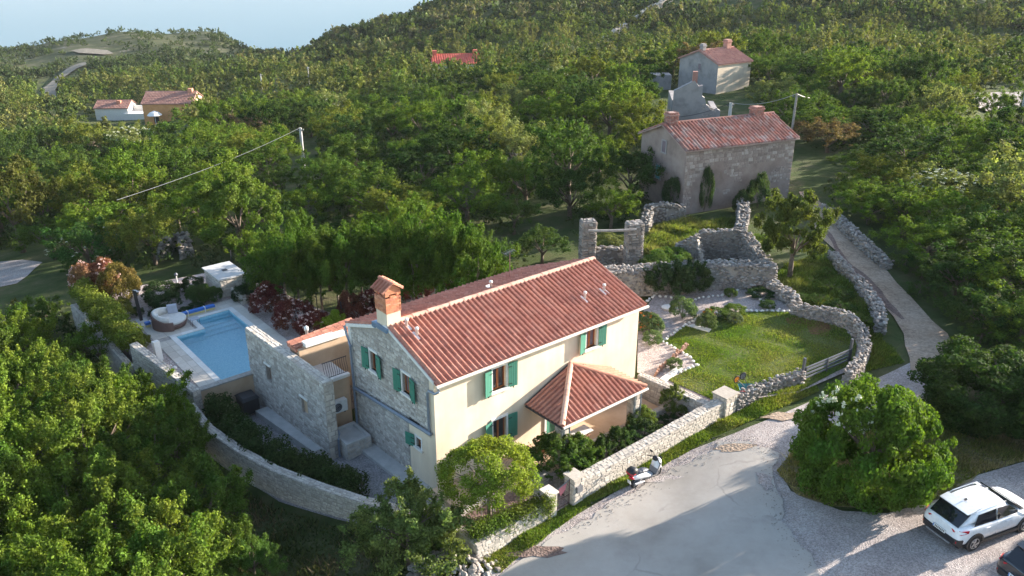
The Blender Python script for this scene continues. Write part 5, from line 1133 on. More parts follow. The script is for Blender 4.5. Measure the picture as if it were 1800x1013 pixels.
x, y = at_crown(155, 450, 1.5); tree('elder_bush', 'dark elder bush dotted with white blossom, left of the red-leaved shrubs', x, y, .95, .85, [MIDC[5]], TR, (.055, .105, .025), blossom=BL, cz=2.2, k=0)
x, y = at_crown(1000, 290, 3.2); tree('elder_bush', 'dense dark round tree in the middle wood, above the ruin piers', x, y, 1.3, 1., [MIDC[1]], TR, (.07, .115, .025), k=0)
# trees of the near left mass
gl = 'dense trees filling the lower left corner'
LM = [(10, 605, 2.4, .8), (85, 668, 2.2, .82), (20, 705, 2.4, .9), (165, 715, 2.1, .8), (250, 722, 2.0, .66), (60, 790, 2.2, .9), (165, 800, 2.3, .92), (270, 800, 2.2, .78), (20, 880, 2.2, .85), (120, 900, 2.2, .85), (225, 905, 2.2, .88), (330, 905, 2.1, .78), (60, 985, 2.0, .8), (175, 1000, 2.0, .8), (285, 1000, 2.0, .78), (-60, 620, 2.6, 1.), (-50, 800, 2.4, 1.), (-50, 950, 2.2, 1.), (300, 745, 1.9, .5), (375, 965, 1.5, .5), (120, 1080, 2., .9), (260, 1080, 2, .9), (10, 1080, 2., .9)]
gcol = [(0.129, 0.176, 0.021), (0.102, 0.149, 0.021), (0.150, 0.186, 0.027), (0.082, 0.123, 0.021)]
for i, (px, py, h, s) in enumerate(LM):
    x, y = at_crown(px, py, h); tree('tall_bush', 'bright green leafy tree in the dense mass at the lower left', x, y, s, 1., NEARC, TRN, gcol[i % 4], gl, cz=2.6)
x, y = at_crown(445, 995, .8); tree('small_bush', 'small bush alone in the dark grass at the bottom, below the curved wall', x, y, .36, 1., NEARC, TRN, (.09, .14, .03), cz=2.4)
print('t: near')
# row of slender trees behind the house
for i in range(16):
    px = 495+i*23+rnd.uniform(-6, 6); x, y = at_crown(px, rnd.uniform(455, 478), 3.6)
    tree('slender_tree', 'slender pale-stemmed tree in the row behind the house roof', x, y, rnd.uniform(.62, .8), 1.35, NEARC if i % 2 else MIDC, TRS, (.075, .12, .018), 'row of slender trees behind the house', cz=3.7, sz=1.05)
# --- woodland scatter, kept out of clearings
KEEP = [[(100, 700), (130, 490), (205, 500), (340, 475), (480, 500), (700, 560), (860, 500), (1020, 500), (1060, 520), (1350, 510), (1300, 440), (1160, 385), (1130, 390), (1030, 470), (1000, 520), (990, 500), (980, 560), (1380, 520), (1540, 560), (1560, 600), (1580, 560), (1440, 430), (1400, 400), (1330, 400), (1375, 400), (1375, 250), (1440, 250), (1470, 340), (1640, 470), (1740, 570), (1760, 660), (2200, 780), (2200, 1600), (200, 1600), (350, 1000), (480, 900), (340, 770), (120, 560)],
        [(1120, 385), (1120, 330), (1390, 330), (1420, 400), (1340, 520), (960, 520), (985, 430), (1120, 420)],
        [(-200, 520), (-200, 465), (75, 460), (70, 505)], [(130, 215), (340, 200), (345, 250), (130, 245)], [(1690, 160), (1900, 160), (1900, 222), (1690, 215)],
        [(758, 108), (846, 108), (846, 138), (758, 138)], [(1170, 170), (1300, 150), (1310, 190), (1180, 245)], [(60, 190), (60, 150), (140, 108), (165, 112), (120, 150), (110, 200)], [(760, 470), (900, 465), (890, 425), (770, 430)],
        [(120, 105), (210, 108), (210, 84), (120, 84)], [(1200, 215), (1300, 200), (1380, 225), (1380, 330), (1180, 330)], [(1150, 155), (1345, 150), (1345, 250), (1150, 250)], [(1146, 200), (1300, 200), (1300, 330), (1146, 330)], [(1340, 500), (1395, 400), (1470, 395), (1640, 470), (1740, 570), (1760, 680), (1500, 720)], [(985, 425), (1120, 415), (1400, 400), (1420, 560), (960, 600)], [(95, 480), (250, 480), (330, 700), (340, 1000), (180, 640), (60, 565)], [(-200, 575), (-200, 440), (85, 440), (90, 560)], [(495, 250), (568, 250), (568, 355), (495, 355)], [(1125, 290), (1205, 290), (1205, 410), (1125, 410)], [(130, 205), (350, 195), (352, 268), (130, 262)]]
def blocked(px, py): return any(poly_in(k, px, py) for k in KEEP)
cand = []; rs = np.random.RandomState(11); pts = []
def try_scatter(n, dmin, dmax, sp):
    out = []
    for _ in range(n):
        d = math.sqrt(rs.uniform(dmin**2, dmax**2)); az = rs.uniform(-.85, .85); x, y = d*math.sin(az), d*math.cos(az); s = sp(d)*(.8 if x > 24 and d < 100 else 1)
        if any((x-a)**2+(y-b)**2 < s*s for a, b in pts if abs(y-b) < s): continue
        px, py = pix(x, y, T(x, y))
        if px < -800 or px > 2400 or blocked(px, py): continue
        pts.append((x, y)); out.append((x, y, d, px, py))
    return out
for o in [o for o in SC.objects if o.get('category') == 'tree']: pts.append((o.location.x, o.location.y))
mid = try_scatter(18000, 44, 150, lambda d: 3.0+d*.015)
mid.sort(key=lambda c: c[2])
print('mid trees', len(mid), 't')
kinds = [('broadleaf_tree', 'plain green rounded tree'), ('broadleaf_tree', 'fresh green tree'), ('broadleaf_tree', 'dark green dense tree'), ('broadleaf_tree', 'yellow-green tree'), ('flowering_ash', 'pale cream tree'), ('brown_shrub', 'brownish-leaved tree')]
kcol = [[(0.082, 0.123, 0.021), (0.075, 0.111, 0.023)], [(0.116, 0.164, 0.021), (0.129, 0.170, 0.025)], [(0.045, 0.076, 0.018), (0.054, 0.086, 0.023)], [(0.143, 0.149, 0.027)], [(0.204, 0.208, 0.074)], [(0.150, 0.098, 0.050)]]
zones = lambda px, py: 'on the left slope' if px < 450 else ('in the middle wood behind the house' if px < 1120 else ('around the old houses' if px < 1400 else 'right of the dirt track'))
vis = [c for c in mid if -80 < c[3] < 1880][:285]; rest = [c for c in mid if c not in vis]
for (x, y, d, px, py) in vis:
    w = rs.choice(6, p=[.29, .27, .25, .12, .055, .015]); nm, lb = kinds[w]; zn = zones(px, py); s = rs.uniform(.66, 1.12)*(1+.002*(d-50)); hh = rs.uniform(.72, 1.0)
    if d < 62 and px < 520: s *= .8
    if px > 1380 and d < 95: s *= 1.05; hh *= .85 if x > 38 else .68
    if rs.rand() < .16: s *= 1.22
    elif rs.rand() < .2: s *= .72
    tree(nm, f'{lb} {zn}', x, y, s, hh, MIDC, TR, kcol[w][rs.randint(len(kcol[w]))], f'{lb}s {zn}', blossom=BLm if w == 4 and rs.rand() < .6 else None)
x, y = at_crown(440, 237, 1.8); tree('brown_shrub', 'wide brown-pink leafless-looking shrub in the left middle wood', x, y, 1.15, .75, [MIDC[2]], TR, (.24, .15, .10), k=0)
for px, py, h, s, c in ((1562, 352, 2.4, 1.0, 0), (1605, 425, 2.3, .95, 1), (1655, 478, 2.2, .9, 2), (1705, 425, 2.6, 1.15, 0), (1628, 372, 2.6, 1.1, 1), (1530, 300, 2.6, 1.0, 3), (1765, 505, 2.4, 1.1, 1), (1700, 545, 2.0, .8, 2), (1500, 360, 2.0, .75, 1)):
    x, y = at_crown(px+32, py, h*.8); tree('broadleaf_tree', kinds[(0, 1, 2, 3)[c]][1]+' right of the dirt track', x, y, s, .62, MIDC, TR, kcol[c][0], kinds[c][1]+'s right of the dirt track')
# --- far wood: merged, and the hills
def stuff_trees(name, label, locs, variants, cols, smin, smax, mat='hill_leaf', nleaf=None):
    Vs = []; Cs = []
    for (x, y, z, s) in locs:
        v = variants[rs.randint(len(variants))]; a = rs.uniform(0, 6.28); ca, sa = math.cos(a)*s, math.sin(a)*s; c = np.array(cols[rs.randint(len(cols))])*rs.uniform(.8, 1.2)
        X = v[..., 0]*ca-v[..., 1]*sa+x; Y = v[..., 0]*sa+v[..., 1]*ca+y; Z = v[..., 2]*s*rs.uniform(.8, 1.2)+z; Vs.append(np.stack([X, Y, Z], -1)[:, [0, 1, 2]]); Cs.append(np.tile(c, (len(v), 1)))
    V = np.concatenate(Vs).astype(np.float32); C = np.concatenate(Cs); o = bpy.data.objects.new(name, quads_mesh(name, V, M[mat], C)); COL.objects.link(o); tag(o, label, None, None, 'stuff'); return o
far = try_scatter(9000, 150, 265, lambda d: 4.2)
FV = [crown_arrays(500+i, 2.2, 1.7, 20, 420, .58, cr=.32, irr=.3, asp=.9) for i in range(6)]
hc = [(0.088, 0.123, 0.025), (0.068, 0.101, 0.023), (0.116, 0.139, 0.032), (0.048, 0.073, 0.021), (0.136, 0.139, 0.044), (0.102, 0.113, 0.034)]
stuff_trees('far_wood', None, [(x, y, T(x, y)+1.8, rs.uniform(.75, 1.35)) for x, y, d, px, py in far+rest], FV, hc, 1, 1)
SV = [crown_arrays(520+i, 1.9, 1.4, 9, 105, .95, cr=.42, irr=.3, asp=.9) for i in range(6)]
def hill_pts(n, test):
    out = []
    while len(out) < n:
        d = math.sqrt(rs.uniform(255**2, 520**2)); az = rs.uniform(-.62, .68); x, y = d*math.sin(az), d*math.cos(az); px, py = pix(x, y, T(x, y))
        if py < -60 or not test(px, py, d): continue
        if mn.noise(Vector((x*.02, y*.02, 5)))+.5*mn.noise(Vector((x*.07, y*.07, 1)))+rs.uniform(-.35, .45) < -.12: continue
        if blocked(px, py): continue
        out.append((x, y, T(x, y), d))
    return out
X_, Y_ = np.meshgrid([0], [0])
hp = hill_pts(4300, lambda px, py, d: px > 470-(py-90)*2)
stuff_trees('hillside_scrub', None, [(x, y, z+1.0, rs.uniform(.4, 1.05)**1.6*1.5) for x, y, z, d in hp], SV, [(0.079, 0.103, 0.027), (0.054, 0.078, 0.025), (0.106, 0.121, 0.036), (0.041, 0.060, 0.023), (0.122, 0.116, 0.053)], 1, 1)
lp = hill_pts(2200, lambda px, py, d: px < 500 and (py > 85 or rs.rand() < .55))
stuff_trees('left_hill_scrub', None, [(x, y, z+.5, rs.uniform(.3, .8) if d > 330 else rs.uniform(.5, 1.1)) for x, y, z, d in lp], SV, [(0.060, 0.086, 0.028), (0.044, 0.069, 0.024), (0.080, 0.099, 0.046), (0.032, 0.052, 0.020)], 1, 1)
# undergrowth in the wood
ug = []
for _ in range(9000):
    d = math.sqrt(rs.uniform(40**2, 150**2)); az = rs.uniform(-.62, .62); x, y = d*math.sin(az), d*math.cos(az); px, py = pix(x, y, T(x, y))
    if -60 < px < 1880 and py < 1050 and not blocked(px, py): ug.append((x, y, T(x, y)+.35, rs.uniform(.25, .62)))
    if len(ug) > 2200: break
stuff_trees('undergrowth', None, ug, [crown_arrays(540+i, 2.2, 1.5, 9, 150, .55, cr=.42, asp=.9) for i in range(4)], [(.04, .066, .018), (.055, .082, .02), (.03, .05, .016), (.075, .088, .035)], 1, 1)
print('t: scatter done')

# --- garden shrubs
SHR = [crown('foliage', 600+i, 1., .8, 90, 9000, .085, cr=.24, irr=.10, low=-.35, inner=.6, up_bias=.1, shoot=0) for i in range(3)]
SPIKE = [crown('foliage', 620+i, 1., .8, 80, 12000, .13, cr=.24, irr=.15, low=-.3, inner=.5, asp=.3, up_bias=.5) for i in range(2)]
def shrub(name, label, x, y, z, r, h, col, mesh=None, cat='shrub', group=None, flowers=None, fl_col='blossom', nf=40, fr=.8):
    root = thing(name, (x, y, z), label, cat, rnd.uniform(0, 6), group); m = mesh or rnd.choice(SHR)
    place('foliage', m, ROOTM[root.name] @ Matrix.Translation((0, 0, h*.42)) @ Matrix.Diagonal((r, r, h*.7, 1)), root, col)
    mb = MB()
    for a in range(4): mb.tube([(0, 0, -.05), (math.cos(a*1.7)*r*.4, math.sin(a*1.7)*r*.4, h*.6)], [.02, .008], 4)
    place('stem', mesh_from('stem', mb.v, mb.f, M['bark']), ROOTM[root.name], root)
    if flowers: place('flowers', flowers, ROOTM[root.name] @ Matrix.Translation((0, 0, h*.42)) @ Matrix.Diagonal((r, r, h*.7, 1)), root)
    return root
FLP = blossom_mesh(20, 1.02, .85, 60, .055, 'pinkflower'); FLW = blossom_mesh(21, 1.02, .85, 40, .045, 'blossom'); FLO = blossom_mesh(22, 1.0, .85, 40, .07, 'orangeflower')
def SP(px, py, z): return P(px, py, z)[:2]
dg = (.028, .05, .022); red = (.13, .04, .032)
for lab, px, py, r, h in (('broad dark cushion shrub in the pool gravel, left one of two', 283, 522, .95, .65), ('dark cushion shrub nearest the daybed in the pool gravel', 292, 538, .8, .55), ('dark shrub in front of the stone lamp by the back of the pool gravel', 340, 508, .6, .55), ('mid-green cushion shrub left of three beside the pool cover', 345, 527, .55, .6), ('mid-green cushion shrub centre of three beside the pool cover', 358, 526, .5, .6), ('mid-green cushion shrub right of three beside the pool cover', 374, 525, .5, .55), ('tiny round shrub at the back edge of the pool gravel', 315, 510, .38, .35), ('flat creeping shrub just behind the daybed', 274, 551, .38, .25), ('flat creeping shrub right behind the striped cushion', 326, 545, .38, .2), ('flat dark shrub between the cover and three cushion shrubs', 345, 538, .45, .2), ('yellowish tuft at the foot of the shower post', 243, 549, .3, .3)):
    x, y = SP(px, py, PZ+.2); shrub('cushion_shrub', lab, x, y, PZ, r*1.05, h*1.7, (.035, .062, .022) if 'mid' not in lab else (.05, .095, .025))
for lab, px, py, r, h, c in (('low green shrubs on the raised bed beside the stone shed', 415, 502, .6, .5, (.07, .13, .03)), ('round dark green shrub left of the first red shrub', 428, 520, .7, .9, dg), ('tall dark green shrub on the fence side beyond the first red shrub', 448, 508, .7, 1.1, (.04, .075, .025)),):
    x, y = SP(px, py, PZ+.3); shrub('green_shrub', lab, x, y, PZ, r, h, c)
for lab, px, py, r, h, f in (('round red-leaved shrub dotted with cream blossom, nearest the stone shed', 472, 535, .95, 1.6, FLP), ('dark red shrub with cream blossom in the middle of the fence bed', 515, 560, 1.05, 1.6, FLP), ('coppery red shrub behind the annex roof', 552, 578, .85, 1.5, FLP), ('deep red shrub behind the main roof corner', 618, 552, .75, 1.7, None), ('red shrub half hidden by the chimney', 655, 545, .7, 1.7, FLP), ('reddish shrub above the roof edge right of the chimney', 735, 520, .8, 1.7, None), ('cream-blossomed shrub above the roof edge behind the house', 800, 500, .6, 1.8, FLP)):
    x, y = SP(px, py-8, PZ+.8); shrub('red_shrub', lab, x, y, PZ, r, h, red, flowers=f)
for lab, px, py in (('bright lime green shrub behind the annex roof, left one', 573, 580), ('bright lime green shrub behind the annex roof, right one', 592, 572)):
    x, y = SP(px, py-5, PZ+.7); shrub('lime_shrub', lab, x, y, PZ, .55, 1.3, (.20, .27, .03))
for lab, px, py, r, h, c, f in (('pink-flowering photinia at the left end of the tall hedge', 152, 490, 1.0, 2.2, (.22, .11, .07), FLP), ('red-tipped photinia in the middle of three behind the hedge', 182, 488, .9, 2.3, (.20, .09, .055), FLP), ('bronze-leaved photinia right of the three behind the hedge', 210, 500, 1.0, 2.4, (.13, .10, .03), None)):
    x, y = SP(px, py, PZ+1.2); shrub('photinia_shrub', lab, x, y, PZ, r, h, c, flowers=f)
for lab, px, py in (('small yellow-green tuft beside the hedge foot, upper one', 213, 537), ('small yellow-green tuft beside the hedge foot, lower one', 222, 550), ('yellow-green shrub between hedge end and the white pillar', 248, 600)):
    x, y = SP(px, py, PZ+.3); shrub('yellow_shrub', lab, x, y, PZ, .5, .7, (.12, .13, .03))
# hedges
def hedge(name, label, pts, w, h, z, col, nleaf, ls=.12, seed=0, irr=.18):
    rs_ = np.random.RandomState(seed+50); Wp = [np.array([*p, 0.]) for p in pts]; root = thing(name, (*pts[len(pts)//2], z), label, 'hedge'); C = []
    L = sum(np.linalg.norm(b-a) for a, b in zip(Wp, Wp[1:]))
    for a, b in zip(Wp, Wp[1:]):
        l = np.linalg.norm(b-a); k = int(l/.28)+1; nrm = np.array([-(b-a)[1], (b-a)[0], 0])/l
        for i in range(k):
            for q in range(4): C.append(a+(b-a)*(i+rs_.rand())/k+nrm*rs_.uniform(-.5, .5)*w+np.array([0, 0, z+h*rs_.uniform(.15, .95)**.7]))
    C = np.array(C); k = rs_.randint(len(C), size=nleaf); e = rs_.normal(size=(nleaf, 3)); e /= np.linalg.norm(e, axis=1, keepdims=True); pos = C[k]+e*rs_.uniform(.14, .34, (nleaf, 1))*(1+irr); nr = e+rs_.normal(size=(nleaf, 3))*.5; nr /= np.linalg.norm(nr, axis=1, keepdims=True)
    t = np.cross(nr, rs_.normal(size=(nleaf, 3))); t /= np.linalg.norm(t, axis=1, keepdims=True); b = np.cross(nr, t); s = ls*rs_.uniform(.6, 1.3, (nleaf, 1)); V = np.stack([pos-t*s*.5, pos-b*s*.3, pos+t*s*.5, pos+b*s*.3], 1)-np.array([*pts[len(pts)//2], z])
    o = place('foliage', quads_mesh('foliage', V.astype(np.float32), M['leaf']), ROOTM[root.name], root, col)
    mb = MB()
    for p in resample(pts, .8, 0, False): mb.tube([(p[0]-pts[len(pts)//2][0], p[1]-pts[len(pts)//2][1], -.2), (p[0]-pts[len(pts)//2][0]+.05, p[1]-pts[len(pts)//2][1], h*.7)], [.03, .012], 4)
    place('stems', mesh_from('stems', mb.v, mb.f, M['bark']), ROOTM[root.name], root); return root
hedge('tall_hedge', 'tall yellow-green hedge along the left side of the pool garden', [W2(-6.15, 18.6), W2(-6.2, 22), W2(-6.3, 25), W2(-6.35, 28.4)], 1.0, 1.75, PZ-.1, (.125, .155, .028), 26000)
hedge('dark_hedge', 'dark green hedge inside the curved wall of the service yard', [W2(-4.6, 12.4), W2(-4.75, 10.5), W2(-4.5, 8.0), W2(-3.95, 5.8), W2(-3.1, 3.9), W2(-2.3, 2.5)], 1.1, 1.5, -.6, (.05, .075, .024), 30000, ls=.13)
hedge('trailing_ivy', 'trailing green ground cover spilling over the planter wall', [W2(-1.0, -3.55), W2(.5, -3.75), W2(2.2, -3.75)], .45, .28, .72, (.10, .14, .025), 9000, ls=.08)
iv = hedge('pillar_ivy', 'small ivy growing on the left gate pillar', [W2(2.25, -3.95), W2(2.3, -4.15)], .2, .8, .35, (.13, .16, .03), 1600, ls=.07)
# garden bed shrubs between street wall and porch
for lab, px, py, r, h, c, z in (('big rosemary bush just inside the iron gate', 985, 822, 1.25, 1.5, (.065, .11, .022), .35), ('second rosemary bush right of the biggest one', 1020, 812, .9, 1.2, (.075, .12, .022), .35), ('spiky dark shrub left of three under the porch wall', 1062, 800, .6, .9, (.05, .085, .025), .35), ('spiky dark shrub in the middle of the porch bed', 1090, 783, .7, .95, (.055, .09, .025), .35), ('dark spreading shrub right of the porch bed middle', 1125, 765, .75, .9, (.045, .08, .025), .35), ('round yellow-green shrub at the foot of the right porch pillar', 1129, 745, .6, 1.0, (.10, .145, .03), .35), ('dark low shrub beside the retaining wall', 1178, 738, .6, .35, (.035, .06, .022), .35), ('loose yellow-green shrub in the corner by the retaining wall', 1185, 714, .7, 1.1, (.12, .15, .04), .35), ('small green shrub right of the loose yellow-green one', 1212, 717, .35, .45, (.085, .12, .03), .35)):
    x, y = SP(px, py, z+.3); shrub('rosemary_bush' if 'rosemary' in lab else 'garden_shrub', lab, x, y, z, r, h, c, SPIKE[0] if 'round' not in lab else SHR[1])
x, y = W2(-.6, -1.35); shrub('garden_shrub', 'small round shrub at the foot of the sunlit house corner', *W2(1.3, -1.0), .3, .35, .4, (.09, .13, .03))
shrub('garden_shrub', 'small shrub by the yard end of the inner wall', *W2(-1.5, -1.3), -.1, .55, .6, (.13, .17, .03))
# lawn side plants
for lab, px, py, r, h, c, f in (('big dark feathery shrub against the long dry-stone wall', 1180, 506, 1.45, 1.9, (.045, .075, .028), None), ('second half of the dark feathery shrub by the dry-stone wall', 1212, 502, 1.2, 1.8, (.05, .08, .028), None), ('grey-green ball shrub on the gravel right of the roof corner', 1200, 549, .72, 1.0, (.10, .145, .065), None), ('low flowering shrub at the house corner, orange tips', 1135, 566, .7, .7, (.09, .13, .05), FLO), ('grey-green shrub at the gravel edge near the house corner', 1147, 572, .6, .7, (.11, .15, .07), None), ('smaller grey-green ball near the lawn edge by the house', 1148, 592, .5, .55, (.12, .16, .07), None), ('grey-green ball with orange flowers at the lawn corner', 1242, 565, .5, .7, (.10, .14, .06), None), ('orange flower clump behind the grey-green ball', 1245, 553, .35, .55, (.09, .12, .03), FLO), ('small grey shrub on the lawn edge', 1293, 558, .42, .5, (.12, .15, .09), None), ('low green herbs on the lawn bed, left', 1265, 548, .6, .45, (.07, .12, .025), None), ('low green herbs on the lawn bed, right', 1290, 541, .6, .45, (.09, .14, .025), None), ('small bright ball in the dark soil bed by the dry-stone wall', 1284, 511, .35, .45, (.08, .13, .03), None), ('dark creeping plant left of the gravel path fork', 1340, 510, .8, .35, (.04, .08, .025), None), ('small green clump at the gravel path fork', 1350, 530, .45, .35, (.06, .1, .03), None), ('grey-green tuft beside the stacked logs', 1186, 636, .4, .45, (.10, .14, .06), None)):
    x, y = SP(px, py+3, LZ+.3); shrub('garden_plant', lab, x, y, LZ, r, h*(1.0 if 'feathery' in lab else 1.25), c, SPIKE[1] if 'feathery' in lab else None, flowers=f)
# ivy columns and weeds on the old house, creeper in the ruin
for lab, px, py, r, h in (('tall ivy column climbing the front of the old house', 1236, 372, .55, 3.6), ('dark cypress-like shrub in front of the old house, right', 1330, 365, .9, 2.6), ('dark bush left of the cypress-like shrub at the old house', 1300, 372, .6, 1.6), ('dark tall shrub at the left gable of the old house', 1180, 372, .8, 2.8)):
    g = G(px, py); shrub('climbing_shrub', lab, g[0], g[1]-.2, g[2], r, h, (.045, .075, .03), cat='climber')
for lab, px, py, r, h, c in (('fig-like green bush inside the ruin', 1165, 456, 1.3, 1.3, (.08, .135, .03)), ('green bush growing beside the fig in the ruin', 1190, 446, .9, 1.1, (.09, .14, .03)), ('brambles on the right ruin wall', 1335, 420, 1.0, 1.0, (.10, .15, .03)), ('bramble patch behind the beam of the ruin', 1075, 415, 1.2, .8, (.13, .15, .05))):
    g = P(px, py, 2.0); shrub('wild_bush', lab, g[0], g[1], 1.2, r, h, c)
# weeds bank between lawn wall and track
for i, (px, py) in enumerate([(1405, 515), (1440, 520), (1480, 532), (1505, 545), (1430, 485), (1462, 500), (1485, 512), (1455, 470), (1515, 560)]):
    g = G(px, py, .6); tree('bank_shrub', 'low weedy shrub on the green bank beside the dirt track', g[0], g[1], rnd.uniform(.2, .34), .55, MIDC, TR, rnd.choice([(.10, .145, .025), (.12, .155, .03), (.07, .11, .025)]), 'weedy shrubs on the bank beside the track', cz=1.4, cat='shrub')
for i, (px, py) in enumerate([(1555, 520), (1590, 540), (1620, 560), (1530, 470), (1560, 490), (1660, 600), (1690, 600), (1500, 425), (1640, 545), (1600, 505)]):
    g = G(px+40, py-12, .5); tree('track_shrub', 'dark shrub crowding the right edge of the dirt track', g[0]+.8, g[1], rnd.uniform(.26, .4), .7, MIDC, TR, rnd.choice([(.07, .11, .03), (.1, .14, .035)]), 'shrubs along the right edge of the track', cz=1.6, cat='shrub')
# grasses
def grass(name, poly, n, hgt, cols, zf, wid=.03, parent=None):
    xs = [p[0] for p in poly]; ys = [p[1] for p in poly]; pts_ = []
    while len(pts_) < n:
        x = rs.uniform(min(xs), max(xs)); y = rs.uniform(min(ys), max(ys))
        if poly_in(poly, x, y): pts_.append((x, y))
    p = np.array(pts_); z = zf(p[:, 0], p[:, 1]); a = rs.uniform(0, 6.28, n); h = hgt*rs.uniform(.4, 1.3, n)*(1+.5*np.sin(p[:, 0]*2.1+np.sin(p[:, 1]*1.7)*2)); w = wid*rs.uniform(.7, 1.4, n); dx, dy = np.cos(a)*w, np.sin(a)*w; lx, ly = rs.normal(size=n)*h*.45, rs.normal(size=n)*h*.45
    V = np.stack([np.stack([p[:, 0]-dx, p[:, 1]-dy, z], -1), np.stack([p[:, 0]+dx, p[:, 1]+dy, z], -1), np.stack([p[:, 0]+dx*.35+lx, p[:, 1]+dy*.35+ly, z+h], -1), np.stack([p[:, 0]-dx*.35+lx, p[:, 1]-dy*.35+ly, z+h], -1)], 1)[:, :3].astype(np.float32)
    mix = (np.sin(p[:, 0]*.9+1.5*np.sin(p[:, 1]*.6))*np.cos(p[:, 1]*.8+p[:, 0]*.3)+rs.normal(size=n)*.5); idx = np.clip(((mix+1.2)/2.4*len(cols)).astype(int), 0, len(cols)-1); C = np.array(cols)[idx]
    o = bpy.data.objects.new(name, quads_mesh(name, V, M['leaf_tint'], C)); COL.objects.link(o); return tag(o, kind='stuff')
gcols = [(.11, .17, .026), (.135, .195, .034), (.175, .215, .045), (.22, .22, .08)]
grass('lawn_grass', lawn_edge, 60000, .055, gcols, lambda x, y: np.full(len(x), LZ+.02), .022)
verge = GL([(840, 1013), (852, 988), (966, 908), (1003, 888), (1090, 833), (1180, 785), (1285, 735), (1330, 712), (1403, 684), (1430, 672), (1440, 690), (1400, 708), (1330, 738), (1250, 775), (1180, 812), (1100, 858), (1040, 888), (990, 925), (920, 975), (880, 1010)])
drape('grass_verge', verge, M['grass_base'], .045, jit=.1, step=.5)
grass('verge_grass', verge, 22000, .12, gcols, lambda x, y: Tn(x, y)+.04, .03)
dry = GL([(1365, 830), (1400, 790), (1500, 760), (1640, 745), (1700, 735), (1800, 760), (1850, 790), (1800, 812), (1720, 835), (1650, 875), (1560, 898), (1470, 895), (1400, 872)])
drape('dry_grass_bank', dry, surf('dry_turf', (.15, .14, .05), (.24, .19, .10), 1.2, .95, 25, .6, .03, (.09, .11, .03)), .05, jit=.2, step=.6)
grass('dry_grass', dry, 26000, .16, [(.13, .155, .035), (.20, .185, .06), (.27, .22, .11), (.30, .25, .14)], lambda x, y: Tn(x, y)+.04, .03)
bank = GL([(1350, 500), (1380, 470), (1420, 455), (1450, 455), (1490, 495), (1530, 535), (1550, 600), (1590, 640), (1500, 660), (1528, 600), (1500, 560), (1430, 540), (1370, 520)])
grass('bank_grass', bank, 20000, .22, [(.10, .15, .03), (.14, .18, .04), (.18, .19, .06)], lambda x, y: Tn(x, y), .04)
rg = GL([(1150, 400), (1200, 388), (1300, 390), (1300, 430), (1220, 440), (1130, 450), (1120, 440)])
grass('ruin_grass', rg, 16000, .3, [(.10, .14, .03), (.14, .17, .04), (.19, .19, .07)], lambda x, y: Tn(x, y), .05)
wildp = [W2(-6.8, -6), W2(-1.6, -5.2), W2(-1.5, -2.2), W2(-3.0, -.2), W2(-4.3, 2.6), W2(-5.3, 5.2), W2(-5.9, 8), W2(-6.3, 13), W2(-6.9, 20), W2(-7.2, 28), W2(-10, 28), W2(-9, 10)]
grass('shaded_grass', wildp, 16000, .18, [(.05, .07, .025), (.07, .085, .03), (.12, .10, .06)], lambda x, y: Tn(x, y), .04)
sp_ = [p for p in resample(GL([(1010, 930), (1100, 875), (1180, 825), (1245, 800), (1262, 780), (1315, 778), (1370, 800), (1358, 835), (1362, 860), (1375, 895), (1372, 920), (1395, 950), (1425, 975), (1440, 1013)]), .03, 0, False)]
Vg = []; Fg = []; Cg = 0; mbg = MB()
for p in sp_:
    for _ in range(2):
        x, y = p[0]+rs.normal()*.3, p[1]+rs.normal()*.3; s_r = rs.uniform(.008, .028); mbg.add((rock_verts(rs, s_r, s_r*.9, s_r*.6)+np.array([x, y, T(x, y)+.075])).tolist(), IF)
tag(mbg.build('loose_gravel', M['dry_stone']), kind='stuff')
def patch(cx, cy, rx, ry, m, off, k=14):
    drape('gravel_patch', [(cx+rx*(1+rnd.uniform(-.35, .35))*math.cos(i*6.283/k), cy+ry*(1+rnd.uniform(-.35, .35))*math.sin(i*6.283/k)) for i in range(k)], m, off)
for px, py, rx, ry, m in ((1290, 790, .8, .3, 'dirt'), (1345, 850, .3, .7, 'gravel'), (1150, 845, 1.0, .22, 'gravel'), (950, 972, 1.1, .3, 'soil'), (1380, 735, .9, .35, 'dirt')):
    g = G(px, py); patch(g[0], g[1], rx, ry, M[m], .072 if m != 'soil' else .074)
print('t: vegetation done')
# ================================================================== PROPS
def simple(name, label, cat, o, mat, parts_fn): pass
# lawn gate of grey slats
g0, g1 = np.array(W(18.35, -5.0)), np.array(W(21.95, -5.35)); gz = .62
gr = thing('metal_gate', tuple(g0[:2])+(gz,), 'wide grey slatted metal gate to the lawn between two dry-stone walls', 'gate', math.atan2((g1-g0)[1], (g1-g0)[0]))
gu = (g1-g0)/np.linalg.norm(g1-g0); gw_ = float(np.linalg.norm(g1-g0)); gn = np.array([-gu[1], gu[0], 0])
def gbox(s0, s1, z0, z1, d=.05, d0=0., nm='slat', mat='greymetal2'):
    mb = MB(); mb.obox(g0+gu*s0+gn*d0+up*(gz+z0), gu*(s1-s0), gn*d, up*(z1-z0)); return mb.build(nm, M[mat], gr)
gbox(-.12, 0, -.3, 1.75, .12, nm='gate_post', mat='greymetal'); gbox(gw_, gw_+.12, -.3, 1.75, .12, nm='gate_post', mat='greymetal')
for s in (.06, gw_*.48, gw_-.12): gbox(s, s+.08, .08, 1.22, .07, -.02, nm='gate_stile', mat='greymetal')
for z in (.12, .33, .54, .75, .96, 1.12): gbox(.1, gw_-.08, z, z+.10, .03, .01)
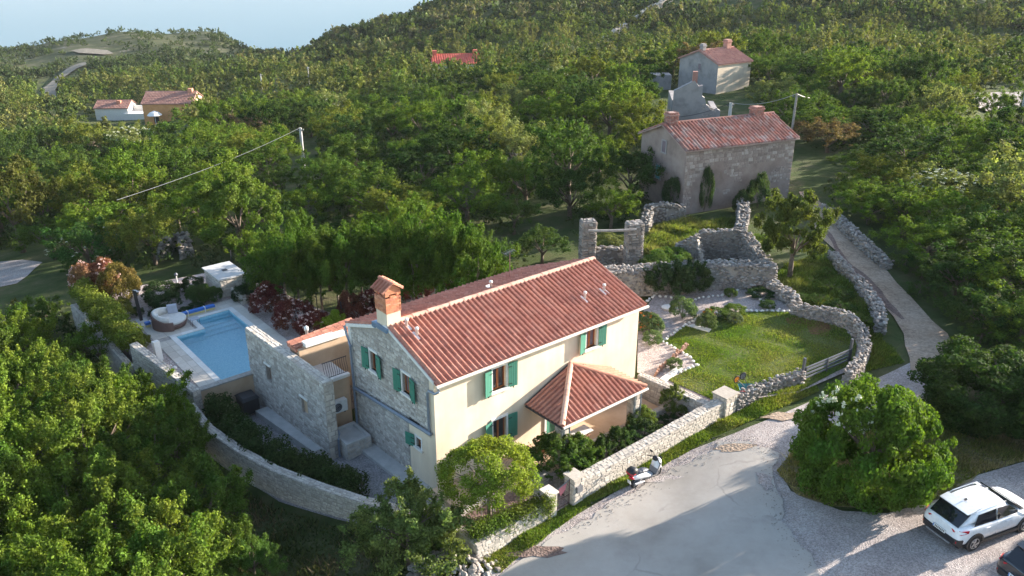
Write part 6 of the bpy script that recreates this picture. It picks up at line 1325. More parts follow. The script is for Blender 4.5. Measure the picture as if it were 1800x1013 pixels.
# stone shed
sx0, sx1, sy0, sy1 = .42, 2.0, 23.65, 26.2
sh = thing('stone_shed', W((sx0+sx1)/2, (sy0+sy1)/2, PZ), 'small flat-roofed stone shed with pale slab top, at the back of the pool garden', 'shed', YAW)
mb = MB(True); mb.box(sx0, sx1, sy0, sy1, PZ-.6, 2.05); mb.build('shed_wall', M['mortar'], sh)
masonry(sh, W(sx0, sy1, PZ), -gy, up, -ex, sy1-sy0, 1.15, 'wall_stone', nobj=80, depth=.04)
masonry(sh, W(sx0, sy0, PZ), ex, up, -gy, sx1-sx0, 1.15, 'wall_stone', nobj=50, depth=.04)
mb = MB(True); mb.box(sx0-.1, sx1+.1, sy0-.1, sy1+.1, 2.05, 2.13); mb.build('roof_slab', M['concrete'], sh); mb = MB(True); mb.box(1.1, 1.4, 24.8, 25.1, 2.13, 2.16); mb.build('hatch', M['metal'], sh)
mason_wall('low_bed_wall', 'low stone wall edging the raised bed beside the stone shed', [(.95, 21.9), (.95, 23.5)], .3, PZ-.2, 1.5, nobj=20, side=-1)
mason_wall('fence_bed_wall', 'low stone edging of the fence bed behind the red shrubs', [(3.35, 15.9), (3.1, 19.5), (2.7, 23.5)], .25, PZ-.2, PZ+.25, nobj=0, side=-1)
# pool cover roller
pc = thing('pool_cover', W(-2.6, 22.3, PZ+.03), 'long narrow rolled pool cover, blue above and pale yellow below, beside the daybed', 'pool cover', YAW)
mb = MB(True); mb.obox((-4.58, 22.2, PZ+.2), (4.0, 0, 0), (0, .26, 0), (0, 0, .13)); mb.build('cover_top', M['blue'], pc)
mb = MB(True); mb.obox((-4.55, 22.23, PZ+.05), (3.94, 0, 0), (0, .2, 0), (0, 0, .15)); mb.build('cover_side', M['yellow'], pc)
for x in (-4.3, -3.4, -2.2, -1.2): mb = MB(True); mb.box(x, x+.05, 22.19, 22.47, PZ+.03, PZ+.36); mb.build('strap', M['white'], pc)
# daybed
db = thing('daybed', W(-3.55, 21.6, PZ+.03), 'round brown wicker daybed with cream cushions beside the pool', 'daybed', YAW)
cx, cy = -3.35, 21.75
def arc_shell(r0, r1, z0, z1, a0, a1, n=20, zt=None):
    mb = MB(True); V = []; F = []
    for i in range(n+1):
        a = a0+(a1-a0)*i/n; t = i/n; top = z1 if zt is None else z0+(z1-z0)*zt(t)
        for r, z in ((r0, z0), (r1, z0), (r1, top), (r0, top)): V.append((cx+r*math.cos(a), cy+r*math.sin(a), z))
    for i in range(n):
        for k in range(4): F.append((i*4+k, i*4+(k+1) % 4, (i+1)*4+(k+1) % 4, (i+1)*4+k))
    F += [(0, 3, 2, 1), (n*4, n*4+1, n*4+2, n*4+3)]; mb.add(V, F); return mb
mb = MB(True); mb.lathe([(.80, PZ+.03), (.92, PZ+.28), (.9, PZ+.32)], (cx, cy, 0), 24); mb.build('wicker_base', M['wicker'], db, True)
arc_shell(.88, .98, PZ+.05, PZ+.85, R_(70), R_(262), zt=lambda t: .55+.45*math.sin(math.pi*min(max(t*1.1, .1), .95))).build('wicker_back', M['wicker'], db)
mb = MB(True); mb.lathe([(.84, PZ+.32), (.88, PZ+.38), (.86, PZ+.46), (.80, PZ+.48)], (cx, cy, 0), 24); mb.build('seat_cushion', M['cushion'], db, True)
arc_shell(.72, .9, PZ+.46, PZ+.95, R_(80), R_(250), zt=lambda t: .7+.3*math.sin(math.pi*t)).build('back_cushion', M['cushion'], db, True)
mb = MB(True); mb.obox((cx+.1, cy+.55, PZ+.5), (.5, -.15, 0), (.05, .12, .06), (0, .12, .42)); mb.build('striped_cushion', M['stripe'], db)
mb = MB(True); mb.obox((cx-.78, cy-.35, PZ+.5), (.12, .4, 0), (.14, -.04, .05), (-.08, 0, .4)); mb.build('side_cushion', M['cushion'], db)
# small table with thin legs
tb = thing('side_table', W(-2.2, 20.95, PZ+.03), 'small low table with thin bent metal legs, between daybed and pool', 'table', YAW)
mb = MB(True); mb.box(-2.5, -1.98-.06, 20.7, 21.1, PZ+.40, PZ+.43); mb.build('table_top', M['stripe'], tb)
for x in (-2.46, -2.08):
    for y in (20.74, 21.06): mb = MB(True); mb.tube([(x, y, PZ+.40), (x+(.03 if x > -2.2 else -.03), y, PZ+.03)], .012, 5); mb.build('leg', M['rust'], tb)
# shower post
sp = thing('shower_post', W(-4.45, 23.45, PZ), 'slim black garden shower post at the corner of the pool deck', 'shower', YAW)
mb = MB(True); mb.obox((-4.53, 23.38, PZ), (.16, 0, 0), (0, .16, 0), (-.1, 0, 1.95)); mb.build('post', M['black'], sp)
mb = MB(True); mb.tube([(-4.55, 23.44, PZ+1.92), (-4.5, 23.3, PZ+1.98), (-4.45, 23.2, PZ+1.95)], .03, 6); mb.lathe([(.07, PZ+1.9), (.08, PZ+1.93)], (-4.44, 23.18, 0), 10); mb.build('shower_head', M['chrome'], sp)
mb = MB(True); mb.box(-4.75, -4.15, 23.15, 23.7, PZ, PZ+.04); mb.build('shower_tray', M['concrete'], sp)
def single(name, label, cat, mb, mat, o): return tag(mb.build(name, M[mat], None, origin=o), label, cat)
mb = MB(True); mb.obox((-3.0, 24.4, PZ), (.5, 0, 0), (0, .35, 0), (0, 0, .08)); single('stepping_slab', 'small pale slab in the gravel left of the dark cushion shrubs', 'slab', mb, 'concrete', W(-2.8, 24.5, PZ))
mb = MB(True); mb.obox((-5.42, 17.75, PZ-.2), (.32, .05, 0), (-.05, .25, 0), (.04, .35, 1.15)); single('white_stone_pillar', 'leaning white square stone pillar behind the terrace wall', 'pillar', mb, 'coping', W(-5.3, 17.9, PZ-.2))
# garden lamps
for lab, px, py, z in (('short white garden lamp at the back edge of the pool gravel', 312, 500, PZ),):
    o = P(px, py, z); lp_ = thing('garden_lamp', o, lab, 'garden lamp'); mb = MB(); mb.lathe([(.05, 0), (.04, .6)], o, 8); mb.build('lamp_post', M['white'], lp_); mb = MB(); mb.lathe([(.1, .6), (.12, .68), (.05, .78)], o, 10); mb.build('lamp_head', M['greymetal'], lp_)
for i, (px, py, r) in enumerate(((307, 648, .10), (312, 640, .08), (300, 644, .07))):
    o = P(px, py, PZ); mb = MB(); mb.v = [tuple(q) for q in (rock_verts(np.random.RandomState(i), r*1.4, r*1.2, r)+np.array(o)+np.array([0, 0, r*.5]))]; mb.f = [tuple(f) for f in IF]; mb.mi = [0]*20
    single('white_stone', ['biggest white stone in the planting strip of the pool deck', 'middle white stone in the planting strip of the pool deck', 'smallest white stone in the planting strip of the pool deck'][i], 'stone', mb, 'coping', o)
# water tank box, bin, air conditioner, pipe
tk = thing('stone_trough', W(-.85, 5.9, -.2), 'square stone-sided tank under the downpipe beside the gable', 'tank', YAW)
mb = MB(True); mb.box(-1.35, -.1, 5.35, 5.5, -.5, .42); mb.box(-1.35, -.1, 6.75, 6.9, -.5, .42); mb.box(-1.35, -1.2, 5.5, 6.75, -.5, .42); mb.box(-.25, -.1, 5.5, 6.75, -.5, .42); mb.box(-1.2, -.25, 5.5, 6.75, -.5, .28); mb.build('tank_body', M['concrete'], tk)
masonry(tk, W(-1.35, 5.35, -.4), ex, up, -gy, 1.25, .78, 'wall_stone', nobj=20, depth=.03); masonry(tk, W(-1.35, 6.9, -.4), -gy, up, -ex, 1.55, .78, 'wall_stone', nobj=20, depth=.03)
bn = thing('garden_waste_bin', W(-3.0, 12.3, -.4), 'black plastic storage bin at the corner of the pool wall in the yard', 'bin', YAW)
mb = MB(True); mb.obox((-3.35, 12.0, -.45), (.8, 0, 0), (0, .9, 0), (0, 0, .75)); mb.build('bin_body', M['black'], bn); mb = MB(True); mb.add([(-3.4, 11.95, .3), (-2.5, 11.95, .3), (-2.5, 12.95, .3), (-3.4, 12.95, .3), (-3.3, 12.1, .42), (-2.6, 12.1, .42), (-2.6, 12.8, .42), (-3.3, 12.8, .42)], [(0, 1, 5, 4), (1, 2, 6, 5), (2, 3, 7, 6), (3, 0, 4, 7), (4, 5, 6, 7)]); mb.build('bin_lid', M['black'], bn)
ac = thing('air_conditioner', W(-.7, 7.1, 1.1), 'white outdoor air-conditioner unit on the peach annex wall', 'air conditioner', YAW)
mb = MB(True); mb.box(-1.1, -.32, 6.95, 7.24, 1.1, 1.68); mb.build('casing', M['white_plastic'], ac)
mb = MB(True); V = [(-.82+.22*math.cos(a), 6.94, 1.39+.22*math.sin(a)) for a in np.linspace(0, 2*math.pi, 21)[:-1]]; mb.add(V+[(x, 6.951, z) for x, y, z in V], [tuple(range(20)), *[(i, (i+1) % 20, 20+(i+1) % 20, 20+i) for i in range(20)]]); fg = mb.build('fan_grille', M['greymetal'], ac)
for k in range(3): mb = MB(True); r = .07*(k+1); mb.tube([(-.82+r*math.cos(a), 6.93, 1.39+r*math.sin(a)) for a in np.linspace(0, 2*math.pi, 17)], .006, 4, cap=False); mb.build('grille_ring', M['chrome'], fg)
mb = MB(True); mb.box(-1.0, -.95, 6.98, 7.3, 1.02, 1.1); mb.box(-.48, -.43, 6.98, 7.3, 1.02, 1.1); mb.build('bracket', M['greymetal'], ac)
mb = MB(True); mb.tube([(-1.3, 6.2, .75), (-1.35, 5.95, .7), (-1.48, 5.85, .5), (-1.5, 5.85, -.4)], .05, 8); single('drain_pipe', 'blue-grey bent drain pipe at the corner of the stone screen wall', 'pipe', mb, 'zinc', W(-1.4, 5.9, 0))
# porch things
pt = thing('flower_pot', W(5.0, -.55, .33), 'large terracotta pot with a leafy plant beside the green door', 'flower pot')
o = W(5.0, -.55, .33); mb = MB(); mb.lathe([(.17, 0), (.24, .38), (.26, .40), (.26, .46), (.22, .46), (.20, .40)], o, 18); mb.build('pot', M['terracotta'], pt, True)
place('plant', SHR[0], Matrix.Translation((o[0], o[1], o[2]+.58)) @ Matrix.Diagonal((.30, .30, .28, 1)), pt, (.05, .10, .025))
mb = MB(True); mb.box(5.95, 6.55, -.35, .1, .332, .352); single('door_mat', 'reddish-brown door mat in front of the green door', 'mat', mb, 'rust', W(6.2, -.1, .33))
mb = MB(True); mb.obox((4.35, -.75, .33), (.3, 0, 0), (0, .25, 0), (0, 0, .45)); single('dark_box', 'dark brown box leaning on the house wall left of the terracotta pot', 'box', mb, 'rust', W(4.5, -.6, .33))
tc = thing('folding_table', W(6.9, -1.1, .33), 'light folding table with thin brown legs under the porch', 'table', YAW)
mb = MB(True); mb.box(6.3, 7.3, -1.5, -.9, 1.02, 1.05); mb.build('table_top', M['white'], tc)
for x in (6.36, 7.24):
    mb = MB(True); mb.tube([(x, -1.45, .34), (x, -.95, 1.02)], .015, 5); mb.tube([(x, -.95, .34), (x, -1.45, 1.02)], .015, 5); mb.build('leg', M['wood'], tc)
for z in (.45, .8): mb = MB(True); mb.tube([(6.36, -1.4, z), (7.24, -1.4, z)], .013, 5); mb.build('stretcher', M['wood'], tc)
# stones edging beds, stacked logs, flat slabs
def stone_row(label, pts, z, st, n, mat='coping', nm='stone_edging'):
    q = resample([p[:2] for p in pts], .3, .05, False); root = thing(nm, (*q[0], z), label, 'edging')
    for i, p in enumerate(q[:n]):
        k = i % 8; key = ('E', k)
        if key not in BLKM: BLKM[key] = mesh_from('stone', [tuple(v) for v in rock_verts(np.random.RandomState(70+k), .5, .5, .5)], IF, M[mat])
        place('stone', BLKM[key], Matrix.Translation((p[0], p[1], z+.05)) @ Matrix.Rotation(i*1.3, 4, 'Z') @ Matrix.Diagonal((st*rnd.uniform(.7, 1.3), st*rnd.uniform(.6, 1), st*.7, 1)), root)
stone_row('curving row of white stones between lawn and gravel path', PP([(1172, 664), (1195, 655), (1225, 643), (1213, 630), (1165, 602), (1180, 590), (1205, 572), (1230, 560), (1275, 548), (1330, 548), (1395, 548), (1415, 545)], LZ), LZ, .26, 80)
stone_row('row of small white stones along the dark feathery shrub bed', PP([(1138, 530), (1150, 521), (1180, 524), (1215, 530), (1228, 525), (1270, 520), (1290, 518), (1300, 505)], LZ), LZ, .24, 40)
stone_row('row of white stones round the planted island on the gravel path', PP([(1320, 508), (1330, 520), (1345, 535), (1370, 545)], LZ), LZ, .24, 20)
def logs(label, px0, py0, px1, py1, n):
    a, b = np.array(P(px0, py0, LZ)), np.array(P(px1, py1, LZ)); root = thing('log_stack', tuple(a), label, 'logs'); d = (b-a)/np.linalg.norm(b-a); nrm = np.array([-d[1], d[0], 0])
    for i in range(n):
        t = i/(n-1); c = a+(b-a)*t; h = rnd.uniform(.2, .45); mb = MB(); mb.tube([tuple(c+nrm*.05), tuple(c-nrm*rnd.uniform(.0, .1)+up*h+d*rnd.uniform(-.05, .05))], rnd.uniform(.045, .07), 7); mb.build('log', M['logs'], root)
logs('palisade of short upright logs at the lawn corner, upper one', 1183, 632, 1206, 613, 14); logs('palisade of short upright logs by the retaining wall, lower one', 1152, 662, 1170, 645, 12)
for lab, c in (('long pale stone slab on the lawn beside the lower log palisade', [(1160, 667), (1190, 646), (1199, 649), (1170, 672)]), ('pale stone slab lying at the lawn edge left of the orange flowers', [(1208, 574), (1220, 571), (1250, 580), (1246, 584)])):
    q = PP(c, LZ+.03); mb = MB(); mb.prism([p[:2] for p in q][::-1], LZ, LZ+.09); tag(mb.build('stone_slab', M['coping'], None, origin=q[0]), lab, 'slab')
o = P(1177, 543, LZ); mb = MB(); mb.lathe([(.42, 0), (.5, .12), (.3, .2)], o, 12, sy=.8); tag(mb.build('white_rock', M['coping'], None, origin=o), 'flat round white rock on the gravel left of the ball shrub', 'rock')
# children's wheels / wheelbarrow lying behind the wall
wb = thing('overturned_wheelbarrow', P(1305, 680, 1.3), 'overturned wheelbarrow with an orange wheel rim behind the dry-stone wall', 'wheelbarrow')
def wheel(par, o, r, rim, yaw, w=.06):
    q = Matrix.Translation(o) @ Matrix.Rotation(yaw, 4, 'Z') @ Matrix.Rotation(R_(90), 4, 'X'); mb = MB(); n = 18
    V = []; F = []
    for i in range(n):
        a = i*2*math.pi/n
        for k in range(6): b = k*math.pi/3; V.append(((r+w*.5*math.cos(b))*math.cos(a), (r+w*.5*math.cos(b))*math.sin(a), w*.5*math.sin(b)))
    for i in range(n):
        for k in range(6): F.append((i*6+k, i*6+(k+1) % 6, ((i+1) % n)*6+(k+1) % 6, ((i+1) % n)*6+k))
    ty = place('tyre', mesh_from('tyre', V, F, M['rubber'], None, True), q, par)
    mb = MB(); mb.lathe([(r*.86, -.015), (r*.86, .015)], (0, 0, 0), 16); mb.lathe([(r*.2, -.04), (r*.2, .04)], (0, 0, 0), 8); place('rim', mesh_from('rim', mb.v, mb.f, rim), q, ty)
o1_ = P(1295, 667, 1.75); o2_ = P(1306, 661, 1.75); wheel(wb, o1_, .17, M['orange'], .5); wheel(wb, o2_, .17, M['greymetal2'], .5)
o = Vector(P(1312, 683, 1.4)); mb = MB(); mb.add([tuple(o+Vector(v)) for v in [(-.35, -.2, 0), (.35, -.2, 0), (.35, .3, .1), (-.35, .3, .1), (-.2, -.1, -.25), (.2, -.1, -.25), (.2, .15, -.22), (-.2, .15, -.22)]], [(0, 1, 5, 4), (1, 2, 6, 5), (2, 3, 7, 6), (3, 0, 4, 7), (4, 5, 6, 7)]); mb.build('tray', M['turq'], wb)
mb = MB(); mb.tube([tuple(o+Vector((.3, .1, .1))), tuple(o+Vector((.75, .2, .3))), tuple(o+Vector((.95, .2, .1)))], .018, 6); mb.tube([o1_, tuple(o+Vector((-.1, 0, .1)))], .018, 6); mb.tube([o2_, tuple(o+Vector((.1, .2, .1)))], .018, 6); mb.build('frame', M['metal'], wb)
mb = MB(); mb.box(*(lambda q: (q[0]-.12, q[0]+.1, q[1]-.04, q[1]+.04, q[2], q[2]+.06))(P(1306, 690, 1.45))); mb.build('red_handle', M['redp'], wb)

# ---------------- scooter
f_ = Vector(G(1153, 838)); b_w = Vector(G(1116, 858)); dirv = (f_-b_w); yaws = math.atan2(dirv.y, dirv.x)
sb = b_w.lerp(f_, .5); wbse = dirv.length; SCm = Matrix.Translation(sb) @ Matrix.Rotation(yaws, 4, 'Z'); print('scooter base', wbse)
sc_ = thing('motor_scooter', tuple(sb), 'white and grey motor scooter with black top case parked beside the street wall', 'scooter', yaws)
def spart(nm, mat, fn, smooth=False, par=None, tilt=True):
    mb = MB(); fn(mb); Tl = Matrix.Rotation(R_(3), 4, 'X'); mb.v = [tuple(SCm @ Tl @ Vector(v)) for v in mb.v]; return mb.build(nm, M[mat], par or sc_, smooth)
def loft(mb, secs):    # secs: list of rings
    n = len(secs[0]); V = [p for s in secs for p in s]; F = [(i*n+j, i*n+(j+1) % n, (i+1)*n+(j+1) % n, (i+1)*n+j) for i in range(len(secs)-1) for j in range(n)]; F += [tuple(range(n))[::-1], tuple(range((len(secs)-1)*n, len(secs)*n))]; mb.add(V, F)
def ringx(x, w, z0, z1, n=10, e=.7):
    R = []
    for i in range(n):
        a = 2*math.pi*i/n; c, s = math.cos(a), math.sin(a); R.append((x, w*abs(c)**e*(1 if c > 0 else -1), (z0+z1)/2+(z1-z0)/2*abs(s)**e*(1 if s > 0 else -1)))
    return R
HB = .65
def swheel(x, r=.21):
    def fn(mb):
        n = 20
        V = []; F = []
        for i in range(n):
            a = i*2*math.pi/n
            for k in range(6): b = k*math.pi/3; V.append((x+(r+.05*math.cos(b))*math.cos(a), .055*math.sin(b), r+.05+(r+.05*math.cos(b))*math.sin(a)))
        for i in range(n):
            for k in range(6): F.append((i*6+k, i*6+(k+1) % 6, ((i+1) % n)*6+(k+1) % 6, ((i+1) % n)*6+k))
        mb.add(V, F)
    w = spart('wheel', 'rubber', fn, True); spart('rim', 'alloy', lambda mb: mb.lathe([(r*.8, -.03), (r*.8, .03)], (x, 0, r+.05), 14, axis='y'), False, w)
swheel(-HB); swheel(HB)
spart('body_panel', 'carwhite', lambda mb: loft(mb, [ringx(-.95, .05, .62, .70), ringx(-.8, .13, .50, .74), ringx(-.5, .17, .42, .72), ringx(-.15, .17, .34, .62), ringx(.1, .16, .26, .42), ringx(.35, .16, .24, .36)]), True)
spart('floorboard', 'greymetal', lambda mb: mb.box(.02, .4, -.17, .17, .32, .37))
spart('leg_shield', 'greymetal2', lambda mb: mb.add([(.35, -.2, .36), (.35, .2, .36), (.55, .23, .85), (.55, -.23, .85), (.42, -.2, .34), (.42, .2, .34), (.62, .22, .85), (.62, -.22, .85)], [(0, 1, 2, 3), (7, 6, 5, 4), (0, 4, 5, 1), (1, 5, 6, 2), (2, 6, 7, 3), (3, 7, 4, 0)]))
spart('front_fairing', 'carwhite', lambda mb: loft(mb, [ringx(.44, .19, .34, .92), ringx(.58, .2, .40, 1.0), ringx(.70, .15, .48, .95), ringx(.78, .07, .58, .82)]), True)
spart('front_mudguard', 'carwhite', lambda mb: loft(mb, [ringx(.45, .07, .42, .5), ringx(.65, .08, .5, .57), ringx(.85, .06, .40, .48)]), True)
spart('fork', 'greymetal', lambda mb: (mb.tube([(HB, -.08, .26), (.52, -.08, .75)], .025, 6), mb.tube([(HB, .08, .26), (.52, .08, .75)], .025, 6)))
spart('handlebar_cowl', 'black', lambda mb: loft(mb, [ringx(.36, .10, .95, 1.06), ringx(.45, .14, .93, 1.12), ringx(.56, .09, .95, 1.10)]), True)
spart('handlebar', 'black', lambda mb: mb.tube([(.32, -.36, 1.02), (.42, -.15, 1.05), (.42, .15, 1.05), (.32, .36, 1.02)], .022, 7))
for sg in (-1, 1): spart('mirror', 'black', lambda mb: (mb.tube([(.44, .2*sg, 1.05), (.46, .27*sg, 1.2)], .01, 5), mb.box(.45, .47, .27*sg-.07, .27*sg+.07, 1.18, 1.27)))
spart('seat', 'greymetal', lambda mb: loft(mb, [ringx(-.72, .11, .72, .80), ringx(-.5, .15, .72, .84), ringx(-.2, .15, .66, .79), ringx(.0, .09, .62, .72)]), True)
spart('top_case', 'black', lambda mb: loft(mb, [ringx(-1.12, .12, .84, 1.0), ringx(-1.05, .2, .80, 1.10), ringx(-.85, .21, .80, 1.14), ringx(-.70, .15, .82, 1.06)]), True)
spart('case_band', 'redp', lambda mb: loft(mb, [ringx(-1.135, .125, .89, .97), ringx(-1.06, .208, .88, .97), ringx(-.9, .214, .88, .96)]), True)
spart('tail_light', 'redlamp', lambda mb: loft(mb, [ringx(-1.0, .08, .60, .68), ringx(-.9, .14, .58, .72)]), True)
spart('number_plate', 'white_plastic', lambda mb: mb.obox((-1.02, -.08, .38), (.03, 0, .0), (0, .16, 0), (-.05, 0, .18)))
spart('engine', 'greymetal', lambda mb: loft(mb, [ringx(-.78, .09, .16, .34), ringx(-.5, .11, .16, .42), ringx(-.2, .1, .2, .36)]), True)
spart('exhaust', 'chrome', lambda mb: mb.tube([(-.25, -.15, .25), (-.5, -.17, .30), (-.85, -.17, .36)], [.03, .055, .05], 8))
spart('centre_stand', 'metal', lambda mb: (mb.tube([(-.2, .1, .3), (-.28, .22, .0)], .015, 5), mb.tube([(-.2, -.1, .3), (-.28, -.18, .02)], .015, 5)))

# ---------------- cars
def car(label, o, yaw, paint, dark=False):
    Cm = Matrix.Translation(o) @ Matrix.Rotation(yaw, 4, 'Z'); root = thing('parked_car', tuple(o), label, 'car', yaw)
    def part(nm, mat, fn, smooth=False, par=None, bev=0):
        mb = MB(); fn(mb); mb.v = [tuple(Cm @ Vector(v)) for v in mb.v]; p = mb.build(nm, M[mat], par or root, smooth)
        if bev:
            md = p.modifiers.new('soft', 'SUBSURF'); md.levels = md.render_levels = bev
        return p
    # stations: x, halfwidth low, halfwidth belt, zlow, zshoulder, zbelt(top edge)
    St = [(-2.06, .62, .60, .42, .70, .92), (-2.02, .80, .76, .32, .74, .98), (-1.75, .875, .84, .28, .78, 1.02), (-1.2, .88, .85, .27, .78, 1.01), (-.3, .875, .84, .27, .76, .98), (.6, .875, .83, .27, .76, .95), (1.1, .88, .82, .27, .76, .93), (1.5, .875, .76, .28, .74, .90), (1.85, .84, .66, .30, .68, .80), (2.02, .72, .50, .34, .60, .70), (2.07, .55, .35, .40, .54, .60)]
    def sec(x, wl, wb, z0, zs, zb):
        h = [(wl*.86, z0), (wl*.97, z0+.10), (wl*1.0, (z0+zs)/2), (wl*1.0, zs), (wb, zb-.03), (wb*.90, zb+.01), (wb*.45, zb+.035)]
        return [(x, y, z) for y, z in h]+[(x, -y, z) for y, z in h[::-1]]
    def body(mb): loft(mb, [sec(*s) for s in St])
    part('body', paint, body, True, None, 2)
    # cabin
    Cb = [(-1.93, .66, 1.00, -1.86, .60, 1.06), (-1.80, .74, 1.01, -1.30, .60, 1.44), (-1.1, .78, 1.01, -.9, .62, 1.50), (-.2, .79, .99, -.1, .62, 1.51), (.5, .78, .96, .15, .60, 1.47), (1.12, .72, .94, .45, .57, 1.38)]
    def cabin(mb):
        secs = []
        for xb, wb, zb, xt, wt, zt in Cb:
            hs = [(xb, wb, zb-.05), (xb+(xt-xb)*.5, wb+(wt-wb)*.42, zb+(zt-zb)*.5), (xt, wt+.02, zt-.05), (xt, wt*.86, zt), (xt, wt*.4, zt+.025)]
            secs.append([q for q in hs]+[(x, -y, z) for x, y, z in hs[::-1]])
        loft(mb, secs)
    part('roof', paint, cabin, True, None, 2)
    gl = 'carglass'
    part('rear_window', gl, lambda mb: mb.add([(-1.965, -.60, 1.03), (-1.965, .60, 1.03), (-2.0+.03, .3, 1.02), (-1.47, .58, 1.42), (-1.47, -.58, 1.42), (-1.97, 0, 1.02)], [(0, 5, 1, 3, 4)]) , par=root)
    part('rear_window_frame', gl, lambda mb: mb.obox((-1.985, -.6, 1.02), (0, 1.2, 0), (.50, 0, .41), (.02, 0, -.03)))
    part('spoiler', paint, lambda mb: loft(mb, [[(-1.62, -.60, 1.44), (-1.62, .60, 1.44), (-1.62, .60, 1.47), (-1.62, -.60, 1.47)], [(-1.2, -.62, 1.47), (-1.2, .62, 1.47), (-1.2, .62, 1.53), (-1.2, -.62, 1.53)]]))
    part('windscreen', gl, lambda mb: mb.obox((1.16, -.66, .97), (0, 1.32, 0), (-.66, 0, .44), (.02, 0, .03)))
    part('scuttle', 'black', lambda mb: mb.obox((1.12, -.7, .945), (0, 1.4, 0), (.16, 0, -.01), (0, 0, .02)))
    for sg in (-1, 1):
        side = part('side_window', gl, lambda mb: mb.add([(-1.42, .805*sg, 1.03), (-.32, .815*sg, 1.01), (-.28, .68*sg, 1.40), (-1.15, .67*sg, 1.36)], [(0, 1, 2, 3) if sg < 0 else (3, 2, 1, 0)]))
        part('side_window', gl, lambda mb: mb.add([(-.26, .815*sg, 1.01), (.92, .79*sg, .98), (.42, .665*sg, 1.33), (-.22, .68*sg, 1.40)], [(0, 1, 2, 3) if sg < 0 else (3, 2, 1, 0)]))
        part('roof_rail', 'chrome', lambda mb: mb.tube([(-1.2, .60*sg, 1.50), (-1.0, .60*sg, 1.545), (0, .60*sg, 1.555), (.3, .585*sg, 1.49)], .018, 6))
        part('mirror', paint, lambda mb: loft(mb, [ringx(.72, .05, .96, 1.02), ringx(.80, .09, .94, 1.08), ringx(.9, .05, .97, 1.05)]) if False else mb.obox((.72, .82*sg, .95), (.16, 0, 0), (0, .2*sg, .02), (0, 0, .13)))
        for x in (-.75, .25): part('door_handle', paint, lambda mb: mb.obox((x-.1, .872*sg, .84), (.2, 0, 0), (0, .03*sg, 0), (0, 0, .03)))
        for x in (-.28, .95): part('door_seam', 'black', lambda mb: mb.obox((x, .876*sg, .34), (.008, 0, 0), (0, .004*sg, 0), (0, -.04*sg, .60)))
        part('sill_cladding', 'black', lambda mb: mb.obox((-1.2, .80*sg, .22), (2.4, 0, 0), (0, .09*sg, 0), (0, 0, .14)))
        part('tail_light', 'redlamp', lambda mb: mb.add([(-2.06, .42*sg, .90), (-1.99, .76*sg, .96), (-1.70, .868*sg, .99), (-1.72, .872*sg, .88), (-2.0, .80*sg, .82), (-2.07, .52*sg, .82)], [(0, 1, 2, 3, 4, 5)]))
        part('reflector', 'redlamp', lambda mb: mb.obox((-2.07, .52*sg, .44), (0, .2*sg, 0), (0.02, 0, 0), (0, 0, .07)))
        part('headlight', 'chrome', lambda mb: mb.obox((1.88, .50*sg, .62), (.08, .0, 0), (-.2, .28*sg, .02), (0, 0, .14)))
        for x in (-1.30, 1.28):
            part('arch_cladding', 'black', lambda mb: mb.add([(x+r*math.cos(a), yy*sg, .33+r*math.sin(a)) for yy in (.80, .905) for r in (.35, .43) for a in np.linspace(-.1, math.pi+.1, 13)], [(26+i, 26+i+1, 39+i+1, 39+i) for i in range(12)]+[(13+i, 13+i+1, 39+i+1, 39+i) for i in range(12)]+[(i, i+1, 26+i+1, 26+i) for i in range(12)]))
            part('arch_void_disc', 'black', lambda mb: mb.lathe([(.36, .60*sg), (.36, .884*sg)], (x, 0, .34), 20, axis='y'))  # solid black disc on the uncut body, painting the arch's dark void
            def tyre(mb): mb.lathe([(.20, .70*sg), (.30, .70*sg), (.325, .73*sg), (.325, .87*sg), (.30, .90*sg), (.21, .895*sg)], (x, 0, .325), 24, axis='y')
            w = part('wheel', 'rubber', tyre, False); part('rim', 'black', lambda mb: mb.lathe([(.21, .87*sg), (.21, .893*sg)], (x, 0, .325), 20, axis='y'), par=w)
            for k in range(5):
                a = k*2*math.pi/5+.3; part('spoke', 'alloy', lambda mb: mb.obox((x-.035*math.sin(a)+.03*math.cos(a), .888*sg, .325-.035*-math.cos(a)*-1+.03*math.sin(a)), (.17*math.cos(a), 0, .17*math.sin(a)), (0, .02*sg, 0), (.07*math.sin(a), 0, -.07*math.cos(a))), par=w)
            part('rim_ring', 'alloy', lambda mb: mb.tube([(x+.205*math.cos(a), .897*sg, .325+.205*math.sin(a)) for a in np.linspace(0, 2*math.pi, 21)], .014, 5, cap=False), par=w)
    part('rear_bumper', 'black', lambda mb: loft(mb, [[(-2.10, -.66, .36), (-2.10, .66, .36), (-2.10, .66, .56), (-2.10, -.66, .56)], [(-1.9, -.85, .28), (-1.9, .85, .28), (-1.9, .87, .62), (-1.9, -.87, .62)]]))
    part('skid_plate', 'chrome', lambda mb: mb.obox((-2.125, -.5, .30), (0, 1.0, 0), (.04, 0, 0), (0, 0, .05)))
    pl = part('number_plate', 'white_plastic', lambda mb: mb.obox((-2.125, -.26, .57), (0, .52, 0), (.03, 0, 0), (.015, 0, .12)))
    part('plate_band', 'blue', lambda mb: mb.obox((-2.128, .225, .57), (0, .035, 0), (.0, 0, .0), (.015, 0, .12)) if False else mb.add([(-2.128, .22, .575), (-2.128, .255, .575), (-2.113, .255, .685), (-2.113, .22, .685)], [(0, 1, 2, 3)]), par=pl)
    for k in range(7): part('plate_character', 'black', lambda mb: mb.add([(-2.128, -.22+k*.06, .60), (-2.128, -.185+k*.06, .60), (-2.117, -.185+k*.06, .665), (-2.117, -.22+k*.06, .665)], [(0, 1, 2, 3)]), par=pl)
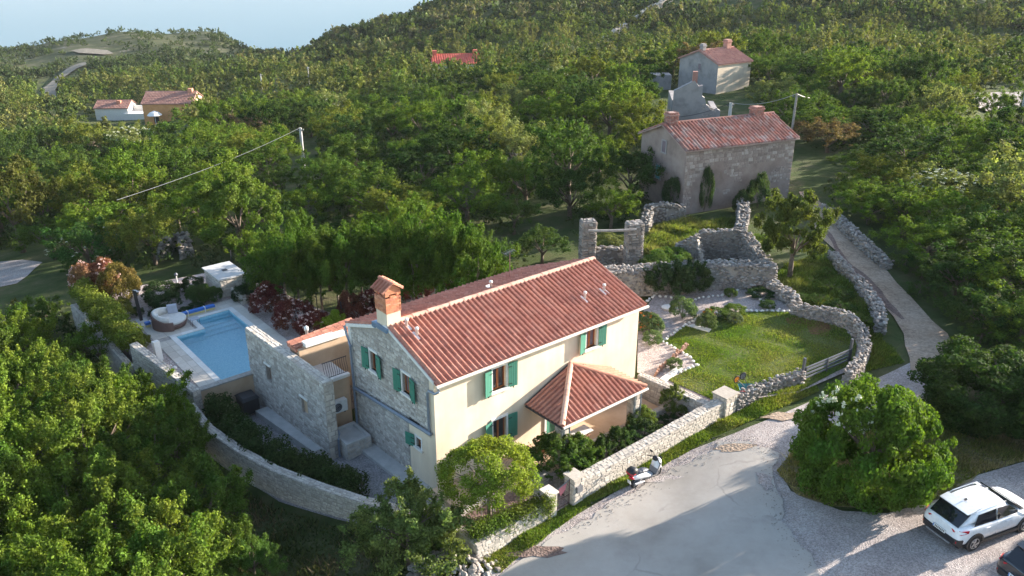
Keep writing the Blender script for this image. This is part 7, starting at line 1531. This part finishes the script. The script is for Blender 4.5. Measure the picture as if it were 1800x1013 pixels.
    part('front_bumper', 'black', lambda mb: loft(mb, [[(1.9, -.80, .24), (1.9, .80, .24), (1.9, .82, .5), (1.9, -.82, .5)], [(2.1, -.55, .28), (2.1, .55, .28), (2.1, .55, .46), (2.1, -.55, .46)]]))
    part('aerial', 'black', lambda mb: mb.obox((-1.1, -.02, 1.52), (.14, 0, 0), (0, .04, 0), (-.05, 0, .08)))
    part('underbody', 'black', lambda mb: mb.box(-1.9, 1.9, -.75, .75, .18, .34))
    return root
cz_ = T(*P(1706, 967, 1.0)[:2])+.03
rw, fw = Vector(P(1706, 966, cz_)), Vector(P(1795, 933, cz_)); dv = (fw-rw).normalized(); yc = math.atan2(dv.y, dv.x); nl = Vector((-dv.y, dv.x, 0)); print('car', cz_, (fw-rw).length)
oc = rw+dv*1.30+nl*.80; oc.z = cz_
car('white compact SUV parked on the gravel at the lower right', oc, yc, 'carwhite')
rc = Vector(P(1745, 1016, cz_)); oc2 = rc+dv*2.0-nl*.9; oc2.z = cz_+.0
car('dark grey car cut off by the lower right corner', oc2, yc-.06, 'cardark')
LMK = [('the orange house', 290, 180), ('the white bungalow', 195, 195), ('the brown shrub', 440, 235), ('the left cable pole', 530, 245), ('the biggest tree', 415, 375), ('the pool shed', 400, 475), ('the hedge elder', 155, 450), ('the left-edge tree', 22, 365), ('the bright red roof', 800, 117), ('the far grey house', 1240, 120), ('the roofless gable ruin', 1220, 185), ('the old stone house', 1290, 290), ('the two ruin piers', 1080, 440), ('the leaning tree', 1410, 400), ('the tall pole by the old roof', 1393, 190), ('the right clearing', 1750, 180), ('the dark tree', 1752, 655), ('the broken wall patch', 910, 290), ('the thin pole', 697, 185), ('the brick chimney', 680, 520), ('the roof aerial', 885, 465), ('the far cable pole', 1490, 125), ('the track bend', 1540, 500), ('the track bottom', 1640, 630), ('the track top', 1420, 300), ('the slender trees', 650, 450), ('the terrace wall end', 250, 640), ('the curved yard wall', 440, 830), ('the bottom left corner', 0, 1013), ('the lone small bush', 445, 985), ('the left path', 30, 490), ('the right picture edge', 1800, 400)]
DIRS = ['right of', 'above and right of', 'above', 'above and left of', 'left of', 'below and left of', 'below', 'below and right of']
seen = {}
for o in list(SC.objects):
    if o.parent is None and o.get('group') and o.get('category') in ('tree', 'shrub') and not o.name.startswith('slender'):
        px, py = pix(o.location.x, o.location.y, o.location.z+2); base = o['label']
        for zn in (' on the left slope', ' in the middle wood behind the house', ' around the old houses', ' right of the dirt track', ' in the dense mass at the lower left', ' on the green bank beside the dirt track', ' crowding the right edge of the dirt track'): base = base.replace(zn, '')
        k = sorted((math.hypot(px-a, py-b), n, a, b) for n, a, b in LMK)
        for d, n, a, b in k[:9]:
            di = DIRS[int(round(math.degrees(math.atan2(b-py, px-a))/45)) % 8]; ad = 'close' if d < 45 else ('a little' if d < 95 else ('well' if d < 170 else 'far'))
            lab = f'{base.replace("plain green rounded", "rounded green")} {ad} {di} {n}'.replace('close right of', 'just right of').replace('close left of', 'just left of').replace('close above', 'just above').replace('close below', 'just below')
            if lab not in seen: break
        seen[lab] = 1; o['label'] = lab
sl_ = sorted([o for o in SC.objects if o.name.startswith('slender_tree')], key=lambda o: pix(*o.location)[0])
ORD = 'first second third fourth fifth sixth seventh eighth ninth tenth eleventh twelfth thirteenth fourteenth fifteenth sixteenth seventeenth eighteenth nineteenth twentieth'.split()
for i, o in enumerate(sl_): o['label'] = f'slender pale-stemmed tree, {ORD[i]} from the left in the row behind the house'
print('t: end objects', len(SC.objects))
